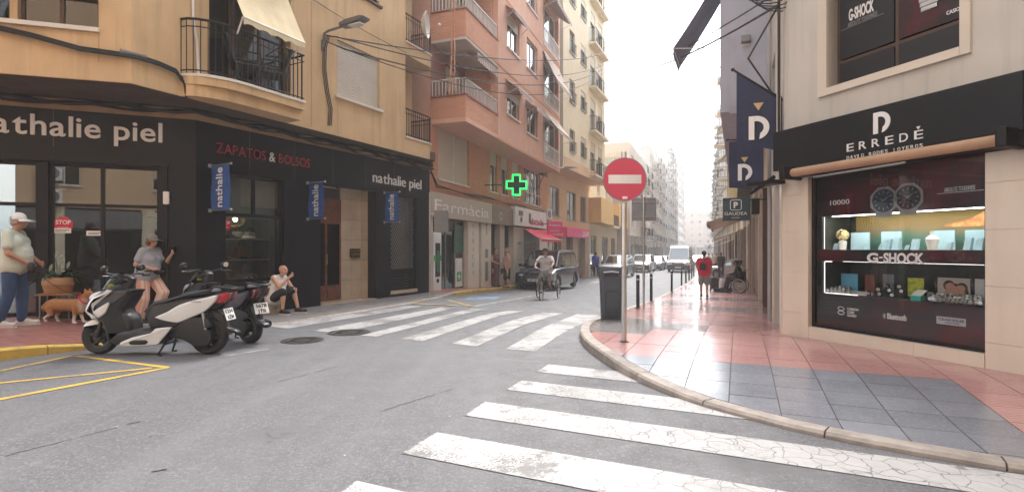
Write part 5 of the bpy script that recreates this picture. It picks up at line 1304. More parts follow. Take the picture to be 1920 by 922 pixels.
# mass behind, clear of the window niche
FRS = Frame(4.18, 8.20, 0, ang((-SD.x, -SD.y)))   # street side runs away from the camera; x is toward the camera
LS2 = 4.2
Fs = Frame(*(Vector((4.18, 8.2, 0))+Vector((SD.x, SD.y, 0))*LS2), ang((-SD.x, -SD.y)))
for nm, a, b in (('a', 0.0, .42), ('b', 1.55, 2.05), ('c', 3.7, LS2-.031)): clad(Fs, a, b, zbase-.3, [-.6, 0, .6, 1.2, 1.8, 2.4, zb], BR, 1)
for a, b in ((.42, 1.55), (2.05, 3.7)):
    MB(Fs).box(a, b, .5, .55, -1, zb).build('door', 'brown_frame', BR); GLZ[0] = 'glass_dark'; joinery(Fs, a, b, -.7, zb, [(a+b)/2], [1.9], BR, y0=.25, y1=.3)
wall('upper_wall', 'stone_wall', Fs, BR, 0, LS2-.002, zb+.001, TOPR, [(1.0, 2.0, zb+1.2+3*k, zb+2.6+3*k) for k in range(3)], th=.3)
for k in range(3): stamp(win_proto(1.0, 1.4, 'side', 'grey_frame', 'glass_window', 'curtain', 2), BR, Fs, 1.0, 0, zb+1.2+3*k)
MB().prism([FR.P(.4, .75, 0).xy, FR.P(LR, .75, 0).xy, FR.P(LR, 8, 0).xy, Fs.P(0.02, 8, 0).xy, Fs.P(0.02, .8, 0).xy], zt+.3, TOPR-.2, plane='xy').build('core', 'dark_room', BR)
MB().prism([FR.P(.4, 1.4, 0).xy, FR.P(LR, 1.4, 0).xy, FR.P(LR, 8, 0).xy, Fs.P(0.02, 8, 0).xy, Fs.P(0.02, .8, 0).xy], -.8, zt+.29, plane='xy').build('core', 'dark_room', BR)
MB().prism([FR.P(0, -.05, 0).xy, FR.P(LR, -.05, 0).xy, FR.P(LR, 8, 0).xy, Fs.P(0, 8, 0).xy, Fs.P(0, -.05, 0).xy], TOPR+.001, TOPR+.3, plane='xy').build('roof', 'stone_wall', BR)
# side-street wall of the corner building, running off to the right
fq = Frame(*FR.P(LR, 0, 0), ang((.9075, -.42))); wall('side_wall', 'stone_wall', fq, BR, 0, 14, -.6, TOPR, [(2+3*k, 3.2+3*k, 1.2+3*j, 2.6+3*j) for k in range(4) for j in range(4)], th=.3)
for k in range(4):
    for j in range(4): stamp(win_proto(1.2, 1.4, 'side', 'grey_frame', 'glass_window', 'curtain', 2), BR, fq, 2+3*k, 0, 1.2+3*j)
# ================================================================== further buildings on the right
def right_building(s0, s1, ov, base_h, wm, bays, floors, label, balc=(), **kw):
    f, l_ = lot(s0, s1, .64-ov, False)
    n0 = set(bpy.data.objects.keys()); t = facade_building(f, l_, 0, label, wm, bays, floors, base_h-.2, base_h, 2.9, 10, balc, **kw)
    for o in [o for o in bpy.data.objects if o.name not in n0 and o.parent == t and o.name.split('.')[0] in ('pillar', 'shop_window', 'fascia')]:
        for c in list(o.children): bpy.data.objects.remove(c)
        bpy.data.objects.remove(o)
    MB(f).box(0, l_, 0.001, ov+.2, base_h-.16, base_h-.002).build('soffit', wm, t)
    g, _ = lot(s0, s1, .64, False); nb = max(2, int(l_/3.4)); pw = .55; zl_ = -3.2
    MB(g).box(.02, l_-.02, 1.6, 9, zl_, base_h-.2).build('core', 'dark_room', t)
    for b in range(nb+1):
        u = (l_-pw)*b/nb; MB(g).box(u, u+pw, .0, .4, zl_, base_h-.161).build('pillar', random.choice(['stone_cream', 'stucco_pale', 'brown_frame']), t)
        if b < nb:
            v = (l_-pw)*(b+1)/nb; MB(g).box(u+pw+.002, v-.002, .02, .35, base_h-1.6, base_h-.162).build('fascia', random.choice(['stucco_cream', 'taupe_dark', 'stone_cream']), t)
            f_ = MB(g).box((u+pw+v)/2-.03, (u+pw+v)/2+.03, .3, .36, zl_, base_h-1.601).build('shop_window', 'grey_frame', t); MB(g).box(u+pw, v, .32, .33, zl_, base_h-1.601).build('pane', 'glass_dark', f_)
    return t, g, f
random.seed(5)
sR = 13.45
mat('stucco_shade_blue', (.44, .45, .51), .85, var=.06, streak=.2)  # bluish cast of shade and lens haze put into the wall colour
RB, gR, fR = right_building(sR, sR+11, 1.04, 4.75, 'stucco_shade_blue', 3, 4, 'grey apartment building with overhanging storeys beyond the jeweller, in shade', (), end_wall='stucco_shade_blue')
s = sR+11.2; k = 0
for ln, wm, bays, fl, bal, lab in [(13, 'stucco_cream', 4, 4, (), 'cream building with overhanging storeys, second beyond the jeweller on the right'), (15, 'stucco_pale', 4, 5, (0,), 'pale apartment building, third beyond the jeweller on the right'),
    (18, 'stucco_pale', 5, 4, (1, 3), 'pale low apartment building farther up the right side'), (22, 'stucco_white', 6, 6, (0, 2, 4), 'white apartment building far up the right side'), (30, 'stucco_pale', 7, 5, (1, 3, 5), 'hazy pale building near the right-hand end of the street'), (50, 'stucco_grey', 9, 6, (1, 4, 7), 'farthest hazy building on the right side')]:
    r = right_building(s, s+ln-.2, [1.1, .7, .6, .5, .4, .4][k], 4.5, wm, bays, fl, lab, bal, awn_prob=.3, gapw=1.5)
    if k in (0, 1, 2):
        g = r[1]; L_ = ln-.2
        for j, (a, b) in enumerate(((.1, .45), (.5, .9))):
            awn(g, -.02, L_*a, L_*b, 3.3-.5*k, 2.0, .7, 'awning_cream', 'awning', '%s beige awning %s' % (['far', 'near'][j], ['in front of the cream overhanging building', 'in front of the third building on the right', 'in front of the pale low building on the right'][k]), 'beige shop awnings on the right', .2, False)
    s += ln; k += 1
# dark awning hanging high over the right pavement
aw = awn(fR, .0, 8.6, 10.2, 8.3, 1.15, 1.75, mat('awning_dark', (.22, .235, .30), .9, var=.15).name, 'awning', 'blue-grey awning let down steeply against the sky', None, .22)
# wall box on the end wall
eW = Frame(*fR.P(fR.u(1385)*0+11, 0, 0), fR.ang+R(90))
bx = fR.P(10.75+.25, .55, 6.2); t = thing('security_light', 'small floodlight on the grey end wall above the flag', 'lamp', bx, fR.ang+R(90)); fb_ = Frame(*bx, fR.ang+R(90)); MB(fb_).cham(-.1, .1, -.16, -.03, -.08, .08, .02).build('casing', 'lamp_grey', t); MB(fb_).box(-.09, .09, -.03, -.002, -.14, -.08).build('bracket', 'plastic_white', t)

# ================================================================== jeweller's window
jz = lambda py: FR.z(1541, py, -.06)
ZB = [rz0, jz(549), jz(489), jz(468), jz(406), rz1]
win_ = thing_on(FR, (rw0+rw1)/2, .1, rz0, 0, 'shop_window', 'jeweller shop window with printed dark red bands and two lit display niches', 'shop window')
mb = MB(FR); mb.box(rw0, rw0+.05, .02, .12, rz0, rz1); mb.box(rw1-.03, rw1, .02, .12, rz0, rz1); mb.box(rw0+.05, rw1-.03, .02, .12, rz0, rz0+.035); mb.box(rw0+.05, rw1-.03, .02, .12, rz1-.05, rz1); mb.build('window_frame', 'black_metal', win_)
a, b = rw0+.05, rw1-.03; na, nb_ = FR.u(1541, -.06), rw1-.03
for nm, z0, z1 in (('poster_band', ZB[0]+.035, ZB[1]), ('poster_band', ZB[2], ZB[3]), ('poster_band', ZB[4], ZB[5]-.05)): MB(FR).box(a, b, .062, .08, z0, z1).build(nm, red_art, win_)
for z0, z1 in ((ZB[1], ZB[2]), (ZB[3], ZB[4])): MB(FR).box(a, na, .062, .08, z0+.001, z1-.001).build('side_band', 'poster_black', win_)
glass('glass_jewel', (.93, .94, .94), .03)
MB(FR).box(a, b, .04, .046, rz0+.035, rz1-.05).build('pane', 'glass_jewel', win_)
DP = .62
for k, (z0, z1) in enumerate(((ZB[1], ZB[2]), (ZB[3], ZB[4]))):
    nm = mat('niche_dark', (.03, .035, .03), .6) if k == 0 else mat('niche_side', (.05, .06, .05), .5)
    mb = MB(FR); mb.box(na-.02, na, .081, DP, z0, z1); mb.box(nb_, nb_+.02, .081, DP, z0, z1); mb.box(na-.02, nb_+.02, .081, DP, z1, z1+.02); mb.box(na-.02, nb_+.02, DP, DP+.02, z0, z1); mb.build('niche_lining', nm, win_)
    MB(FR).box(na-.02, nb_+.02, .081, DP, z0-.02, z0).build('niche_floor', mat('niche_floor_white', (.62, .60, .56), .4) if k else nm, win_)
led = mat('led_strip', (1, .98, .93), .5, emit=.5)
MB(FR).box(na+.005, na+.009, .10, .106, ZB[3]+.01, ZB[4]-.01).build('led_strip', led, win_); MB(FR).box(na+.005, na+.012, .10, .108, ZB[1]+.01, ZB[2]-.01).build('led_strip', led, win_)
for k in range(16):
    u0 = na+.42+(nb_-na-.46)*k/16; MB(FR).box(u0, u0+(nb_-na-.46)/16-.02, .10, .11, ZB[4]-.010, ZB[4]-.003).build('led_strip', led, win_)
MB(FR).box(na+.02, na+.5, .10, .115, ZB[1]+.002, ZB[1]+.01).build('led_strip', led, win_); MB(FR).box(na+.02, na+.12, .10, .115, ZB[2]-.012, ZB[2]-.002).build('led_strip', led, win_)
MB(FR).box(na+.1, nb_-.1, .35, .37, ZB[2]-.01, ZB[2]-.002).build('led_strip', mat('led_soft', (1, .97, .9), .5, emit=1.2), win_)
MB(FR).box(na+.1, nb_-.1, .14, .20, ZB[4]-.008, ZB[4]-.002).build('led_strip', mat('niche_fill', (1, .97, .9), .5, emit=7), win_)  # added emitter hidden under the niche ceiling, brightens the blue stands
bt = thing_on(FR, na+.4, DP-.03, ZB[3], 0, 'backdrop_print', 'printed seaside sunset landscape with orange cliffs behind the blue jewellery stands', 'print')
sea = art_mat('print_sea', [(0, (.05, .12, .09)), (.35, (.08, .19, .14)), (.52, (.22, .22, .12)), (.62, (.36, .24, .10)), (.85, (.42, .28, .08)), (1, (.36, .26, .07))], 3.0, .06, .5, (0, ZB[4]-ZB[3]), .35)
MB(FR).box(na+.12, nb_-.002, DP-.03, DP-.02, ZB[3], ZB[4]-.002).build('print', sea, bt)
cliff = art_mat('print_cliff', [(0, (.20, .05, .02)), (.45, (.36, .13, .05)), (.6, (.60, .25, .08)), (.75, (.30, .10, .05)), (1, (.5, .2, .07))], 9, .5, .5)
cx0 = na+1.25; ch = ZB[4]-ZB[3]; mb = MB(FR); top = [(cx0, .62), (cx0+.15, .70), (cx0+.3, .78), (cx0+.45, .96), (nb_-.01, .99)]; bot = [(nb_-.01, .55), (cx0+.9, .57), (cx0+.5, .60), (cx0+.1, .60)]
mb.prism([(x, ZB[3]+ch*z) for x, z in top+bot], DP-.033, DP-.0305); mb.build('cliff_print', cliff, bt)
mb = MB(FR)
for q in range(16):
    an = R(15+9*q); u_ = na+.30; mb.rod((u_, DP-.032, ZB[3]+ch*.30), (u_+.30*math.cos(an), DP-.032, ZB[3]+ch*.30+.30*math.sin(an)), .004, 4)
mb.build('palm_print', mat('palm_brown', (.25, .16, .05), .7), bt)
jb = mat('jewel_blue', (.42, .62, .70), .5, var=.04); jb.name
def jstand(pa, pb, pyt, y, label, kind='panel', m='jewel_blue', pyb=466):
    u0, u1 = FR.u(pa, -y), FR.u(pb, -y); z1 = max(FR.z((pa+pb)/2, pyt, -y), ZB[3]+.05); t = thing_on(FR, (u0+u1)/2, y, ZB[3], 0, 'jewellery_stand', label, 'display stand')
    if kind == 'panel': MB(FR).cham(u0, u1, y, y+.02, ZB[3]+.001, z1, .004).build('panel', m, t); MB(FR).box((u0+u1)/2-.02, (u0+u1)/2+.02, y+.021, y+.12, ZB[3]+.001, ZB[3]+.06).build('foot', m, t)
    else:
        mb = MB(FR); mb.prism([(u0, ZB[3]+.001), (u1-.02, ZB[3]+.001), (u1, z1), (u0+.03, z1)], y, y+.05); mb.build('wedge', m, t); mb = MB(FR); um_ = (u0+u1)/2; mb.tube([(um_+.03*math.cos(a_), y-.006, z1-.05+.035*math.sin(a_)) for a_ in [2*math.pi*q/14 for q in range(14)]], .002, 4, True); mb.build('necklace', 'steel', t)
    return t
for args in ((1595, 1630, 436, .40, 'wide light blue panel, leftmost of the tall jewellery stands'), (1652, 1690, 434, .40, 'wide light blue panel, second of the tall jewellery stands'), (1747, 1790, 432, .42, 'wide light blue panel behind the white bust'), (1809, 1849, 431, .42, 'wide light blue panel at the right end of the upper niche')): jstand(*args)
for args in ((1561, 1571, 456, .25, 'small pale blue wedge stand farthest left, under the flower'), (1610, 1623, 457, .25, 'small blue wedge in front of the leftmost tall panel'), (1646, 1657, 457, .22, 'low blue wedge left of the two leaning wedges'), (1655, 1669, 448, .3, 'leaning blue wedge, left of a pair before the second tall panel'), (1671, 1686, 447, .3, 'leaning blue wedge, right of a pair before the second tall panel'), (1694, 1701, 459, .25, 'tiny blue wedge in the gap beside the second tall panel'), (1706, 1721, 448, .3, 'single blue wedge between the second tall panel and the white bust'),
    (1773, 1785, 454, .25, 'blue wedge just right of the white bust'), (1805, 1822, 446, .3, 'blue wedge before the right-end panel, nearer the bust'), (1828, 1845, 445, .3, 'blue wedge at the far right corner of the upper niche')): jstand(*args, 'wedge')
def at_niche(px, y, z): return FR.u(px, -y), y, z
u, y, z = at_niche(1748, .22, ZB[3]); t = thing_on(FR, u, y, z, 0, 'necklace_bust', 'small white necklace bust among the blue stands', 'display bust'); fj = Frame(*FR.P(u, y, z), FR.ang)
mb = MB(fj); mb.lathe([(.045, 0), (.05, .01), (.05, .03), (.065, .09), (.07, .13), (.05, .16), (.022, .18), (.02, .22), (.024, .225)], seg=18); mb.build('torso', 'plastic_white', t)
MB(fj).tube([(.05*math.cos(a_), -.03-.025*abs(math.sin(a_)), .15+.05*math.sin(a_)) for a_ in [math.pi+math.pi*q/10 for q in range(11)]], .004, 5).build('necklace', 'steel', t)
u, y, z = at_niche(1580, .30, ZB[3]); t = thing_on(FR, u, y, z, 0, 'paper_flower', 'round cream paper flower in a white vase at the left of the upper niche', 'flower'); fj = Frame(*FR.P(u, y, z), FR.ang)
MB(fj).lathe([(.045, 0), (.05, .05), (.055, .11), (.04, .13)], seg=14).build('vase', 'plastic_white', t); mb = MB(fj)
for q in range(90):
    v = Vector((random.gauss(0, 1), random.gauss(0, 1), random.gauss(0, 1))).normalized(); c_ = Vector((0, 0, .21))+v*.07; a_ = v.orthogonal().normalized()*.022; b_ = v.cross(a_); mb.add([c_-a_, c_+b_+v*.012, c_+a_, c_-b_+v*.012], [(0, 1, 2, 3)])
mb.build('petals', mat('petal_cream', (.78, .68, .38), .8), t)
# watches printed on the top band, lettering
pw_ = thing_on(FR, rw0+1, .05, ZB[4], 0, 'watch_print', 'print of two large steel wristwatches on the top band of the jeweller window', 'print')
for k, (px, py, dial) in enumerate(((1657, 376, (.015, .03, .05)), (1703, 370, (.01, .01, .012)))):
    u, z = FR.hit(px, py, -.06); r_ = .185; dm = mat('dial_%d' % k, dial, .3); y = .058-.003*k
    mb = MB(FR); mb.prism([(u+r_*1.02*math.cos(R(22.5+45*q)), z+r_*1.02*math.sin(R(22.5+45*q))) for q in range(8)], y-.001, y); 
    mb.prism([(u-r_*.62, z-r_*.8), (u-r_*.5, z-r_*1.15), (u+r_*.5, z-r_*1.15), (u+r_*.62, z-r_*.8)], y, y+.001); mb.build('case', mat('print_steel', (.24, .24, .25), .4), pw_)
    MB(FR).lathe([(r_*.80, y-.002), (r_*.80, y-.0012)], c=(u, 0, z), axis='y', seg=32).build('dial', dm, pw_)
    mb = MB(FR)
    for q in range(12): a_ = R(30*q); c_, s_ = math.cos(a_), math.sin(a_); mb.prism([(u+r_*.5*c_-.005*s_, z+r_*.5*s_+.005*c_), (u+r_*.5*c_+.005*s_, z+r_*.5*s_-.005*c_), (u+r_*.68*c_+.005*s_, z+r_*.68*s_-.005*c_), (u+r_*.68*c_-.005*s_, z+r_*.68*s_+.005*c_)], y-.003, y-.0022)
    for a_, ln_, th_ in ((150, .36, .009), (38, .55, .007), (205, .3, .004)): a_ = R(a_); c_, s_ = math.cos(a_), math.sin(a_); mb.prism([(u-th_*s_, z+th_*c_), (u+th_*s_, z-th_*c_), (u+r_*ln_*c_, z+r_*ln_*s_)], y-.0045, y-.0032)
    mb.tube([(u+r_*.9*math.cos(R(10*q)), y-.002, z+r_*.9*math.sin(R(10*q))) for q in range(36)], .006, 4, True); mb.build('hands_and_markers', 'print_steel', pw_)
letters(FR, '10000', 1557, 1593, 376, 385, -.055, 'white_letter', win_, .0); letters(FR, 'ABSOLUTE TOUGHNESS', 1771, 1829, 352, 360, -.055, 'steel', win_, .01)
u0, z0 = FR.hit(1757, 364, -.06); u1, z1 = FR.hit(1845, 357, -.06); MB(FR).box(u0, u1, .056, .059, z0, z0+.006).build('rule', 'steel', win_)
MB(FR).box(FR.u(1649, -.05), FR.u(1655, -.05), .045, .052, FR.z(1650, 484, -.05), FR.z(1650, 481, -.05)).build('hyphen', 'white_letter', win_); letters(FR, 'G', 1626, 1647, 474, 491, -.05, 'white_letter', win_, .04); letters(FR, 'SHOCK', 1657, 1733, 474, 492, -.05, 'white_letter', win_, .035)
letters(FR, 'Bluetooth', 1664, 1700, 586, 597, -.055, 'white_letter', win_, .02)
u, z = FR.hit(1658, 592, -.055); mb = MB(FR); mb.tube([(u-.02, .054, z+.016), (u+.018, .054, z-.016), (u, .054, z-.034), (u, .054, z+.034), (u+.018, .054, z+.016), (u-.02, .054, z-.016)], .0035, 4, False, False); mb.build('rune', 'white_letter', win_)
u, z = FR.hit(1577, 582, -.055); mb = MB(FR)
for dz_ in (.028, -.028): mb.tube([(u+.05*c_, .054, z+dz_+.024*s_) for c_, s_ in ((-.5, 1), (.5, 1), (1, 0), (.5, -1), (-.5, -1), (-1, 0))], .0065, 4, True, False)
mb.build('emblem', 'white_letter', win_)
for k, tx in enumerate(('CARBON', 'CORE', 'GUARD')): letters(FR, tx, 1589, 1589+[21, 13, 17][k], 576+6*k, 580.5+6*k, -.055, 'white_letter', win_, .015)
u0, z0 = FR.hit(1756, 606, -.056); u1 = FR.u(1811, -.056); MB(FR).box(u0, u1, .055, .059, z0, z0+.088).build('plate', 'print_steel' if False else mat('silver_plate', (.50, .50, .54), .35, .3).name, win_)
MB(FR).text('TOUGH SOLAR', u0+.015, z0+.043, width=u1-u0-.03, h=.030, y=.053, ext=.001, bold=.02).build('lettering', 'poster_black', win_); MB(FR).text('SOLAR POWERED', u0+.09, z0+.017, width=(u1-u0)*.5, h=.014, y=.053, ext=.001).build('lettering', 'poster_black', win_)
# lower niche: watches on cushions, boxes, picture cards
mat('watch_gold', (.55, .42, .20), .3, .9); wm_ = ['steel', 'watch_gold', 'leather_black']
def watch_proto(k):
    def fn():
        st_ = MB(); st_.tube([(0, .026*math.cos(a_), .03+.03*math.sin(a_)) for a_ in [2*math.pi*q/12 for q in range(12)]], .008, 5, True); f_ = MB(); f_.lathe([(.021, -.006), (.023, 0), (.018, .004)], c=(0, -.030, .04), axis='y', seg=12)
        return [('strap', st_, wm_[k]), ('case', f_, 'steel')]
    return proto(('watch', k), fn)
random.seed(11); zn = ZB[1]
nw = 0
for side, p0, p1, cols_ in (('left', 1546, 1600, 7), ('right', 1745, 1848, 13)):
    for i in range(cols_):
        for j in range(3):
            px = p0+(p1-p0)*i/cols_+random.uniform(-1, 1); y = .14+.11*j; u = FR.u(px, -y); k = random.choice([0, 0, 0, 1, 2]); z = zn+.02*j+.001
            if u > nb_-.03: continue
            p = FR.P(u, y, z); row = ['front', 'middle', 'back'][j]; t = thing('wristwatch', '%s wristwatch standing in the %s row at the %s of the lower niche' % (['steel', 'gold-coloured', 'black-strapped'][k], row, side), 'watch', p, FR.ang+random.uniform(-.5, .5), 'wristwatches at the %s of the lower niche' % side); stamp(watch_proto(k), t, Frame(*p, t.rotation_euler[2]), 0, 0, 0)
for j in (1, 2): MB(FR).box(na+.02, na+.55, .10+.11*j, .19+.11*j, zn+.0005, zn+.02*j).build('display_step', 'niche_floor_white', win_); MB(FR).box(FR.u(1742, -.2), nb_-.02, .10+.11*j, .19+.11*j, zn+.0005, zn+.02*j).build('display_step', 'niche_floor_white', win_)
MB(FR).box(FR.u(1742, -.1), nb_-.01, .09, .48, zn-.002, zn).build('display_step', 'niche_floor_white', win_)
for i in range(9):
    u = FR.u(1632+7.5*i, -.25); y = .22+.1*(i % 3); z = zn+.05*(i % 3)+.001; p = FR.P(u, y, z); t = thing('wristwatch', 'chunky black wristwatch on a dark cushion in the middle of the lower niche', 'watch', p, FR.ang+random.uniform(-.6, .6), 'black watches mid-niche'); stamp(watch_proto(2), t, Frame(*p, t.rotation_euler[2]), 0, 0, 0)
    MB(FR).box(u-.035, u+.035, y-.03, y+.04, zn+.0005, z-.0005).build('cushion', 'poster_black', t)
def card(pa, pb, pt, pb_, y, m, label, name='picture_card', extra=None):
    u0, u1 = FR.u(pa, -y), FR.u(pb, -y); zt_ = FR.z((pa+pb)/2, pt, -y); z0_ = zn+.03; t = thing_on(FR, (u0+u1)/2, y, z0_, 0, name, label, 'picture card'); MB(FR).box(u0, u1, y, y+.008, z0_, zt_).build('card', m, t); MB(FR).box((u0+u1)/2-.03, (u0+u1)/2+.03, y+.009, y+.05, zn+.0005, z0_+.02).build('foot', 'niche_dark', t); return t, u0, u1, z0_, zt_
t, u0, u1, z0_, z1_ = card(1758, 1819, 521, 550, .40, mat('card_pale', (.50, .44, .40), .5), 'photo card of three embracing people with long dark hair, over the steel watches')
mat('skin_print', (.50, .28, .19), .6); mat('hair_print', (.05, .025, .015), .6)
for q, (fx, fz, rr_) in enumerate(((.36, .60, .05), (.56, .50, .042), (.76, .52, .048))):
    cx_, cz_ = u0+(u1-u0)*fx, z0_+(z1_-z0_)*fz; mb = MB(FR); mb.lathe([(rr_*1.25, .3975), (rr_*1.25, .399)], c=(cx_, 0, cz_+.01), axis='y', seg=16); mb.prism([(cx_-rr_*1.2, cz_), (cx_+rr_*1.2, cz_), (cx_+rr_*(1.9 if q == 2 else 1.1), z0_+.01), (cx_-rr_*.9, z0_+.01)], .3977, .3988) if q != 0 else None; mb.build('hair_print', 'hair_print', t)
    mb = MB(FR); mb.lathe([(rr_, .3955), (rr_, .397)], c=(cx_-.012 if q else cx_+.014, 0, cz_-.005), axis='y', seg=16); mb.prism([(cx_-rr_*1.6, z0_+.005), (cx_+rr_*1.6, z0_+.005), (cx_+rr_*.5, cz_-rr_*.6), (cx_-rr_*.5, cz_-rr_*.6)], .3957, .3968); mb.build('figure_print', 'skin_print', t)
card(1828, 1847, 523, 545, .42, mat('card_white', (.62, .60, .58), .5), 'small pale card at the right end of the lower niche')
yel = art_mat('card_yellow_print', [(0, (.05, .06, .01)), (.45, (.35, .42, .04)), (.55, (.62, .66, .08)), (.7, (.25, .30, .04)), (1, (.7, .72, .15))], 16)
card(1702, 1732, 521, 552, .34, yel, 'bright yellow-green patterned card in the middle of the lower niche')
t, *_ = card(1577, 1608, 513, 530, .40, mat('card_blue', (.12, .38, .55), .5), 'rounded blue surfboard-shaped card in the left of the lower niche')
card(1622, 1640, 515, 540, .44, mat('card_brown', (.20, .07, .05), .5), 'dark reddish card behind the black watches'); card(1655, 1676, 514, 540, .46, mat('card_grey', (.16, .17, .19), .5), 'dark grey card behind the black watches')
u = FR.u(1718, -.14); t = thing_on(FR, u, .14, zn, 0, 'gift_box', 'open white box with turquoise side beside the yellow card', 'box'); MB(FR).box(u-.05, u+.07, .11, .2, zn+.001, zn+.06).build('box', mat('turquoise', (.03, .45, .38), .5), t)
mb = MB(FR); mb.add([(u-.05, .11, zn+.062), (u+.07, .11, zn+.062), (u+.10, .19, zn+.13), (u-.02, .19, zn+.13)], [(0, 1, 2, 3)]); mb.build('lid', 'plastic_white', t)

# ================================================================== flags, banners and projecting signs on the right
flagm = mat('flag_navy', (.018, .026, .065), .75, var=.1, scale=4)
def cloth(fr, pts_fn, nu, nv, name, m, par):
    vs = []
    for i in range(nu+1):
        for j in range(nv+1): vs.append(pts_fn(i/nu, j/nv))
    mb = MB(fr); mb.add(vs, [(i*(nv+1)+j, (i+1)*(nv+1)+j, (i+1)*(nv+1)+j+1, i*(nv+1)+j+1) for i in range(nu) for j in range(nv)], True)
    b = len(vs); vs2 = [(x, y+.006, z) for x, y, z in vs]; mb.add(vs2, [(i*(nv+1)+j, i*(nv+1)+j+1, (i+1)*(nv+1)+j+1, (i+1)*(nv+1)+j) for i in range(nu) for j in range(nv)], True)
    return mb.build(name, m, par)
def flag(s_, px_wall, px_out, top_wall, top_out, bot_wall, bot_out, pole, label, logo_h, lc, tri, letters_=None, m='flag_navy', wave=.02):
    """a flag square to the street; s_ fixes its distance"""
    x0, y0 = W(s_, .64); fr = Frame(x0, y0, 0, -ST_A)             # x runs across the street to the right, y along it
    def h(px, py): return fr.hit(px, py)
    tl, tr, bl, br = h(px_out, top_out), h(px_wall, top_wall), h(px_out, bot_out), h(px_wall, bot_wall)
    t = thing('shop_flag', label, 'flag', fr.P(tr[0], 0, tr[1]), -ST_A)
    def fn(a, b):
        x = (tl[0]*(1-a)+tr[0]*a)*(1-b)+(bl[0]*(1-a)+br[0]*a)*b; z = (tl[1]*(1-a)+tr[1]*a)*(1-b)+(bl[1]*(1-a)+br[1]*a)*b
        return (x, wave*math.sin(a*5)*b-.0, z)
    cloth(fr, fn, 14, 10, 'cloth', m, t)
    mb = MB(fr); a_, b_ = h(*pole[0]), h(*pole[1]); mb.rod((a_[0], 0, a_[1]), (b_[0], 0, b_[1]), .018); mb.ball((a_[0], 0, a_[1]), .03); mb.build('pole', 'black_metal', t)
    MB(fr).cham(b_[0]-.02, b_[0]+.14, -.06, .06, b_[1]-.09, b_[1]+.09, .015).build('bracket', 'black_metal', t)
    cx_, cz_ = h(*lc); mb = MB(fr); d_logo(mb, cx_, cz_, logo_h, -wave-.012, .006); mb.build('emblem', 'white_letter', t)
    cx_, cz_ = h(*tri); k = logo_h*.2; mb = MB(fr); mb.prism([(cx_-k, cz_+k*.8), (cx_+k, cz_+k*.8), (cx_, cz_-k*.8)], -wave-.012, -wave-.006); mb.build('triangle', mat('gold_print', (.55, .38, .18), .5) if logo_h > .3 else mat('lime_print', (.62, .65, .12), .5), t)
    return t, fr
sc8 = 9.4
flag(sc8, 1467, 1381, 182, 138, 285, 266, ((1374, 131), (1474, 192)), 'navy flag with a white D-shaped emblem and gold triangle, nearer and larger of the two', .375, (1423, 240), (1422, 201))
flag(11.6, 1431, 1367, 262, 266, 354, 352, ((1364, 262), (1436, 262)), 'navy flag with a white D-shaped emblem and lime triangle, smaller one hanging lower behind', .33, (1397, 323), (1396, 300), wave=.012)
x0, y0 = W(13.0, .64); fg = Frame(x0, y0, 0, -ST_A); a_, b_ = fg.hit(1355, 414), fg.hit(1407, 370)
t = thing('hotel_sign', 'dark green projecting sign with a boxed P and the word GAUDEA', 'sign', fg.P(b_[0], 0, a_[1]), -ST_A); MB(fg).cham(a_[0], b_[0], -.05, .05, a_[1], b_[1], .01).build('panel', mat('sign_green', (.02, .055, .06), .4), t)
W_, H_ = b_[0]-a_[0], b_[1]-a_[1]; mb = MB(fg); cx_ = a_[0]+W_*.48; cz_ = a_[1]+H_*.68
mb.tube([(cx_+x*H_*.22, -.054, cz_+z*H_*.22) for x, z in ((-.8, -1), (.8, -1), (1, -.8), (1, .8), (.8, 1), (-.8, 1), (-1, .8), (-1, -.8))], .008, 4, True, False); mb.build('box_outline', 'white_letter', t)
MB(fg).text('P', cx_, cz_-H_*.12, h=H_*.25, y=-.056, ext=.003, bold=.04, center=True).build('lettering', 'white_letter', t); MB(fg).text('GAUDEA', cx_, a_[1]+H_*.24, width=W_*.82, h=H_*.14, y=-.056, ext=.003, center=True).build('lettering', 'white_letter', t); MB(fg).text('HOTEL', cx_, a_[1]+H_*.10, width=W_*.3, h=H_*.05, y=-.056, ext=.003, center=True).build('lettering', 'white_letter', t)
MB(fg).rod((b_[0], 0, b_[1]-.05), (.05, 0, b_[1]-.05), .015).build('bracket', 'black_metal', t)
x0, y0 = W(12.2, .64); fg = Frame(x0, y0, 0, -ST_A); a_, b_ = fg.hit(1409, 402), fg.hit(1424, 372); t = thing('loudspeaker_box', 'small dark box fixed to the wall beside the green sign', 'box', fg.P(b_[0], 0, a_[1]), -ST_A); MB(fg).cham(a_[0], b_[0], -.12, .12, a_[1], b_[1], .02).build('casing', 'black_metal', t)
# ================================================================== signs and banners on the tan building
def sign_letters(fr, txt, pa, pb, pyb, h_, m, label, cat='sign', bold=.0, off=.0, ext=.03):
    u0, u1 = fr.u(pa, off), fr.u(pb, off); z = fr.z(pa, pyb, off); t = thing_on(fr, u0, -off-.02, z, 0, 'shop_lettering', label, cat)
    return t, u0, u1, z
def spell(fr, txt, u0, u1, z, h_, m, par, bold=0, y=-.02, ext=.012, skip=None, alt=None):
    """one mesh per letter, advance widths from the font"""
    wid = []; 
    for ch in txt:
        if ch == ' ': wid.append((0, .28)); continue
        vs, _ = text_geo(ch, bold, ext); xs = [v[0] for v in vs]; wid.append((min(xs), max(xs)-min(xs)+.085))
    tot = sum(w for _, w in wid)-.085; k = (u1-u0)/tot; x = u0
    for ch, (mn, w) in zip(txt, wid):
        if ch != ' ':
            vs, fs = text_geo(ch, bold, ext); kk = h_/.72
            mb = MB(fr); mb.add([(x+(v[0]-mn)*k, y-v[2], z+v[1]*kk) for v in vs], fs); mb.build('letter', (alt or {}).get(ch, m), par)
        x += w*k
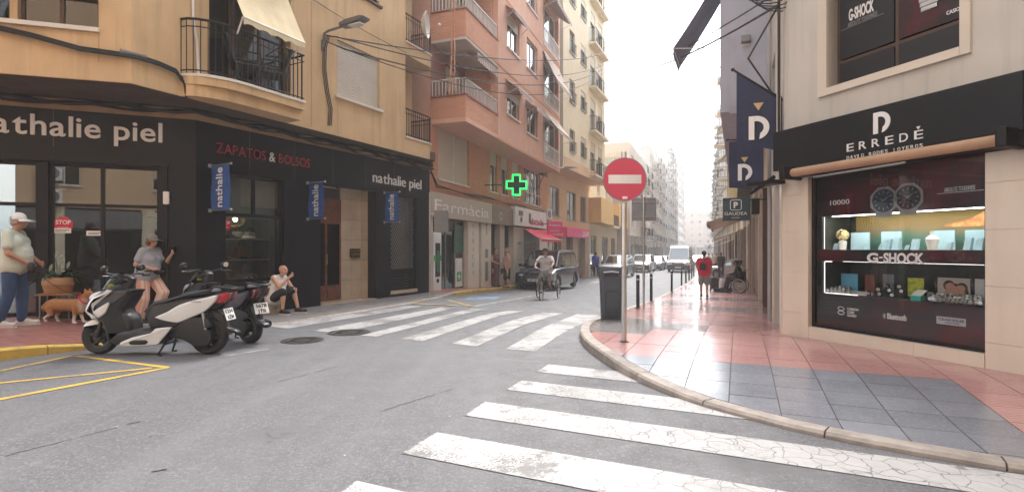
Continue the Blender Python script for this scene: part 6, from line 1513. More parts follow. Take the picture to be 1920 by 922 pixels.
u0, u1 = FC.u(-52), FC.u(305); z = FC.z(305, 268)+.0; t = thing_on(FC, u0, -.05, z, 0, 'shop_lettering', 'large white raised letters nathalie piel on the corner fascia', 'lettering')
spell(FC, 'nathalie piel', u0, u1, hz(FC, 220, 262), .37, 'white_letter', t, .012)
u0, u1 = FS.u(404), FS.u(580); t = thing_on(FS, u0, -.05, 3, 0, 'shop_lettering', 'dark red raised letters ZAPATOS & BOLSOS with a white ampersand', 'lettering')
mat('letter_red', (.33, .03, .04), .4); spell(FS, 'ZAPATOS & BOLSOS', u0, u1, hz(FS, 404, 286), .215, 'letter_red', t, -.004, alt={'&': 'white_letter'})
u0, u1 = FS.u(698), FS.u(789); t = thing_on(FS, u0, -.05, 3, 0, 'shop_lettering', 'smaller white raised letters nathalie piel above the lattice window', 'lettering')
spell(FS, 'nathalie piel', u0, u1, hz(FS, 698, 341), .30, 'white_letter', t, .0)
mat('banner_blue', (.035, .10, .33), .7, var=.12, scale=5)
for pa, pb, pt, pbt, lab in ((392, 432, 312, 394, 'blue vertical banner with white letters nathalie, left of the side shop window'), (575, 608, 344, 410, 'blue vertical banner with white letters nathalie, beside the marble entrance'), (719, 748, 362, 416, 'blue vertical banner with white letters nathalie, left of the lattice window')):
    u = FS.u(pa+1); P_ = FS.P(u, 0, 0); n_ = ang((.884, -.468)); f2 = Frame(P_.x, P_.y, 0, n_)
    w_ = f2.u(pb); z1 = f2.z(pa+1, pt); z0 = f2.z(pa+1, pbt); t = thing('shop_banner', lab, 'banner', f2.P(0, 0, z0), n_)
    def fn(a, b, w_=w_, z0=z0, z1=z1): return (.05+(w_-.07)*a, .012*math.sin(b*7+a*4), z1*(1-b)+z0*b)
    cloth(f2, fn, 8, 12, 'cloth', 'banner_blue', t)
    for z in (z0-.01, z1+.01):
        MB(f2).rod((0, 0, z), (w_+.02, 0, z), .014).build('rod', 'steel', t); MB(f2).ball((w_+.02, 0, z), .026, 10).build('end_knob', 'steel', t); MB(f2).cham(0, .03, -.035, .035, z-.035, z+.035, .01).build('wall_plate', 'steel', t)
    vs, fs = text_geo('nathalie', .01, .004); xs = [v[0] for v in vs]; k = (z1-z0-.10)/(max(xs)-min(xs)); 
    for sg in (-1, 1): mb = MB(f2); mb.add([(w_/2+sg*(.075-v[1]*k*1.15)*(-1)*-1, -.022*1 if sg < 0 else .022, (z0+.05+(v[0]-min(xs))*k) if sg < 0 else (z1-.05-(v[0]-min(xs))*k)) if False else (w_/2+.10-v[1]*.27 if sg < 0 else w_/2-.10+v[1]*.27, -.02-v[2] if sg < 0 else .02+v[2], z0+.05+(v[0]-min(xs))*k if sg < 0 else z0+.05+(v[0]-min(xs))*k) for v in vs], fs); mb.build('lettering', 'white_letter', t)
# plants
def leaf(mb, base, dirv, ln, wd, droop=.5):
    d = Vector(dirv).normalized(); side = d.cross(Vector((0, 0, 1))).normalized(); n = 6; vs = []
    for i in range(n+1):
        t_ = i/n; c_ = Vector(base)+d*ln*t_-Vector((0, 0, droop*ln*t_*t_)); w_ = wd*math.sin(math.pi*min(1, t_*.92+.08))**.8
        vs += [c_-side*w_+Vector((0, 0, .15*w_)), c_, c_+side*w_+Vector((0, 0, .15*w_))]
    mb.add(vs, [(3*i+k, 3*i+k+1, 3*i+k+4, 3*i+k+3) for i in range(n) for k in (0, 1)], True)
mat('leaf_green', (.035, .085, .025), .4, var=.4, scale=9); mat('spathe_white', (.72, .74, .62), .5); mat('pot_tan', (.42, .22, .10), .6, var=.15, scale=8)
u, _ = FC.hit(107, 548, .35); zg = road_z(*FC.P(u, -.3, 0).xy)+hL(*FC.P(u, -.3, 0).xy); zp = FC.z(107, 549, .3); pl = thing_on(FC, u, -.3, zg, 0, 'potted_plant', 'peace lily with white flowers in a round tan pot on a low stand', 'plant'); fp = Frame(*FC.P(u, -.3, 0), FC.ang)
MB(fp).lathe([(.17, zp), (.19, zp+.03), (.215, zp+.14), (.21, zp+.145), (.225, zp+.15), (.215, zp+.24), (.20, zp+.27), (.18, zp+.25)], seg=28).build('pot', 'pot_tan', pl)
mb = MB(fp); mb.cham(-.26, .26, -.2, .2, zp-.03, zp-.002, .008); mb.build('stand_top', 'wood_orange', pl)
for x in (-.2, .2):
    for y in (-.15, .15): MB(fp).rod((x, y, zg+.0), (x, y, zp-.03), .012).build('stand_leg', 'grey_frame', pl)
random.seed(4); 
for k in range(30):
    a_ = random.uniform(0, 6.28); el = random.uniform(.25, 1.5); mb = MB(fp); leaf(mb, (.04*math.cos(a_), .04*math.sin(a_), zp+.24), (math.cos(a_), math.sin(a_), el), random.uniform(.25, .48), random.uniform(.035, .06), random.uniform(.3, .9)); mb.build('leaf', 'leaf_green', pl)
for x, y, h_ in ((.02, 0, .52), (-.10, -.05, .40), (.12, .02, .44), (-.04, .03, .60)):
    MB(fp).tube([(x*.3, y, zp+.22), (x*.8, y, zp+h_*.7), (x, y, zp+h_)], .005, 5).build('stem', 'leaf_green', pl); mb = MB(fp); leaf(mb, (x, y, zp+h_-.02), (.25, -.1, 1), .14, .035, .05); mb.build('flower', 'spathe_white', pl)

# ================================================================== street lamp, dish, cables
lp = FS.P(US.u(605)*0, 0, 0)
u, z = US.hit(605, 60, 0); lt = thing_on(US, u, 0, z, 0, 'street_lamp', 'grey street lamp on an arm fixed to the tan wall beside the shutter', 'street lamp')
hu, hz2 = US.hit(645, 42, .9)
MB(US).tube([(u, -.02, z-.35), (u, -.05, z-.05), (u+.02, -.15, z), (u+.1, -.6, z+.07)], .028, 10).build('arm', 'lamp_grey', lt)
fl_ = Frame(*US.P(u+.1, -.6, z+.08), US.ang-R(90)); mb = MB(fl_); mb.puff([(-.1, -.04), (.15, -.06), (.55, .0), (.62, .05), (.5, .09), (.1, .08), (-.1, .03)], .13, .02); mb.build('lamp_head', 'lamp_grey', lt)
MB(fl_).box(.15, .5, -.09, .09, -.075, -.05).build('lens', 'plastic_white', lt); MB(US).cham(u-.05, u+.05, -.03, -.002, z-.45, z-.2, .01).build('wall_plate', 'lamp_grey', lt)
pu, pz = US.hit(785, 48, .25); dt = thing_on(US, pu, -.25, pz, 0, 'satellite_dish', 'white satellite dish fixed to the upper terrace rail of the tan building', 'satellite dish'); fd = Frame(*US.P(pu, -.35, pz), US.ang+R(25))
mb = MB(fd); mb.lathe([(.005, -.0), (.15, -.03), (.28, -.10), (.36, -.17), (.365, -.165), (.28, -.085), (.15, -.015), (.005, .012)], axis='y', seg=28); mb.build('reflector', 'plastic_white', dt)
MB(fd).tube([(0, .0, -.3), (0, -.45, -.2), (0, -.5, -.02)], .012).build('feed_arm', 'grey_frame', dt); MB(fd).ball((0, -.5, .0), .04, 10).build('receiver', 'plastic_white', dt); MB(fd).tube([(0, .03, 0), (0, .25, -.05), (-.1, .35, -.3)], .02).build('mount', 'grey_frame', dt)
def cable_thing(name, label, runs, m='cable_black', loc=None):
    loc = loc or runs[0][0]; t = thing(name, label, 'cable', loc); mb = MB()
    for a, b, sag, r_ in runs: mb = MB(); cable(mb, a, b, sag, r_); mb.build('cable', m, t)
    return t
# bundle running under the overhang
random.seed(9); runs = []
def along(fr, u, y, z): return fr.P(u, y, z)
bt = thing('cable_bundle', 'thick bundle of black cables sagging along the tan building under its overhang', 'cable', FS.P(0, -.1, 3.95)); 
for k in range(7):
    mb = MB(); pts = []; oy = random.uniform(-.16, -.05); oz = random.uniform(-.10, .12)
    for i in range(26): pts.append(FC.P(LC*i/25, oy-.0, 4.0+oz+.03*math.sin(i*1.1+k)))
    n = 34
    for i in range(1, n+1): pts.append(FS.P(LS*i/n, oy, 4.0+oz-.0+.035*math.sin(i*.9+k*2)-(.03*k*(i/n)**2)))
    mb.tube(pts, random.choice([.018, .024, .03]), 6); mb.build('cable', 'cable_black', bt)
t = thing('cable_bundle', 'loose black cables crossing the upper left wall and dropping beside the balcony', 'cable', UC.P(3, -.1, 5.4))
for k in range(3):
    def q(fr, px, py): a_, b_ = fr.hit(px, py+k*3, .04+.02*k); return fr.P(a_, -.04-.02*k, b_)
    MB().tube([q(UC, -60, 36), q(UC, 60, 63), q(UC, 150, 88), q(UC, 235, 100), q(US, 262, 104), q(US, 300, 117), q(US, 330, 130), q(US, 346, 152), q(US, 350, 182)], .013+.003*k, 6).build('cable', 'cable_black', t)
MB().tube([UC.P(*(lambda h: (h[0], -.05, h[1]))(UC.hit(225, 97, .05))), US.P(*(lambda h: (h[0], -.05, h[1]))(US.hit(275, 108, .05)))], [.05, .03], 8).build('splice', 'cable_grey', t)
t = thing('cable_bundle', 'brown cables running down the wall below the street lamp', 'cable', US.P(u, -.04, z))
for k in range(3):
    def q2(px, py): a_, b_ = US.hit(px+2*k, py, .03); return US.P(a_, -.03-.015*k, b_)
    MB().tube([q2(628, 70), q2(612, 68), q2(606, 90), q2(605, 130), q2(610, 170), q2(617, 205), q2(615, 236)], .012, 6).build('cable', 'cable_black' if k else 'brown_frame', t)
def span(label, a, b, sag, r_=.012): return cable_thing('overhead_cable', label, [(a, b, sag, r_)])
c3p = lambda py: F3.P(F3.u(1130, OV3+.55), -OV3-.55, F3.z(1130, py, OV3+.55))
lampA = US.P(US.u(640, 1.0), -1.0, US.z(640, 72, 1.0)); lampB = US.P(US.u(645, 1.0), -1.0, US.z(645, 92, 1.0)); MB().tube([US.P(US.u(606), -.05, hz(US, 606, 66)), US.P(US.u(610, .5), -.5, US.z(610, 66, .5)), lampA], .013, 6).build('cable', 'cable_black', lt); MB().tube([US.P(US.u(606), -.05, hz(US, 606, 74)), US.P(US.u(612, .5), -.5, US.z(612, 78, .5)), lampB], .013, 6).build('cable', 'cable_black', lt)

span('highest black cable crossing from the lamp bracket past the pink building', lampA, c3p(102), .45, .016); span('second black cable from the lamp bracket, sagging across the pink balconies', lampA, c3p(123), .75, .016); span('third black cable, lowest and thickest before the pink building', lampB, c3p(131), .9, .018); span('fourth thin black cable below the others before the pink building', lampB, c3p(138), 1.2, .013)
span('thin cable rising left from the lamp towards the upper wall', US.P(US.u(583), -.05, hz(US, 583, 0)), US.P(US.u(760), -.05, hz(US, 760, 100)), .05, .008)
# cables on the right
ph_ = Fs.P(LS2-.25, -.1, 5.2); topR = FR.P(-.02, -.08, FR.z(1470, 10)); bz = thing('cable_bundle', 'tangle of black cables at the corner of the jeweller building, above the flags', 'cable', topR)
for k in range(6):
    mb = MB(); a_ = R(60*k); mb.tube([topR+Vector((.0+.28*math.cos(t_)-.15*k*.5, -.02*k, .10*math.sin(t_)+.03*k)) for t_ in [2*math.pi*i/14+a_ for i in range(12)]], .009, 5); mb.build('cable', 'cable_black', bz)
mb = MB(); mb.tube([topR+Vector((0, 0, 6)), topR, FR.P(-.03, -.07, 3.4), FR.P(-.02, -.07, 2.6)], .02, 6); mb.build('cable', 'cable_black', bz)
mb = MB(); mb.tube([topR, Fs.P(LS2-.1, -.5, FR.z(1440, 110)-.0), Fs.P(LS2-.3, -.1, 3.8)], .015, 6); mb.build('cable', 'cable_black', bz)
span('long cable crossing the sky from the jeweller corner to the left side of the street', topR, F3.P(F3.u(1133, OV3), -OV3, F3.z(1133, 112, OV3)), .9, .022); span('second long cable across the sky, just above the first', topR+Vector((0, 0, .2)), F3.P(F3.u(1133, OV3)+3, -OV3, F3.z(1133, 100, OV3)), .6, .016)
dp = thing_on(FR, -.06, -.06, 0, 0, 'drain_pipe', 'thin pale pipe down the corner edge of the jeweller building', 'pipe'); MB(FR).tube([(-.06, -.04, 12), (-.06, -.04, 2.4)], .03).build('pipe', 'stone_cream', dp); MB(Fs).tube([(1.2, -.06, 8), (1.2, -.06, 2.8), (1.35, -.06, 2.3), (1.35, -.06, -.5)], .04).build('pipe', 'stucco_grey', dp)
b1c = thing('cable_bundle', 'cables along the brick wall above the pharmacy sign', 'cable', F2.P(0, -.06, FT+.1))
for k in range(3): MB(F2).tube([(-.2+.0, -.08, FT+.75)]+[(i*.9+.3, -.06-.02*k, FT+.18+.02*k+.04*math.sin(i*1.3+k)) for i in range(int(E2/.9))], .016, 6).build('cable', 'cable_black', b1c)
u, z = F3.hit(1043, 318, .8); lt = thing_on(F3, u, -.0, z, 0, 'street_lamp', 'curved-arm street lamp on the cream building wall', 'street lamp'); MB(F3).tube([(u-.9, 0, z-1.2), (u-.9, -.4, z-.4), (u-.6, -.8, z-.05), (u, -1.3, z+.08)], .03).build('arm', 'lamp_grey', lt); f_ = Frame(*F3.P(u, -1.3, z+.08), F3.ang-R(70)); MB(f_).puff([(-.05, -.04), (.4, -.05), (.7, 0), (.4, .06), (0, .05)], .13, .02).build('lamp_head', 'lamp_grey', lt)

# ================================================================== street furniture
mat('bollard_black', (.02, .022, .03), .45, .2); mat('bin_grey', (.055, .065, .08), .5, var=.08); mat('sign_back', (.30, .33, .36), .45, .5); mat('sign_white', (.80, .80, .78), .4)
def onpave(px, py, h=.12): p = G(px, py, h); return p
b0 = None
for k, (px, py) in enumerate(((1196, 578), (1221, 564), (1259.5, 547), (1278, 533), (1286, 529), (1292, 524), (1297, 521), (1301, 519))):
    p = onpave(px, py); lab = ['nearest, just left of the pole with the square sign backs', 'second nearest, just right of the pole with the square sign backs', 'third from the near end', 'fourth from the near end', 'fifth from the near end', 'sixth from the near end', 'seventh from the near end', 'farthest of the row'][k]
    if b0 is None:
        b0 = thing('bollard', 'dark kerb bollard, '+lab, 'bollard', p, 0, 'dark bollards along the kerb'); f_ = Frame(*p); MB(f_).lathe([(.045, -.05), (.045, .86), (.040, .885), (.02, .89)], seg=20).build('post', 'bollard_black', b0); MB(f_).lathe([(.046, .74), (.048, .745), (.048, .775), (.046, .78)], seg=20).build('band', 'steel', b0); MB(f_).lathe([(.075, 0), (.07, .015), (.05, .02)], seg=20).build('collar', 'bollard_black', b0)
    else: copy_tree(b0, p, random.uniform(0, 3), 'dark kerb bollard, '+lab)
# no-entry sign
p = onpave(1170, 640, .12); ns = thing('traffic_sign', 'round red no-entry sign with a white bar on a grey steel pole', 'traffic sign', p); f_ = Frame(*p)
zc = EYE-(337-HY)/FPX*p.y-p.z
MB(f_).lathe([(.036, -.05), (.036, zc+.37), (.03, zc+.385), (.01, zc+.39)], seg=20).build('pole', 'steel', ns); MB(f_).lathe([(.07, 0), (.065, .012), (.036, .014)], seg=20).build('base_flange', 'iron', ns)
nr = .300; MB(f_).lathe([(nr-.012, -.050), (nr-.004, -.056), (nr, -.052), (nr, -.036), (nr-.01, -.034)], c=(0, 0, zc), axis='y', seg=56).build('rim', 'sign_back', ns)
MB(f_).lathe([(.001, -.055), (nr-.013, -.055), (nr-.013, -.045), (.001, -.045)], c=(0, 0, zc), axis='y', seg=56).build('disc', mat('sign_red', (.66, .07, .13), .32, var=.05, scale=2).name, ns)
MB(f_).cham(-.225, .225, -.0595, -.0555, zc-.06, zc+.06, .0015).build('bar', 'sign_white', ns); MB(f_).cham(-.035, .035, -.0585, -.0555, zc-.27, zc-.235, .001).build('sticker', 'sign_white', ns)
for z in (zc+.15, zc-.15, zc-1.2, .9): MB(f_).lathe([(.041, z-.012), (.043, z), (.041, z+.012)], seg=16).build('clamp', 'steel', ns)
MB(f_).cham(-.05, .05, -.034, -.03, zc-.325, zc-.30, .001).build('bracket', 'steel', ns)
# pole with sign backs
p = onpave(1207, 577, .12); sb = thing('traffic_sign', 'steel pole carrying a square grey sign seen from behind', 'traffic sign', p); f_ = Frame(*p); zt = EYE-(370-HY)/FPX*p.y-p.z; zb_ = EYE-(414-HY)/FPX*p.y-p.z
MB(f_).lathe([(.03, -.05), (.03, zt+.02), (.01, zt+.03)], seg=16).build('pole', 'steel', sb); wv = 23/FPX*p.y; MB(f_).cham(-wv+.02, wv+.02, .035, .06, zb_, zt, .008).build('panel', 'sign_back', sb)
for z in (zb_+.12, zt-.12): MB(f_).box(-wv+.06, wv-.02, .012, .034, z-.02, z+.02).build('rail', 'steel', sb)
# bin
p = onpave(1147, 598, .12); bn = thing('litter_bin', 'tall dark grey plastic litter bin behind the no-entry pole', 'litter bin', p, R(-8)); f_ = Frame(*p, R(-8)); s_ = p.y/1000; bw, bh = 50*s_, 100*s_
bm = bmesh.new(); 
prof = [(0, .80, .0), (.02, .84, 0), (.78, .97, 0), (.80, 1.0, 0), (.90, 1.0, 0)]
mb = MB(f_); n = 28; vs = []
def sq(th, a_, b_): c_, s2 = math.cos(th), math.sin(th); return (a_*abs(c_)**.45*(1 if c_ >= 0 else -1), b_*abs(s2)**.45*(1 if s2 >= 0 else -1))
prof = [(0, .78), (.015, .82), (.60, .90), (.76, .93), (.775, .98), (.90, 1.0)]
for h_, k in prof:
    for q in range(n): x, y = sq(2*math.pi*q/n, bw/2*k, bw/2*k*.8); vs.append((x, y, h_*bh))
for h_, k in ((.955, 1.02), (.985, .95), (1.0, .6), (1.0, .01)):
    for q in range(n): x, y = sq(2*math.pi*q/n, bw/2*k, bw/2*k*.8); vs.append((x, y, h_*bh+(.03*bh*(-x/bw))))
m_ = len(prof)+4; mb.add(vs, [(i*n+q, i*n+(q+1) % n, (i+1)*n+(q+1) % n, (i+1)*n+q) for i in range(m_-1) for q in range(n)]+[tuple(range(n))], True); mb.build('body', 'bin_grey', bn)
MB(f_).cham(-bw*.30, bw*.22, -bw*.402, -bw*.375, bh*.80, bh*.87, .015).build('opening', 'leather_black', bn); mb = MB(f_); mb.tube([(-bw*.32, -bw*.405, bh*.885), (0, -bw*.41, bh*.90), (bw*.24, -bw*.405, bh*.885)], .012); mb.build('lip', 'steel', bn)
mb = MB(f_); mb.tube([(-bw*.24, -bw*.375, bh*.12), (-bw*.26, -bw*.39, bh*.50), (-bw*.2, -bw*.39, bh*.55), (bw*.18, -bw*.39, bh*.55), (bw*.24, -bw*.39, bh*.50), (bw*.2, -bw*.375, bh*.12)], .010, 6, True); mb.build('panel_rib', 'bin_grey', bn)
# sign seen from behind near the pharmacy
p = G(806, 553, .1); t = thing('traffic_sign', 'grey square sign back on a pole in front of the pharmacy corner', 'traffic sign', p); f_ = Frame(*p, .3); MB(f_).lathe([(.03, -.1), (.03, 2.9), (.01, 2.91)], seg=12).build('pole', 'steel', t)
s_ = p.y/1000; zt = EYE-(394-HY)*s_-p.z; zb_ = EYE-(434-HY)*s_-p.z; MB(f_).cham(.12, .12+27*s_, -.03, .0, zb_, zt, .01).build('panel', 'lamp_grey', t); MB(f_).box(0, .2, .0, .02, zt-.12, zt-.08).build('bracket', 'steel', t)
# triangular warning sign far off
p = G(1331, 492, .12); t = thing('traffic_sign', 'small triangular warning sign far down the pavement, above the crowd', 'traffic sign', p); f_ = Frame(*p); s_ = p.y/1000; zc = EYE-(462-HY)*s_-p.z; MB(f_).rod((0, 0, -.2), (0, 0, zc+.3), .035).build('pole', 'steel', t); MB(f_).prism([(-.42, zc-.3), (.42, zc-.3), (0, zc+.42)], -.06, -.04).build('panel', 'sign_back', t)
# ================================================================== buildings behind the camera (seen in reflections)
fo = Frame(6, -8, 0, math.pi); facade_building(fo, 30, 0, 'peach apartment building across the junction, reflected in the shop glass', 'stucco_peach', 8, 5, -1, 3.2, 2.9, 10, (1, 5), base_m='stucco_cream')
for k in range(2): ac_unit(fo, 13.2, 3.3+1.0*k, -.02, ['lower of two air conditioners on the wall across the junction', 'upper of two air conditioners on the wall across the junction'][k])
fo = Frame(34, -9.5, 0, ang((-.9075, .42))); facade_building(fo, 26, 0, 'cream building on the near side of the side street, behind the viewer', 'stucco_cream', 7, 4, -1, 3.2, 2.9, 10, (2,), base_m='stucco_grey')
# haze
# ================================================================== scooters
mat('rubber', (.018, .018, .018), .75, bump=.2); mat('plastic_black', (.018, .018, .02), .42, var=.15); mat('plastic_dark', (.022, .022, .025), .55); mat('scooter_white', (.72, .73, .73), .22, var=.02, coat=.8)
mat('scooter_navy', (.012, .016, .035), .25, coat=.6); mat('seat_black', (.022, .022, .026), .6, bump=.1, bscale=200); mat('tail_red', (.35, .01, .02), .15, coat=.5); mat('tail_dark', (.10, .008, .012), .2, coat=.5); mat('alloy', (.30, .30, .31), .35, .8); mat('chrome', (.75, .75, .75), .08, 1, var=.02)
mat('engine_dark', (.03, .03, .03), .5, .4, bump=.2, bscale=30); glass('screen_smoke', (.35, .38, .36), .12); mat('lens_clear', (.55, .60, .66), .08, .5)
def wheel_set(name, fr, c, r_, w_, par, rimm='plastic_black', spokes=5, tyre_in=.72, sp_w=.03):
    wt = MB(fr).lathe([(r_*tyre_in, -w_*.40), (r_*.86, -w_*.5), (r_*.96, -w_*.36), (r_, -w_*.12), (r_, w_*.12), (r_*.96, w_*.36), (r_*.86, w_*.5), (r_*tyre_in, w_*.40)], c=c, axis='y', seg=36, caps=False).build(name, 'rubber', par)
    ri = r_*tyre_in; mb = MB(fr); mb.lathe([(ri, -w_*.36), (ri-.02, -w_*.3), (ri-.02, w_*.3), (ri, w_*.36)], c=c, axis='y', seg=36, caps=False)
    mb.lathe([(.05, -w_*.5), (.05, w_*.5)], c=c, axis='y', seg=16)
    for k in range(spokes):
        a_ = 2*math.pi*k/spokes+.3; d = Vector((math.cos(a_), 0, math.sin(a_))); s_ = Vector((-d.z, 0, d.x)); C_ = Vector(c)
        for off in (-w_*.3, w_*.18):
            q = [C_+d*.04+s_*sp_w, C_+d*.04-s_*sp_w, C_+d*(ri-.01)-s_*sp_w*.7, C_+d*(ri-.01)+s_*sp_w*.7]; mb.add([(p.x, p.y+off, p.z) for p in q]+[(p.x, p.y+off+w_*.12, p.z) for p in q], [(0, 1, 2, 3), (7, 6, 5, 4), (0, 4, 5, 1), (1, 5, 6, 2), (2, 6, 7, 3), (3, 7, 4, 0)])
    mb.build('rim', rimm, wt); return wt
def Z(*pts): return [((860-x)/500, (862-y)/500) for x, y in pts]
def scooter(loc, a_, label, pal, kind, plate):
    t = thing('motor_scooter', label, 'scooter', loc, a_); f = Frame(*loc, a_); W_ = pal['body']
    def P(name, pts, hw, m, par=t, rnd=.03, y0=0):
        q = [Vector(p) for p in Z(*pts)]; n = len(q); o = []
        for i in range(n):
            p0, p1, p2, p3 = q[i-1], q[i], q[(i+1) % n], q[(i+2) % n]
            for k in range(3): v = k/3; o.append(.5*((2*p1)+(-p0+p2)*v+(2*p0-5*p1+4*p2-p3)*v*v+(-p0+3*p1-3*p2+p3)*v**3)*.5+p1.lerp(p2, v)*.5)
        return MB(f).puff([tuple(p) for p in o], hw*.86 if y0 == 0 else hw, rnd, y0*.86).build(name, m, par)
    rr, fr_ = (.245, .235)
    wheel_set('wheel', f, (0, 0, rr), rr, .13, t, 'plastic_black' if kind == 0 else 'alloy', 5 if kind == 0 else 3, .62, .028); wheel_set('wheel', f, (1.45, 0, fr_), fr_, .11, t, 'plastic_black' if kind == 0 else 'alloy', 5, .62, .026)
    # front fork, fender, brake disc
    for s_ in (-1, 1): MB(f).tube([(1.45, s_*.075, .235), (1.39, s_*.075, .42), (1.30, s_*.06, .62)], [.022, .026, .03], 8).build('fork_leg', 'plastic_dark', t)
    MB(f).lathe([(.11, -.085), (.11, -.080), (.05, -.080), (.05, -.085)], c=(1.45, 0, .235), axis='y', seg=24).build('brake_disc', 'steel', t)
    P('front_fender', [(38, 682), (58, 650), (108, 627), (152, 645), (205, 715), (190, 712), (148, 668), (138, 680), (85, 684)], .085, W_, rnd=.02)
    # front apron in several panels
    P('front_core', [(95, 560), (130, 470), (270, 428), (395, 432), (375, 470), (325, 555), (365, 690), (240, 790), (200, 690), (165, 600)], .17, 'plastic_black', rnd=.05)
    P('front_apron', [(78, 568), (100, 512), (140, 462), (272, 431), (240, 470), (158, 540), (150, 575), (175, 615), (150, 625), (100, 598)], .20, W_, rnd=.06)
    for s_ in (-1, 1):
        P('side_cowl', [(150, 572), (245, 512), (250, 528), (228, 580), (185, 610)], .018, W_, rnd=.01, y0=s_*.185)
        P('headlight', [(118, 480), (150, 450), (215, 436), (175, 470), (140, 500), (125, 505)], .03, 'lens_clear', rnd=.012, y0=s_*.155)
        P('indicator', [(100, 540), (120, 505), (135, 505), (118, 545)], .02, 'tail_red' if kind else 'lens_clear', rnd=.01, y0=s_*.165)
    mb = MB(f); q = Z((150, 432), (235, 322), (262, 312), (275, 330), (225, 400), (200, 430)); 
    vs = []
    for i in range(7):
        v = i/6; x0, z0 = Z((158, 432))[0]; x1, z1 = Z((240, 318))[0]
        for j in range(9): u_ = j/8*2-1; hw = .19-.05*v; vs.append((x0+(x1-x0)*v-.10*u_*u_, u_*hw, z0+(z1-z0)*v-.03*u_*u_*v))
    mb.add(vs, [(i*9+j, i*9+j+1, (i+1)*9+j+1, (i+1)*9+j) for i in range(6) for j in range(8)], True); mb.build('windscreen', 'screen_smoke', t)
    MB(f).cham(*sorted([Z((215, 400))[0][0], Z((190, 400))[0][0]]), -.03, .03, .89, .93, .01).build('sticker', mat('sticker_yellow', (.55, .5, .05), .5), t)
    # legshield, floor, lower fairing
    P('legshield', [(285, 455), (385, 460), (330, 560), (300, 560), (365, 600), (385, 700), (300, 712), (240, 640), (250, 520)], .16, 'plastic_black', rnd=.05)
    P('floorboard', [(235, 700), (560, 694), (600, 730), (560, 790), (330, 797), (245, 780)], .17, 'plastic_dark', rnd=.03)
    for s_ in (-1, 1):
        P('lower_fairing', [(318, 790), (335, 768), (410, 738), (520, 712), (548, 690), (560, 680), (658, 672), (645, 695), (585, 765), (560, 788), (335, 795)], .02, W_, rnd=.012, y0=s_*.185)
        P('fairing_vent', [(385, 768), (415, 756), (495, 754), (512, 768), (490, 784), (400, 786)], .012, 'leather_black', rnd=.005, y0=s_*.20)
    P('steering_column', [(330, 470), (365, 360), (300, 330), (270, 430)], .06, 'plastic_black', rnd=.03)
    MB(f).tube([(Z((330, 345))[0][0], -.33, Z((330, 345))[0][1]+.01), (Z((315, 335))[0][0], -.18, Z((0, 330))[0][1]), (Z((300, 345))[0][0], 0, Z((0, 355))[0][1]), (Z((315, 335))[0][0], .18, Z((0, 330))[0][1]), (Z((330, 345))[0][0], .33, Z((330, 345))[0][1]+.01)], .014).build('handlebar', 'plastic_black', t)
    P('dashboard', [(225, 395), (300, 350), (340, 370), (280, 400)], .09, 'plastic_black', rnd=.02)
    for s_ in (-1, 1):
        MB(f).rod((Z((330, 345))[0][0]-.0, s_*.25, Z((0, 343))[0][1]), (Z((330, 345))[0][0], s_*.37, Z((0, 343))[0][1]), .019).build('grip', 'rubber', t)
        MB(f).tube([(Z((325, 345))[0][0], s_*.25, Z((0, 340))[0][1]), (Z((325, 350))[0][0]+.08, s_*.36, Z((0, 335))[0][1])], .007).build('brake_lever', 'steel', t)
        mx = Z((285, 290))[0][0]; mz = Z((0, 292))[0][1]; fm = Frame(*(f.M @ Vector((mx, s_*.33, mz))), a_+s_*.25)
        MB(f).tube([(Z((318, 340))[0][0], s_*.2, Z((0, 335))[0][1]), (mx+.03, s_*.29, mz-.05), (mx, s_*.33, mz-.02)], .008).build('mirror_stalk', 'plastic_black', t)
        m_ = MB(fm).ball((0, 0, 0), (.03, .075, .048), 14).build('mirror', 'plastic_black' if kind == 0 else 'plastic_dark', t); MB(fm).lathe([(.001, -.031), (.038, -.028)], c=(0, 0, 0), axis='x', seg=16).build('mirror_glass', 'chrome', m_)
    # seat and tail
    P('underseat', [(470, 600), (505, 520), (640, 500), (900, 470), (890, 560), (760, 640), (640, 690), (560, 680), (500, 690)], .15, 'plastic_black', rnd=.04)
    P('seat', [(468, 600), (490, 545), (525, 505), (600, 492), (680, 470), (725, 448), (800, 440), (880, 428), (900, 424), (915, 445), (880, 462), (760, 490), (690, 520), (560, 540), (520, 560)], .155, 'seat_black', rnd=.05)
    for s_ in (-1, 1):
        P('tail_panel', [(540, 610), (620, 575), (700, 528), (790, 500), (885, 478), (945, 466), (935, 505), (865, 572), (780, 610), (690, 646), (600, 632)], .03, W_, rnd=.018, y0=s_*.135)
        P('tail_light', [(945, 462), (985, 455), (1022, 450), (1008, 490), (985, 515), (925, 522)], .035, 'tail_red' if kind == 0 else 'tail_dark', rnd=.012, y0=s_*.08)
    P('tail_tip', [(900, 470), (1015, 452), (1000, 500), (930, 560), (880, 560)], .06, 'plastic_black', rnd=.02)
    MB(f).tube([(Z((900, 440))[0][0], -.12, .86), (Z((930, 410))[0][0], -.13, .905), (Z((1030, 430))[0][0], -.09, .875), (Z((1038, 432))[0][0], 0, .872), (Z((1030, 430))[0][0], .09, .875), (Z((930, 410))[0][0], .13, .905), (Z((900, 440))[0][0], .12, .86)], .016).build('grab_rail', 'plastic_black', t)
    # engine, exhaust, stand
    P('engine', [(640, 690), (720, 640), (800, 660), (900, 700), (900, 770), (800, 780), (700, 760), (620, 740)], .10, 'engine_dark', rnd=.03, y0=.02)
    P('transmission_cover', [(690, 660), (780, 640), (870, 690), (905, 750), (880, 800), (800, 800), (700, 740)], .03, 'engine_dark', rnd=.015, y0=.12)
    P('air_filter', [(690, 640), (780, 610), (880, 620), (905, 670), (850, 690), (740, 690)], .045, 'plastic_dark', rnd=.02, y0=.10)
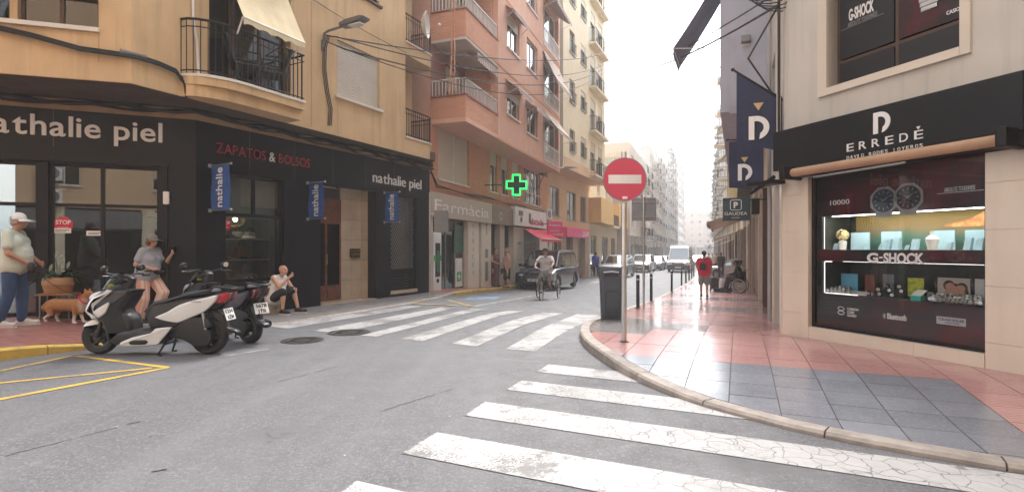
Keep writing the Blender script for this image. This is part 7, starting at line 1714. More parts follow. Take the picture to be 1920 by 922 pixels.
    MB(f).tube([(.45, -.10, .22), (.25, -.14, .2), (.1, -.16, .22)], .02).build('exhaust_pipe', 'steel', t); MB(f).lathe([(.05, 0), (.065, .05), (.065, .42), (.04, .47)], c=(-.20, -.17, .28), axis='x', seg=18).build('exhaust', 'plastic_dark', t)
    P('rear_fender', [(880, 560), (960, 600), (990, 680), (1045, 700), (1060, 720), (980, 720), (960, 700), (925, 640), (860, 600)], .06, 'plastic_black', rnd=.015)
    for s_ in (-1, 1): MB(f).tube([(-.02, s_*.11, .26), (.02, s_*.12, .56)], .018).build('shock_absorber', 'plastic_dark' if kind else 'steel', t)
    if kind == 0: pts = ((950, 560), (1020, 545), (1035, 628), (968, 640))
    (x0, z0), (x1, z1) = Z((955, 565))[0], Z((1000, 635))[0]
    pf = Frame(*(f.M @ Vector((-.26, 0, .53))), a_-R(90)); pm = Matrix.Rotation(R(-18), 4, 'X')
    pl = MB(pf); pl.box(-.11, .11, -.012, -.004, -.08, .08, pm); p_o = pl.build('number_plate', 'sign_white', t); mb = MB(pf); vs, fs = text_geo(plate[0], .01, .002); xs = [v[0] for v in vs]; k = .17/(max(xs)-min(xs))
    mb.add([((v[0]-min(xs))*k-.085, -.014-v[2], v[1]*.07+.015) for v in vs], fs, False, pm); vs, fs = text_geo(plate[1], .01, .002); xs = [v[0] for v in vs]; k = .14/(max(xs)-min(xs)); mb.add([((v[0]-min(xs))*k-.07, -.014-v[2], v[1]*.07-.065) for v in vs], fs, False, pm); mb.build('characters', 'leather_black', p_o)
    MB(f).tube([(.0, 0, .60), (-.2, 0, .62), (-.27, 0, .50)], .02).build('plate_bracket', 'plastic_black', t)
    for s_ in (-1, 1): MB(f).tube([(.50, s_*.09, .22), (.55, s_*.13, .10), (.59, s_*.15, .012), (.54, s_*.17, .012)], .014).build('stand_leg', 'plastic_black', t)
    MB(f).rod((.52, -.14, .15), (.52, .14, .15), .012).build('stand_bar', 'plastic_black', t)
    mb = MB(f); vs, fs = text_geo('Urban', 0, .001); xs = [v[0] for v in vs]; k = .12/(max(xs)-min(xs)); x0, z0 = Z((855, 512))[0]
    if kind == 0: mb.add([(x0+.13-(v[0]-min(xs))*k, .168+v[2], z0+v[1]*.035) for v in vs], fs); mb.build('lettering', 'plastic_dark', t)
    return t
g1 = G(393, 663); scooter((g1.x, g1.y, road_z(g1.x, g1.y)), R(180), 'large white and black scooter parked on its stand in front of the corner shop', {'body': 'scooter_white'}, 0, ('1234', 'KLM'))
g2 = G(469, 643); scooter((g2.x, g2.y, road_z(g2.x, g2.y)), R(150), 'dark navy scooter parked close behind the white one', {'body': 'scooter_navy'}, 1, ('5678', 'JTR'))

# ================================================================== cars and vans
mat('car_white', (.72, .73, .74), .2, var=.02, coat=.9); mat('car_silver', (.34, .36, .38), .25, .4, var=.02, coat=.8); mat('car_navy', (.012, .02, .035), .2, .2, coat=.9); mat('car_grey', (.12, .13, .14), .22, .3, coat=.9); mat('car_black', (.015, .015, .017), .2, coat=.9)
glass('car_glass', (.16, .19, .19), .25); mat('grille_black', (.01, .01, .012), .5); mat('trim_black', (.02, .02, .022), .6)
VEH = {
 'mpv': dict(L=4.2, W=1.76, H=1.80, prof=[(-2.1, .30), (-2.08, 1.05), (.95, 1.05), (1.62, 1.0), (2.02, .84), (2.1, .62), (2.1, .30), (1.95, .22), (-1.95, .22)], cab=[(-2.02, 1.04), (-1.95, 1.62), (-1.75, 1.79), (.35, 1.80), (.60, 1.74), (1.42, 1.04)], wb=(1.30, -1.35), r=.32),
 'van': dict(L=5.3, W=2.0, H=2.45, prof=[(-2.6, .35), (-2.6, 1.25), (1.55, 1.25), (2.25, 1.15), (2.6, .95), (2.65, .35), (2.4, .25), (-2.4, .25)], cab=[(-2.6, 1.24), (-2.55, 2.25), (-2.35, 2.42), (.95, 2.45), (1.25, 2.36), (2.1, 1.22)], wb=(1.65, -1.6), r=.35),
 'suv': dict(L=4.4, W=1.85, H=1.66, prof=[(-2.2, .35), (-2.16, .98), (.85, 1.02), (1.75, .98), (2.1, .80), (2.2, .55), (2.18, .32), (2.0, .25), (-2.0, .25)], cab=[(-2.12, .97), (-1.85, 1.50), (-1.6, 1.63), (.0, 1.66), (.25, 1.60), (1.05, 1.0)], wb=(1.35, -1.35), r=.35),
 'hatch': dict(L=4.0, W=1.72, H=1.46, prof=[(-2.0, .32), (-1.96, .88), (.75, .92), (1.6, .86), (1.92, .70), (2.0, .50), (1.98, .28), (1.8, .2), (-1.8, .2)], cab=[(-1.92, .87), (-1.6, 1.30), (-1.35, 1.43), (.0, 1.46), (.25, 1.41), (1.1, .91)], wb=(1.22, -1.25), r=.30)}
def vehicle(kind, name, label, cat, loc, a_, body, group=None, plate='6607 LBD', dark_bumper=False):
    d = VEH[kind]; t = thing(name, label, cat, loc, a_, group); f = Frame(*loc, a_); hw = d['W']/2; prof = d['prof']; cab = d['cab']
    # lower body with wheel arches cut into its outline
    out = []; zl = .24
    for p in prof[:-2]: out.append(p)
    r = d['r']+.06
    def arch(cx): return [(cx+r*math.cos(a), max(.2, d['r']+r*math.sin(a))) for a in [R(q) for q in (-20, 10, 40, 70, 100, 130, 160, 190, 200)]]
    out += [(prof[-2][0], prof[-2][1])]+arch(d['wb'][0])+arch(d['wb'][1])+[prof[-1]]
    MB(f).puff(out, hw, .07).build('body', body, t)
    MB(f).box(-d['L']/2+.5, d['L']/2-.5, -hw+.25, hw-.25, .25, .8).build('underbody', 'trim_black', t)
    zb, zt = cab[0][1], max(p[1] for p in cab)
    def hwz(z): return hw-.045-(z-zb)/(zt-zb)*.17*(1 if kind != 'van' else .7)
    n = len(cab); mb = MB(f); mb.add([(x, -hwz(z), z) for x, z in cab]+[(x, hwz(z), z) for x, z in cab], [tuple(range(n)), tuple(range(2*n-1, n-1, -1))]+[(i, i+n, (i+1) % n+n, (i+1) % n) for i in range(n)]); cb = mb.build('cabin', body, t)
    b = cb.modifiers.new('bevel', 'BEVEL'); b.width = .035; b.segments = 2
    # glass: windscreen, rear, sides
    (xa, za), (xb, zb2) = cab[-1], cab[-2]
    def slab(pts, name, m, par): mb = MB(f); mb.add(pts, [tuple(range(len(pts)))]); o = mb.build(name, m, par); return o
    dx, dz = xb-xa, zb2-za; nx, nz = -dz, dx; l_ = math.hypot(nx, nz); nx, nz = (-nx/l_*.012, -nz/l_*.012) if nx < 0 else (nx/l_*.012, nz/l_*.012); nz = abs(nz); nx = abs(nx)
    def wp(v, s_): x = xa+dx*v; z = za+dz*v; return (x+nx, s_*(hwz(z)-.09), z+nz)
    slab([wp(.08, -1), wp(.08, 1), wp(.95, 1), wp(.95, -1)], 'windscreen', 'car_glass', cb)
    (xa, za), (xb, zb2) = cab[0], cab[1]
    slab([(xa-.012+.01, -hwz(za)+.15, za+.12), (xa-.002, hwz(za)-.15, za+.12), (xb-.012, hwz(zb2)-.15, zb2-.03), (xb-.012, -hwz(zb2)+.15, zb2-.03)], 'rear_window', 'car_glass', cb)
    xf, xr = cab[-1][0]-.22, cab[0][0]+.25; xft, xrt = cab[-2][0]-.10, cab[1][0]+.22; zs0, zs1 = zb+.07, zt-.14
    ns = 2 if kind == 'hatch' else 3
    if kind == 'van': xr, xrt, ns = .75, .70, 1
    for s_ in (-1, 1):
        for k in range(ns):
            a0, a1 = k/ns+.015, (k+1)/ns-.015
            q = [(xr+(xf-xr)*a0, zs0), (xr+(xf-xr)*a1, zs0), (xrt+(xft-xrt)*a1, zs1), (xrt+(xft-xrt)*a0, zs1)]
            slab([(x, s_*(hwz(z)+.008), z) for x, z in q], 'side_window', 'car_glass', cb)
            if kind != 'van' or k == 0: MB(f).box(q[0][0]+.08, q[0][0]+.24, s_*(hw-.01), s_*(hw+.012), zb-.16, zb-.12).build('door_handle', 'trim_black', t)
        fm = d['L']/2; m_ = MB(f).ball((cab[-1][0]-.28, s_*(hw+.10), zb+.10), (.06, .11, .08), 12).build('wing_mirror', 'trim_black', t)
        P_ = prof; hx = fm-.10; hz_ = .70 if kind != 'van' else .92
        MB(f).ball((hx-.06, s_*(hw-.27), hz_), (.16, .19, .095), 14).build('headlight', 'lens_clear', t)
        MB(f).ball((hx+.0, s_*(hw-.3), .42), (.10, .07, .05), 10).build('fog_lamp', 'lens_clear', t)
        MB(f).cham(-fm-.0, -fm+.08, s_*(hw-.18)-.07, s_*(hw-.18)+.07, .72, .98 if kind != 'van' else 1.4, .02).build('tail_light', 'tail_red', t)
        for cx in d['wb']:
            w_ = wheel_set('wheel', f, (cx, s_*(hw-.11), d['r']), d['r'], .20, t, 'alloy', 7, .66, .03)
    gz = .60 if kind != 'van' else .86
    MB(f).cham(fm-.06, fm+.012, -hw+.48, hw-.48, gz-.10, gz+.12, .02).build('grille', 'grille_black', t); MB(f).cham(fm-.05, fm+.02, -hw+.22, hw-.22, .30, .44, .02).build('lower_grille', 'grille_black', t)
    if dark_bumper: MB(f).cham(fm-.3, fm+.016, -hw+.02, hw-.02, .28, .74, .05).build('bumper', 'trim_black', t)
    for k in range(3): MB(f).box(fm-.0, fm+.018, -hw+.52, hw-.52, gz-.06+.06*k, gz-.045+.06*k).build('grille_bar', 'steel', t)
    pf = Frame(*(f.M @ Vector((fm+.022, 0, .50))), a_+R(90)); pl = MB(pf).box(-.26, .26, -.008, .0, -.055, .055).build('number_plate', 'sign_white', t)
    vs, fs = text_geo(plate, .01, .002); xs = [v[0] for v in vs]; k = .42/(max(xs)-min(xs)); mb = MB(pf); mb.add([((v[0]-min(xs))*k-.20, -.010-v[2], v[1]*.10-.035) for v in vs], fs); mb.build('characters', 'leather_black', pl)
    for s_ in (-.35, .25): MB(f).rod((cab[-1][0]+.02, s_, zb+.035), (cab[-1][0]-.28, s_+.35, zb+.20), .008).build('wiper', 'trim_black', t)
    for s_ in (-1, 1): MB(f).rod((-.4, s_*(hw*.35), zt-.15), (-.4, s_*(hw*.35), zb+.1), .06).build('seat', 'trim_black', t)
    if kind == 'van': MB(f).cham(-.3, .5, -.6, .6, 2.455, 2.56, .04).build('roof_beacon_bar', 'car_white', t)
    return t
AF = ang(SD)+math.pi
def onroad(px, py): p = G(px, py, 0); return p
def park(kind, name, label, cat, px, py, body, da=0, group=None, **kw):
    p = onroad(px, py); L_ = VEH[kind]['L']; fwd = Vector((math.cos(AF+da), math.sin(AF+da))); c = p.xy-fwd*L_/2; return vehicle(kind, name, label, cat, (c.x, c.y, road_z(c.x, c.y)), AF+da, body, group, **kw)
park('mpv', 'parked_van', 'dark navy passenger van parked by the kerb behind the tricycle rider', 'van', 1000, 544, 'car_navy')
gp = 'cars parked along the left kerb'
park('suv', 'parked_car', 'silver grey SUV parked at the left kerb, partly hidden by the litter bin', 'car', 1147, 521, 'car_silver', group=gp)
park('suv', 'parked_car', 'white SUV parked facing us between the two sign poles', 'car', 1198, 511, 'car_white', group=gp, dark_bumper=True)
park('hatch', 'parked_car', 'dark grey small car parked behind the white SUV', 'car', 1224, 507, 'car_grey', group=gp)
park('hatch', 'parked_car', 'black small car parked farther back in the left row', 'car', 1235, 504, 'car_black', group=gp)
park('hatch', 'parked_car', 'white small car parked farthest back in the left row', 'car', 1245, 502, 'car_white', group=gp)
park('van', 'delivery_van', 'white delivery van with dark bumper driving toward us down the street', 'van', 1271, 511, 'car_white', dark_bumper=True)
park('hatch', 'car', 'pale car following the white van, seen beyond its right side', 'car', 1300, 500, 'car_silver')
park('hatch', 'car', 'small white car farther back, right of the white van', 'car', 1311, 496, 'car_white')
p = G(1378, 521, 0); vehicle('hatch', 'car', 'white car standing crosswise behind the man in the wheelchair', 'car', (p.x, p.y, road_z(p.x, p.y)), ang(TD)+math.pi, 'car_white')
p = G(1340, 526, 0); 
# ================================================================== tricycle, wheelchair
def spoked(fr, c, r_, par, name='wheel', n=20, hubw=.05, axis='y'):
    mb = MB(fr); C_ = Vector(c)
    ring = lambda rad: [C_+Vector((rad*math.cos(a), 0, rad*math.sin(a))) for a in [2*math.pi*k/32 for k in range(32)]]
    w_ = mb.tube(ring(r_-.016), .018, 8, True).build(name, 'rubber', par); mb = MB(fr); mb.tube(ring(r_-.04), .010, 6, True); mb.lathe([(.02, -hubw), (.02, hubw)], c=c, axis='y', seg=10)
    for k in range(n): a = 2*math.pi*k/n; mb.rod(C_+Vector((0, (hubw*.8 if k % 2 else -hubw*.8), 0)), C_+Vector((math.cos(a), 0, math.sin(a)))*(r_-.04), .0018, 3)
    mb.build('rim', 'steel', w_)
p = G(1022, 561, 0); TRI_A = AF+R(8); tr = thing('tricycle', 'dark adult tricycle with two spoked rear wheels, ridden toward us', 'tricycle', (p.x, p.y, p.z), TRI_A); ft = Frame(p.x, p.y, p.z, TRI_A)
spoked(ft, (.62, 0, .33), .33, tr); spoked(ft, (-.55, .36, .30), .30, tr); spoked(ft, (-.55, -.36, .30), .30, tr)
mb = MB(ft); 
mb.tube([(.62, .05, .33), (.58, .05, .60), (.52, 0, .78)], .014); mb.tube([(.62, -.05, .33), (.58, -.05, .60), (.52, 0, .78)], .014); mb.tube([(.50, 0, .72), (.15, 0, .38), (-.10, 0, .32), (-.55, 0, .30)], .018); mb.tube([(-.10, 0, .32), (-.22, 0, .80)], .016); mb.rod((-.55, -.36, .30), (-.55, .36, .30), .014); mb.tube([(-.18, 0, .6), (-.55, .25, .32)], .010); mb.tube([(-.18, 0, .6), (-.55, -.25, .32)], .010); mb.build('frame', 'plastic_black', tr)
MB(ft).tube([(.30, -.30, 1.06), (.42, -.22, 1.08), (.50, 0, .98), (.42, .22, 1.08), (.30, .30, 1.06)], .012).build('handlebar', 'steel', tr); MB(ft).rod((.52, 0, .76), (.50, 0, .99), .013).build('stem', 'steel', tr)
MB(ft).puff([(-.38, .80), (-.36, .87), (-.12, .86), (-.05, .82), (-.2, .79)], .10, .02).build('saddle', 'seat_black', tr); mb = MB(ft)
for k in range(5): z = .62+.06*k; mb.tube([(-.82, -.24, z), (-.40, -.24, z), (-.40, .24, z), (-.82, .24, z)], .004, 4, True, False)
for x, y in [(-.82+.07*k, s_*.24) for k in range(7) for s_ in (-1, 1)]+[(-.82, -.24+.08*k) for k in range(7)]: mb.rod((x, y, .60), (x, y, .88), .003, 4)
mb.build('basket', 'steel', tr); MB(ft).rod((-.10, -.14, .22), (-.10, .14, .42), .012).build('crank', 'steel', tr)
for s_ in (-1, 1): MB(ft).cham(-.14, -.04, s_*.16-.04, s_*.16+.04, .30+s_*.10, .325+s_*.10, .006).build('pedal', 'plastic_black', tr)
for s_ in (-1, 1): MB(ft).tube([(-.55+.33*math.cos(a), s_*.36, .30+.33*math.sin(a)) for a in [R(q) for q in (30, 60, 90, 120, 150)]], .012).build('mudguard', 'plastic_black', tr)
p = G(1387, 549, .12); WC_A = ang(TD)+math.pi+R(-10); wc = thing('wheelchair', 'black wheelchair with large spoked wheels, facing left on the right-hand pavement', 'wheelchair', tuple(p), WC_A); fw = Frame(*p, WC_A)
for s_ in (-1, 1):
    spoked(fw, (0, s_*.30, .31), .31, wc, n=16, hubw=.03); MB(fw).tube([(.27*math.cos(a), s_*.345, .31+.27*math.sin(a)) for a in [2*math.pi*k/28 for k in range(28)]], .008, 5, True).build('push_rim', 'steel', wc)
    wheel_set('caster', fw, (.42, s_*.22, .09), .09, .035, wc, 'plastic_dark', 4, .6, .01)
    MB(fw).tube([(.42, s_*.22, .14), (.40, s_*.22, .32), (.40, s_*.22, .50), (-.12, s_*.24, .50), (-.18, s_*.24, .95), (-.28, s_*.24, .97)], .012).build('side_frame', 'plastic_black', wc); MB(fw).cham(-.15, .22, s_*.26-.025, s_*.26+.025, .70, .74, .01).build('armrest', 'seat_black', wc); MB(fw).tube([(.40, s_*.18, .48), (.52, s_*.16, .15), (.66, s_*.14, .13)], .011).build('footrest', 'plastic_black', wc)
MB(fw).cham(-.15, .35, -.22, .22, .47, .51, .015).build('seat', 'seat_black', wc); MB(fw).cham(-.21, -.17, -.22, .22, .50, .92, .015).build('backrest', 'seat_black', wc)
# bags on the pavement
p = G(1350, 547, .12); bx = thing('case', 'flat black case lying on the pavement by the wheelchair', 'case', tuple(p), ang(TD)); f_ = Frame(*p, ang(TD)); MB(f_).cham(-.26, .26, -.16, .16, .01, .17, .04).build('shell', 'plastic_black', bx); MB(f_).tube([(-.08, -.17, .09), (-.06, -.2, .11), (.06, -.2, .11), (.08, -.17, .09)], .01).build('handle', 'plastic_dark', bx)
p = G(1359, 541, .12); bx = thing('carrier_bag', 'white plastic carrier bag standing in front of the wheelchair', 'bag', tuple(p), 0); f_ = Frame(*p, .2); mb = MB(f_); mb.puff([(-.24, .01), (.24, .01), (.28, .25), (.22, .46), (-.20, .50), (-.27, .22)], .13, .04); mb.build('bag_body', 'sign_white', bx); MB(f_).tube([(-.1, 0, .47), (-.08, 0, .60), (.06, 0, .60), (.08, 0, .46)], .008).build('handle', 'sign_white', bx)
p = G(1339, 546, .12); bx = thing('shopping_trolley', 'small dark green two-wheeled shopping bag beside the man in red', 'shopping bag', tuple(p), 0); f_ = Frame(*p, 0); MB(f_).puff([(-.15, .10), (.15, .10), (.18, .5), (.10, .62), (-.12, .62), (-.17, .45)], .13, .03).build('bag_body', mat('bag_green', (.05, .055, .045), .8), bx); MB(f_).tube([(-.12, .12, .1), (-.12, .2, .9), (.12, .2, .9), (.12, .12, .1)], .01).build('handle', 'steel', bx)
for s_ in (-1, 1): wheel_set('wheel', Frame(*p, R(90)), (.0, s_*.16, .07), .07, .03, bx, 'plastic_dark', 4, .6, .01)
# ================================================================== people and the dog
def rcone(mb, a, b, ra, rb, seg=10):
    a, b = Vector(a), Vector(b); d = (b-a); l = d.length
    if l < 1e-5: return mb.ball(a, ra, 12)
    d.normalize(); pts = []; rr = []
    for k in range(4): th = R(-80+k*80/3); pts.append(a+d*ra*math.sin(th)); rr.append(max(.0008, ra*math.cos(th)))
    for k in range(1, 5): th = R(k*80/4); pts.append(b+d*rb*math.sin(th)); rr.append(max(.0008, rb*math.cos(th)))
    return mb.tube(pts, rr, seg)
def remesh(mb, name, m, par, vox=.012, smooth=4, label=None):
    """unite overlapping solids into one continuous skin"""
    inv = rootmat(par).inverted(); me = bpy.data.meshes.new(name); me.from_pydata([inv @ v for v in mb.v], [], mb.f)
    bm = bmesh.new(); bm.from_mesh(me); bmesh.ops.recalc_face_normals(bm, faces=bm.faces); bm.to_mesh(me); bm.free()
    o = bpy.data.objects.new('tmp', me); C.objects.link(o); r = o.modifiers.new('r', 'REMESH'); r.mode = 'VOXEL'; r.voxel_size = vox; r.use_smooth_shade = True
    s_ = o.modifiers.new('s', 'SMOOTH'); s_.factor = .5; s_.iterations = smooth
    bpy.context.view_layer.update(); me2 = bpy.data.meshes.new_from_object(o.evaluated_get(bpy.context.evaluated_depsgraph_get())); me2.name = name
    bpy.data.objects.remove(o); me2.materials.clear(); me2.materials.append(MATS[m] if isinstance(m, str) else m)
    me2.polygons.foreach_set('use_smooth', [True]*len(me2.polygons))
    o = bpy.data.objects.new(name, me2); C.objects.link(o); o.parent = par
    if label: o['label'] = label
    return o
def skin_mat(name, col): return mat(name, col, .5, var=.08, scale=14)
skin_mat('skin_light', (.56, .32, .22)); skin_mat('skin_tan', (.42, .22, .14)); skin_mat('skin_brown', (.20, .10, .06))
mat('cloth_cream', (.56, .60, .50), .9, var=.06, bump=.2, bscale=12); mat('cloth_jeans', (.035, .07, .15), .9, var=.2, scale=8, bump=.3, bscale=18); mat('cloth_grey', (.34, .35, .38), .9, var=.08, bump=.2, bscale=14); mat('cloth_white', (.72, .71, .67), .9, bump=.2, bscale=12)
mat('cloth_black', (.018, .018, .02), .9, var=.2, bump=.2, bscale=12); mat('cloth_red', (.62, .035, .075), .9, var=.1, bump=.2, bscale=12); mat('cloth_khaki', (.26, .24, .22), .9, bump=.2, bscale=12); mat('cloth_blue', (.03, .06, .42), .9, bump=.2); mat('cloth_navy', (.03, .035, .06), .9, bump=.2); mat('cloth_peach', (.55, .33, .26), .9, bump=.2)
mat('cloth_wine', (.12, .06, .06), .9, var=.5, scale=20); mat('hair_dark', (.03, .022, .018), .7, var=.3, scale=40, bump=.4, bscale=80); mat('hair_red', (.17, .06, .035), .7, var=.3, scale=40, bump=.4, bscale=80); mat('hair_blond', (.33, .20, .10), .7, var=.3, scale=40, bump=.4); mat('hair_grey', (.35, .33, .31), .7, var=.3, scale=40); mat('eye_dark', (.02, .015, .01), .2); mat('shoe_white', (.62, .60, .55), .7, var=.15); mat('lip', (.40, .13, .11), .5)
stripes_mat('cloth_stripe', (.70, .36, .27), (.74, .58, .48), .05, 0, .9); 
m, nt, b = newmat('cloth_check'); p_ = pos(nt, True); ck = N(nt, 'ShaderNodeTexChecker'); ck.inputs['Scale'].default_value = 22; L(nt, p_, ck.inputs['Vector']); ck.inputs[1].default_value = (.62, .58, .55, 1); ck.inputs[2].default_value = (.40, .38, .42, 1); L(nt, ck.outputs[0], b.inputs['Base Color']); b.inputs['Roughness'].default_value = .9; MATS['cloth_check'] = m
def pose(**k):
    d = dict(pelvis=(0, 0, .93), chest=(0, .0, 1.25), neck=(0, .0, 1.42), head=(0, .02, 1.58), hL=(-.095, 0, .90), hR=(.095, 0, .90), kL=(-.105, .02, .49), kR=(.105, .02, .49), aL=(-.11, -.01, .085), aR=(.11, -.01, .085), tL=(-.13, .17, .03), tR=(.13, .17, .03),
             sL=(-.185, 0, 1.385), sR=(.185, 0, 1.385), eL=(-.23, -.02, 1.11), eR=(.23, -.02, 1.11), wL=(-.24, .06, .87), wR=(.24, .06, .87), yaw=0, nod=0, grip=.5)
    d.update(k); return {a: (Vector(v) if isinstance(v, tuple) else v) for a, v in d.items()}
def person(label, loc, ang_, H, P, skin, top, bottom, shoes, hair=None, cap=None, belly=0, build_=1.0, vox=.013, topkind='tee', botkind='trousers', bust=0, longhair=False, name='person', bag=None, group=None):
    k = H/1.70; t = thing(name, label, 'person', tuple(loc), ang_, group)
    fr = Frame(*loc, ang_); fr.M = fr.M @ Matrix.Scale(k, 4); b = build_
    bd = MB(fr)
    pel, ch, nk, hd = P['pelvis'], P['chest'], P['neck'], P['head']
    up = (ch-pel).normalized()
    Fh = Matrix.Translation(hd) @ Matrix.Rotation(P['yaw'], 4, 'Z') @ Matrix.Rotation(-P['nod'], 4, 'X')
    def hp(x, y, z): return Fh @ Vector((x, y, z))
    def ball_h(mb, c, r): mb.ball(c, r, 14, M=Fh)
    # torso
    rcone(bd, pel-up*.0+Vector((-.06, 0, 0)), pel+Vector((.06, 0, 0)), .12*b, .12*b); [rcone(bd, pel+Vector((q*.06*b, 0, 0)), ch+Vector((q*.07*b, 0, 0)), .118*b, .112*b) for q in (-1, 0, 1)]
    if belly: bd.ball(pel.lerp(ch, .45)+Vector((0, belly*.9, 0)), (.15*b, .13+belly*.5, .16), 14)
    rcone(bd, ch+Vector((-.07*b, 0, 0)), ch+Vector((.07*b, 0, 0)), .115*b, .115*b); rcone(bd, P['sL']+Vector((.03, 0, -.01)), P['sR']+Vector((-.03, 0, -.01)), .062*b, .062*b)
    if bust:
        for s_ in (-1, 1): bd.ball(ch+Vector((s_*.07, .09, -.02)), bust, 10)
    rcone(bd, ch+up*.08, nk, .075*b, .055); rcone(bd, nk, hd-Vector((0, .01, .06)), .055, .052)
    # head with jaw, nose, ears, brow
    ball_h(bd, (0, -.012, .025), (.075, .095, .09)); ball_h(bd, (0, .022, -.025), (.058, .068, .078)); ball_h(bd, (0, .052, -.078), (.028, .026, .022)); rcone(bd, hp(0, .088, .012), hp(0, .108, -.018), .010, .014, 8); ball_h(bd, (0, .082, .030), (.045, .012, .010)); ball_h(bd, (0, .085, -.045), (.024, .012, .009))
    for s_ in (-1, 1): ball_h(bd, (s_*.077, -.005, -.005), (.010, .020, .030))
    # limbs
    for s_, S in ((-1, 'L'), (1, 'R')):
        sh, el, wr = P['s'+S], P['e'+S], P['w'+S]; hi, kn, an, to = P['h'+S], P['k'+S], P['a'+S], P['t'+S]
        rcone(bd, sh, el, .052*b, .040*b); rcone(bd, el, wr, .041*b, .027); fa = (wr-el).normalized()
        # hand: palm, thumb, four curled fingers
        side = fa.cross(Vector((0, 0, 1)));  side = side.normalized() if side.length > .2 else Vector((0, 1, 0))
        palm_n = side.cross(fa).normalized()
        acr = Vector((0, 1, 0)) if abs(fa.y) < .6 else Vector((0, 0, 1)); acr = (acr-fa*acr.dot(fa)).normalized(); cur = (fa.cross(acr)).normalized()*(-s_)
        pc = wr+fa*.045; rcone(bd, wr+fa*.01-acr*.012, pc+fa*.02-acr*.02, .021, .019, 8); rcone(bd, wr+fa*.01+acr*.012, pc+fa*.02+acr*.02, .021, .019, 8)
        g = P['grip']
        for q in range(4):
            base = wr+fa*.085+acr*(-.030+.020*q); ln = (.030, .034, .032, .026)[q]; d1 = (fa+cur*g*.9).normalized(); d2_ = (fa*(1-g)+cur*g*1.4).normalized(); p1 = base+d1*ln; p2 = p1+d2_*ln*.9; rcone(bd, base-fa*.02, p1, .0105, .0098, 6); rcone(bd, p1, p2, .0098, .0085, 6)
        tb = wr+fa*.03+acr*.03*1; p1 = tb+(fa+acr*.9).normalized()*.035; rcone(bd, tb, p1, .013, .011, 6); rcone(bd, p1, p1+(fa+cur*.5).normalized()*.028, .011, .009, 6)
        rcone(bd, hi, kn, .083*b, .056*b); rcone(bd, kn, an, .054*b, .036); rcone(bd, kn.lerp(an, .15)-Vector((0, .012, 0)), kn.lerp(an, .45)-Vector((0, .02, 0)), .046*b, .042*b)
        rcone(bd, an-Vector((0, 0, .03)), to+Vector((0, 0, .012)), .036, .028)
    body = remesh(bd, 'body', skin, t, vox*k, 3)
    for s_ in (-1, 1): MB(fr).ball((s_*.030, .080, .010), .011, 8, M=Fh).build('eye', 'eye_dark', body)
    # clothes
    c = MB(fr); e = .018
    def T(a, b_, ra, rb): rcone(c, a, b_, ra, rb, 12)
    if topkind:
        T(pel+Vector((-.06*b, 0, -.02)), pel+Vector((.06*b, 0, -.02)), .125*b+e, .125*b+e); [T(pel+Vector((q*.065*b, 0, -.03)), ch+Vector((q*.075*b, 0, 0)), .125*b+e, .112*b+e) for q in (-1, 0, 1)]
        if belly: c.ball(pel.lerp(ch, .40)+Vector((0, belly*.75, 0)), (.16*b+e, .13+belly*.5+e, .26), 16)
        T(ch+Vector((-.07*b, 0, 0)), ch+Vector((.07*b, 0, 0)), .115*b+e, .115*b+e); T(P['sL']+Vector((.03, 0, -.01)), P['sR']+Vector((-.03, 0, -.01)), .062*b+e*.7, .062*b+e*.7)
        if bust:
            for s_ in (-1, 1): c.ball(ch+Vector((s_*.07, .09, -.02)), bust+e*.8, 10)
        T(ch+up*.08, nk-up*.035, .075*b+e*.6, .058+e*.5)
        sl = {'tee': .55, 'long': 1.0, 'vest': 0, 'jumper': 1.0}[topkind]
        for S in 'LR':
            sh, el, wr = P['s'+S], P['e'+S], P['w'+S]
            if sl == .55: T(sh, sh.lerp(el, .62), .057*b+e*.5, .056*b+e*.8)
            if sl == 1.0: T(sh, el, .056*b+e, .046*b+e); T(el, wr.lerp(el, .06), .047*b+e*.8, .034+e*.6)
        remesh(c, 'shirt' if topkind != 'vest' else 'sleeveless_top', top, t, vox*k, 8)
    c = MB(fr); T(pel+Vector((-.055, 0, .06)), pel+Vector((.055, 0, .06)), .118*b+e*.4, .118*b+e*.4); T(pel+Vector((-.06, 0, 0)), pel+Vector((.06, 0, 0)), .122*b+e*.6, .122*b+e*.6)
    for S in 'LR':
        hi, kn, an = P['h'+S], P['k'+S], P['a'+S]
        if botkind == 'trousers': T(hi, kn, .088*b+e*.6, .062*b+e*.8); T(kn, an+(kn-an)*.03, .060*b+e*.9, .052+e*.7)
        elif botkind == 'wide': T(hi, kn, .092*b+e*.8, .075*b+e); T(kn, an+(kn-an)*.10, .074*b+e, .092+e*.6)
        elif botkind == 'shorts': T(hi, hi.lerp(kn, .88), .090*b+e*.8, .080*b+e)
    if botkind in ('skirt', 'dress'):
        kn = (P['kL']+P['kR'])/2; an = (P['aL']+P['aR'])/2; end = kn.lerp(an, .15 if botkind == 'skirt' else .78); T(pel, end, .135*b+e, .17 if botkind == 'skirt' else .19)
    remesh(c, {'trousers': 'trousers', 'wide': 'trousers', 'shorts': 'shorts', 'skirt': 'skirt', 'dress': 'dress_skirt'}[botkind], bottom, t, vox*k, 3)
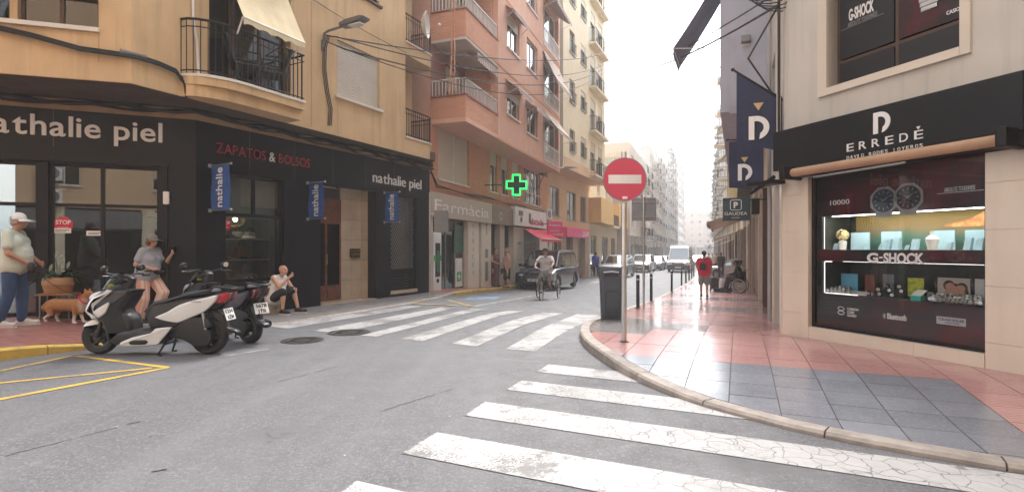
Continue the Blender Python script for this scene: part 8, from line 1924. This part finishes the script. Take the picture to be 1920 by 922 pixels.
    for S in 'LR':
        c = MB(fr); an, to = P['a'+S], P['t'+S]; d = (to-an); 
        heel = an-Vector((0, 0, .045))-Vector((d.x, d.y, 0)).normalized()*.045; rcone(c, heel, to+Vector((0, 0, .012)), .042, .036, 12); rcone(c, an-Vector((0, 0, .01)), an.lerp(to, .45), .044, .038, 12); o = remesh(c, 'shoe', shoes[0], t, vox*k*.8, 2)
        c = MB(fr); dh = Vector((d.x, d.y, 0)).normalized(); q = Vector((-dh.y, dh.x, 0)); z0 = min(heel.z, to.z)-.036; pts = [heel-dh*.04+q*.03, heel+q*.042, an.lerp(to, .5)+q*.042, to+q*.045, to+dh*.045, to-q*.040, an.lerp(to, .5)-q*.04, heel-q*.042, heel-dh*.04-q*.03]
        c.prism([(p.x, p.y) for p in pts], z0, z0+.024, plane='xy') if abs(heel.z-to.z) < .05 else c.ball(to, .02); c.build('sole', shoes[1], o)
    # hair / cap
    if hair:
        c = MB(fr); c.ball((0, -.028, .042), (.084, .092, .088), 16, M=Fh); c.ball((0, -.062, -.01), (.072, .055, .07), 14, M=Fh)
        if longhair:
            for q in range(9): a_ = R(170+25*q); c.ball((.075*math.cos(a_), -.02+.07*math.sin(a_)*1.0, -.04), (.032, .032, .055), 10, M=Fh)
        remesh(c, 'hair', hair, t, vox*k, 2)
    if cap:
        c = MB(fr); c.lathe([(.091, .035), (.093, .06), (.083, .10), (.058, .128), (.02, .142), (.001, .143)], c=(0, -.010, 0), seg=24, M=Fh); o = c.build('cap', cap, t); c = MB(fr)
        vs = []
        for j in range(4):
            for i in range(13): a_ = R(20+140*i/12); r_ = .088+.030*j; vs.append((r_*math.cos(a_)*.95, -.010+.085*0+r_*math.sin(a_)*(1+.05*j), .045-.010*j-.006*abs(i-6)*.3))
        c.add(vs, [(j*13+i, j*13+i+1, (j+1)*13+i+1, (j+1)*13+i) for j in range(3) for i in range(12)], True, Fh); c.add([(x, y, z-.006) for x, y, z in vs], [(j*13+i, (j+1)*13+i, (j+1)*13+i+1, j*13+i+1) for j in range(3) for i in range(12)], True, Fh); c.build('peak', cap, o)
    return t, fr
def face_to(vx, vy): return math.atan2(vy, vx)-math.pi/2
def gnd(px, py, hf=None): 
    p = G(px, py, .1)
    for _ in range(4): p = G(px, py, hf(p.x, p.y) if hf else .12)
    return p
# man at the far left
p = gnd(26, 611, hL); mp, mfr = person('heavy-set man in white cap, cream T-shirt and jeans holding a dog lead', p, face_to(1, .35), 1.72, pose(chest=(0, .03, 1.25), head=(0, .07, 1.57), kL=(-.12, .05, .49), aL=(-.13, .04, .085), tL=(-.15, .22, .03), kR=(.12, -.01, .49), aR=(.13, -.12, .085), tR=(.15, .06, .03), eR=(.25, .04, 1.10), wR=(.16, .22, .96), eL=(-.24, .06, 1.10), wL=(-.12, .26, .96)), 'skin_tan', 'cloth_cream', 'cloth_jeans', ('shoe_white', 'shoe_white'), 'hair_grey', 'cloth_white', belly=.06, build_=1.08)
# dog
p = gnd(126, 605, hL); dg = thing('dog', 'orange and white dog with pricked ears and a red collar, standing on a lead', 'dog', tuple(p), R(-4)); fd = Frame(*p, R(-4)); c = MB(fd)
rcone(c, (-.24, 0, .30), (.20, 0, .30), .105, .115, 14); c.ball((.20, 0, .27), (.11, .095, .13), 14); c.ball((-.25, 0, .29), (.11, .09, .11), 14); rcone(c, (.24, 0, .34), (.36, 0, .46), .085, .065, 12); c.ball((.385, 0, .485), (.075, .065, .062), 14); rcone(c, (.42, 0, .47), (.485, 0, .455), .038, .024, 10)
for s_ in (-1, 1):
    rcone(c, (.365, s_*.04, .53), (.36, s_*.05, .585), .026, .007, 8); rcone(c, (.20, s_*.06, .25), (.19, s_*.065, .13), .05, .026, 10); rcone(c, (.19, s_*.065, .13), (.20+.03*s_, s_*.065, .02), .025, .022, 10); rcone(c, (.21+.03*s_, s_*.065, .018), (.25+.03*s_, s_*.065, .014), .022, .018, 8)
    rcone(c, (-.26, s_*.06, .25), (-.22, s_*.065, .16), .07, .04, 10); rcone(c, (-.22, s_*.065, .16), (-.30+.04*s_, s_*.065, .09), .036, .022, 10); rcone(c, (-.30+.04*s_, s_*.065, .09), (-.27+.04*s_, s_*.065, .02), .021, .02, 10); rcone(c, (-.27+.04*s_, s_*.065, .018), (-.23+.04*s_, s_*.065, .014), .021, .018, 8)
rcone(c, (-.33, 0, .33), (-.40, .0, .26), .045, .055, 10); rcone(c, (-.40, .0, .26), (-.41, 0, .19), .05, .02, 10)
m, nt, b = newmat('dog_fur'); p_ = pos(nt, True); sp = N(nt, 'ShaderNodeSeparateXYZ'); L(nt, p_, sp.inputs[0]); nz = noise_(nt, p_, 30, 5)
f1 = ramp(nt, math_(nt, 'ADD', sp.outputs[2], math_(nt, 'MULTIPLY', nz, .06)), .13, .20, 1, 0); f2 = math_(nt, 'MULTIPLY', ramp(nt, math_(nt, 'ADD', sp.outputs[0], math_(nt, 'MULTIPLY', nz, .05)), .27, .33), ramp(nt, math_(nt, 'ADD', sp.outputs[2], math_(nt, 'MULTIPLY', nz, .05)), .40, .46, 1, 0))
cc = mixc(nt, ramp(nt, noise_(nt, scaled(nt, p_, (1, 1, 3)), 22, 5), .3, .7), (.32, .13, .045), (.50, .235, .09)); cc = mixc(nt, math_(nt, 'MAXIMUM', f1, f2), cc, (.70, .62, .52)); L(nt, cc, b.inputs['Base Color']); b.inputs['Roughness'].default_value = .9; bump_(nt, b, noise_(nt, p_, 120, 3), .6, .01); MATS['dog_fur'] = m
db = remesh(c, 'body', 'dog_fur', dg, .010, 3); MB(fd).ball((.505, 0, .462), .014, 8).build('nose', 'eye_dark', db)
for s_ in (-1, 1): MB(fd).ball((.432, s_*.038, .505), .009, 8).build('eye', 'eye_dark', db)
MB(fd).tube([Vector((.305, 0, .405))+Vector((.6*math.cos(a)*-.095, math.sin(a)*.088, math.cos(a)*.075)) for a in [2*math.pi*k/16 for k in range(16)]], .011, 6, True).build('collar', 'cloth_red', dg)
hand = mfr.P(.16, .28, .90); ld = thing('dog_lead', 'thin black lead running from the man\'s hand to the dog', 'lead', hand); MB().ball(hand, (.05, .05, .07), 10).build('reel', 'plastic_black', ld); mb = MB(); cable(mb, hand, fd.P(.29, 0, .46), .10, .004); mb.build('cord', 'cable_black', ld)
# woman behind the scooter
p = gnd(277, 606, hL); wp_, wfr = person('laughing woman in grey cap, grey T-shirt and striped coral trousers behind the white scooter', p, face_to(1, -.12), 1.66, pose(pelvis=(0, -.02, .92), chest=(0, .04, 1.23), neck=(0, .06, 1.40), head=(0, .10, 1.555), hL=(-.10, -.02, .90), hR=(.10, -.02, .90), kR=(.12, .02, .49), aR=(.12, -.08, .10), tR=(.14, .10, .035), kL=(-.10, .24, .58), aL=(-.10, .08, .20), tL=(-.11, .24, .13), sL=(-.175, .05, 1.37), sR=(.175, .05, 1.37), eR=(.25, -.02, 1.12), wR=(.12, .20, 1.03), eL=(-.24, .18, 1.14), wL=(-.16, .36, 1.30), grip=.8, yaw=R(-10)), 'skin_light', 'cloth_grey', 'cloth_stripe', ('leather_black', 'shoe_white'), 'hair_red', 'cloth_khaki', belly=.05, build_=1.16, botkind='wide', bust=.075, longhair=True)
q = wfr.P(-.16, .42, 1.40); ph = thing('phone', 'dark phone held up in the woman\'s raised hand', 'phone', q, 0); MB(Frame(*q, .4)).cham(-.035, .035, -.005, .005, -.07, .07, .004).build('case', 'plastic_black', ph); MB(Frame(*q, .4)).box(-.030, .030, -.0062, -.0052, -.062, .062).build('screen', 'glass_dark', ph)
q = wfr.P(0, .05, 1.0); bl = thing('belt_bag', 'black belt bag worn round the waist of the woman in grey', 'bag', q, wp_.rotation_euler[2]); fb2 = Frame(*q, wp_.rotation_euler[2]); MB(fb2).ball((.02, .20, -.02), (.13, .045, .05), 12).build('bag_body', 'cloth_black', bl); MB(fb2).tube([(.185*math.cos(a), .0+.205*math.sin(a), 0) for a in [2*math.pi*k/24 for k in range(24)]], .012, 6, True).build('strap', 'cloth_black', bl)
# seated man
q = FS.P(FS.u(517, .35), -.36, gz+.0); zs = FS.z(517, 563, .3)
fr_g = road_z(q.x, q.y)+.02; k_ = 1.68/1.70
person('bald man in glasses, white sleeveless top and black shorts seated on the ledge, eating', (q.x, q.y, fr_g), face_to(.95, -.25), 1.66, pose(pelvis=(0, -.05, .35), chest=(0, .05, .64), neck=(0, .12, .80), head=(0, .19, .94), hL=(-.10, 0, .34), hR=(.10, 0, .34), kL=(-.19, .30, .50), kR=(.17, .32, .48), aL=(-.18, .42, .10), aR=(.17, .30, .10), tL=(-.20, .60, .035), tR=(.19, .48, .035), sL=(-.18, .08, .78), sR=(.18, .08, .78), eR=(.22, .26, .60), wR=(.10, .42, .80), eL=(-.23, .22, .56), wL=(-.14, .38, .52), grip=.9, nod=-.1), 'skin_light', 'cloth_white', 'cloth_black', ('leather_black', 'shoe_white'), None, None, belly=.06, build_=1.10, topkind='vest', botkind='shorts')
# cyclist
person('tricycle rider in dark cap, checked shirt and pale shorts riding toward us', (ft.P(-.22, 0, 0).x, ft.P(-.22, 0, 0).y, p.z*0+G(1022, 561, 0).z), TRI_A-R(90), 1.70, pose(pelvis=(0, -.02, .95), chest=(0, .10, 1.25), neck=(0, .14, 1.42), head=(0, .19, 1.57), hL=(-.10, .02, .92), hR=(.10, .02, .92), kL=(-.14, .36, .82), kR=(.14, .32, .66), aL=(-.15, .20, .46), aR=(.15, .14, .28), tL=(-.15, .36, .42), tR=(.15, .30, .24), sL=(-.19, .10, 1.38), sR=(.19, .10, 1.38), eL=(-.30, .30, 1.20), eR=(.30, .30, 1.20), wL=(-.28, .50, 1.10), wR=(.28, .50, 1.10), grip=.9, nod=-.1), 'skin_tan', 'cloth_check', 'cloth_khaki', ('leather_brown', 'leather_black'), 'hair_dark', 'cloth_black', belly=.04, build_=1.05, botkind='shorts', vox=.016)
# two women by the van
p = gnd(929, 537, hL); person('dark-haired woman in a long patterned dark dress holding a blue fan, by the pharmacy', p, face_to(.6, -.8), 1.60, pose(eR=(.22, .06, 1.14), wR=(.12, .26, 1.06), eL=(-.22, .04, 1.14), wL=(-.14, .24, 1.02), grip=.8), 'skin_light', 'cloth_wine', 'cloth_wine', ('leather_black', 'leather_black'), 'hair_dark', None, botkind='dress', topkind='vest', vox=.018, bust=.07)
q = G(929, 537, .12)+Vector((-.05, -.28, 1.02)); fn_ = thing('hand_fan', 'blue folding fan held by the woman in the dark dress', 'fan', tuple(q)); MB(Frame(*q)).prism([(0, 0)]+[(.16*math.cos(R(a)), .16*math.sin(R(a))) for a in range(20, 170, 15)], -.004, .004).build('leaf', 'cloth_blue', fn_); MB(Frame(*q)).rod((0, 0, -.05), (0, 0, .02), .008).build('handle', 'leather_black', fn_)
p = gnd(951, 538, hL); person('blonde woman in a peach top and dark skirt standing beside the van', p, face_to(-1, -.15), 1.66, pose(eR=(.22, .04, 1.12), wR=(.14, .24, 1.08), eL=(-.22, -.03, 1.11), wL=(-.22, .05, .88)), 'skin_light', 'cloth_peach', 'cloth_black', ('leather_tan', 'leather_black'), 'hair_blond', None, botkind='skirt', vox=.018, bust=.07, longhair=True)
q = G(940, 536, .12)+Vector((0, -.05, .72)); hb = thing('handbag', 'black handbag hanging between the two women', 'handbag', tuple(q)); MB(Frame(*q)).puff([(-.10, -.16), (.10, -.16), (.12, .06), (-.12, .06)], .06, .02).build('bag_body', 'leather_black', hb); MB(Frame(*q)).tube([(-.08, 0, .05), (-.05, 0, .28), (.05, 0, .28), (.08, 0, .05)], .008).build('handle', 'leather_black', hb)
# far pedestrians
p = gnd(1117, 518, hL); person('small distant person in a bright blue top walking on the left pavement', p, face_to(.4, .9), 1.70, pose(kR=(.10, .12, .50), aR=(.10, .20, .10), tR=(.11, .36, .05), kL=(-.10, -.02, .49), aL=(-.10, -.16, .10), tL=(-.11, .0, .03)), 'skin_brown', 'cloth_blue', 'cloth_black', ('leather_black', 'leather_black'), 'hair_dark', None, vox=.022)
p = gnd(1320, 558, None); P_ = p; person('man in a red T-shirt and grey shorts with a black sling bag, walking away', p, face_to(SD.x*.6, SD.y), 1.70, pose(kL=(-.10, .02, .50), aL=(-.10, -.10, .13), tL=(-.11, .05, .03), kR=(.11, .10, .50), aR=(.12, .12, .085), tR=(.13, .29, .03), eR=(.25, .02, 1.12), wR=(.25, .10, .88), eL=(-.24, .04, 1.14), wL=(-.20, .24, 1.02)), 'skin_tan', 'cloth_red', 'cloth_khaki', ('leather_black', 'shoe_white'), 'hair_dark', None, build_=1.08, botkind='shorts', vox=.015)
fb3 = Frame(*p, face_to(SD.x*.6, SD.y)); sb_ = thing('sling_bag', 'black sling bag across the back of the man in red', 'bag', fb3.P(-.05, -.19, 1.15), fb3.ang); MB(fb3).puff([(-.17, 1.02), (.03, 1.00), (.05, 1.22), (-.15, 1.26)], .045, .02, -.205).build('bag_body', 'cloth_black', sb_); MB(fb3).tube([(-.14, -.19, 1.24), (.02, -.165, 1.36), (.13, -.09, 1.46), (.17, .0, 1.465), (.12, .12, 1.38), (-.06, .19, 1.2)], .014).build('strap', 'cloth_black', sb_)
p = gnd(1352, 521, None); person('tall man all in black standing farther down the right-hand pavement', p, face_to(-.3, -1), 1.76, pose(), 'skin_brown', 'cloth_black', 'cloth_black', ('leather_black', 'leather_black'), 'hair_dark', None, vox=.018, topkind='tee')
# wheelchair user
q = fw.P(.05, 0, 0); person('person in black clothes and cap sitting in the wheelchair, facing left', (q.x, q.y, q.z), WC_A-R(90), 1.70, pose(pelvis=(0, -.08, .62), chest=(0, .0, .93), neck=(0, .06, 1.09), head=(0, .12, 1.24), hL=(-.10, -.04, .60), hR=(.10, -.04, .60), kL=(-.13, .40, .60), kR=(.13, .40, .60), aL=(-.13, .50, .22), aR=(.13, .50, .22), tL=(-.13, .66, .17), tR=(.13, .66, .17), sL=(-.185, .02, 1.06), sR=(.185, .02, 1.06), eL=(-.23, .10, .82), eR=(.23, .10, .82), wL=(-.14, .34, .76), wR=(.14, .34, .76), nod=-.25), 'skin_brown', 'cloth_black', 'cloth_black', ('leather_black', 'leather_black'), 'hair_dark', 'cloth_black', topkind='long', vox=.016, build_=1.1)
for px, py, a_, top, bot, lab, hr in ((1336, 512, (0, -1), 'cloth_white', 'cloth_khaki', 'distant pedestrian in a white top, left of the tall man in black', 'hair_dark'), (1344, 509, (.3, 1), 'cloth_peach', 'cloth_black', 'distant pedestrian in a pinkish top walking away down the pavement', 'hair_blond'), (1329, 507, (.3, 1), 'cloth_grey', 'cloth_jeans', 'distant pedestrian in grey, right behind the man in red', 'hair_dark')):
    p = gnd(px, py, None); person(lab, p, face_to(*a_), 1.68, pose(kR=(.10, .10, .50), aR=(.10, .14, .10), tR=(.11, .30, .04), aL=(-.10, -.12, .10), tL=(-.11, .04, .03)), 'skin_light', top, bot, ('leather_black', 'leather_black'), hr, None, vox=.025)
m = bpy.data.materials.new('haze'); m.use_nodes = True; nt = m.node_tree; nt.nodes.clear(); o_ = N(nt, 'ShaderNodeOutputMaterial'); pv = N(nt, 'ShaderNodeVolumePrincipled'); pv.inputs['Color'].default_value = (.98, .985, 1, 1); pv.inputs['Density'].default_value = .002; pv.inputs['Anisotropy'].default_value = .5; L(nt, pv.outputs[0], o_.inputs['Volume']); MATS['haze'] = m
MB().box(-260, 700, -80, 720, -6, 48).build('haze', 'haze', None, kind='stuff')
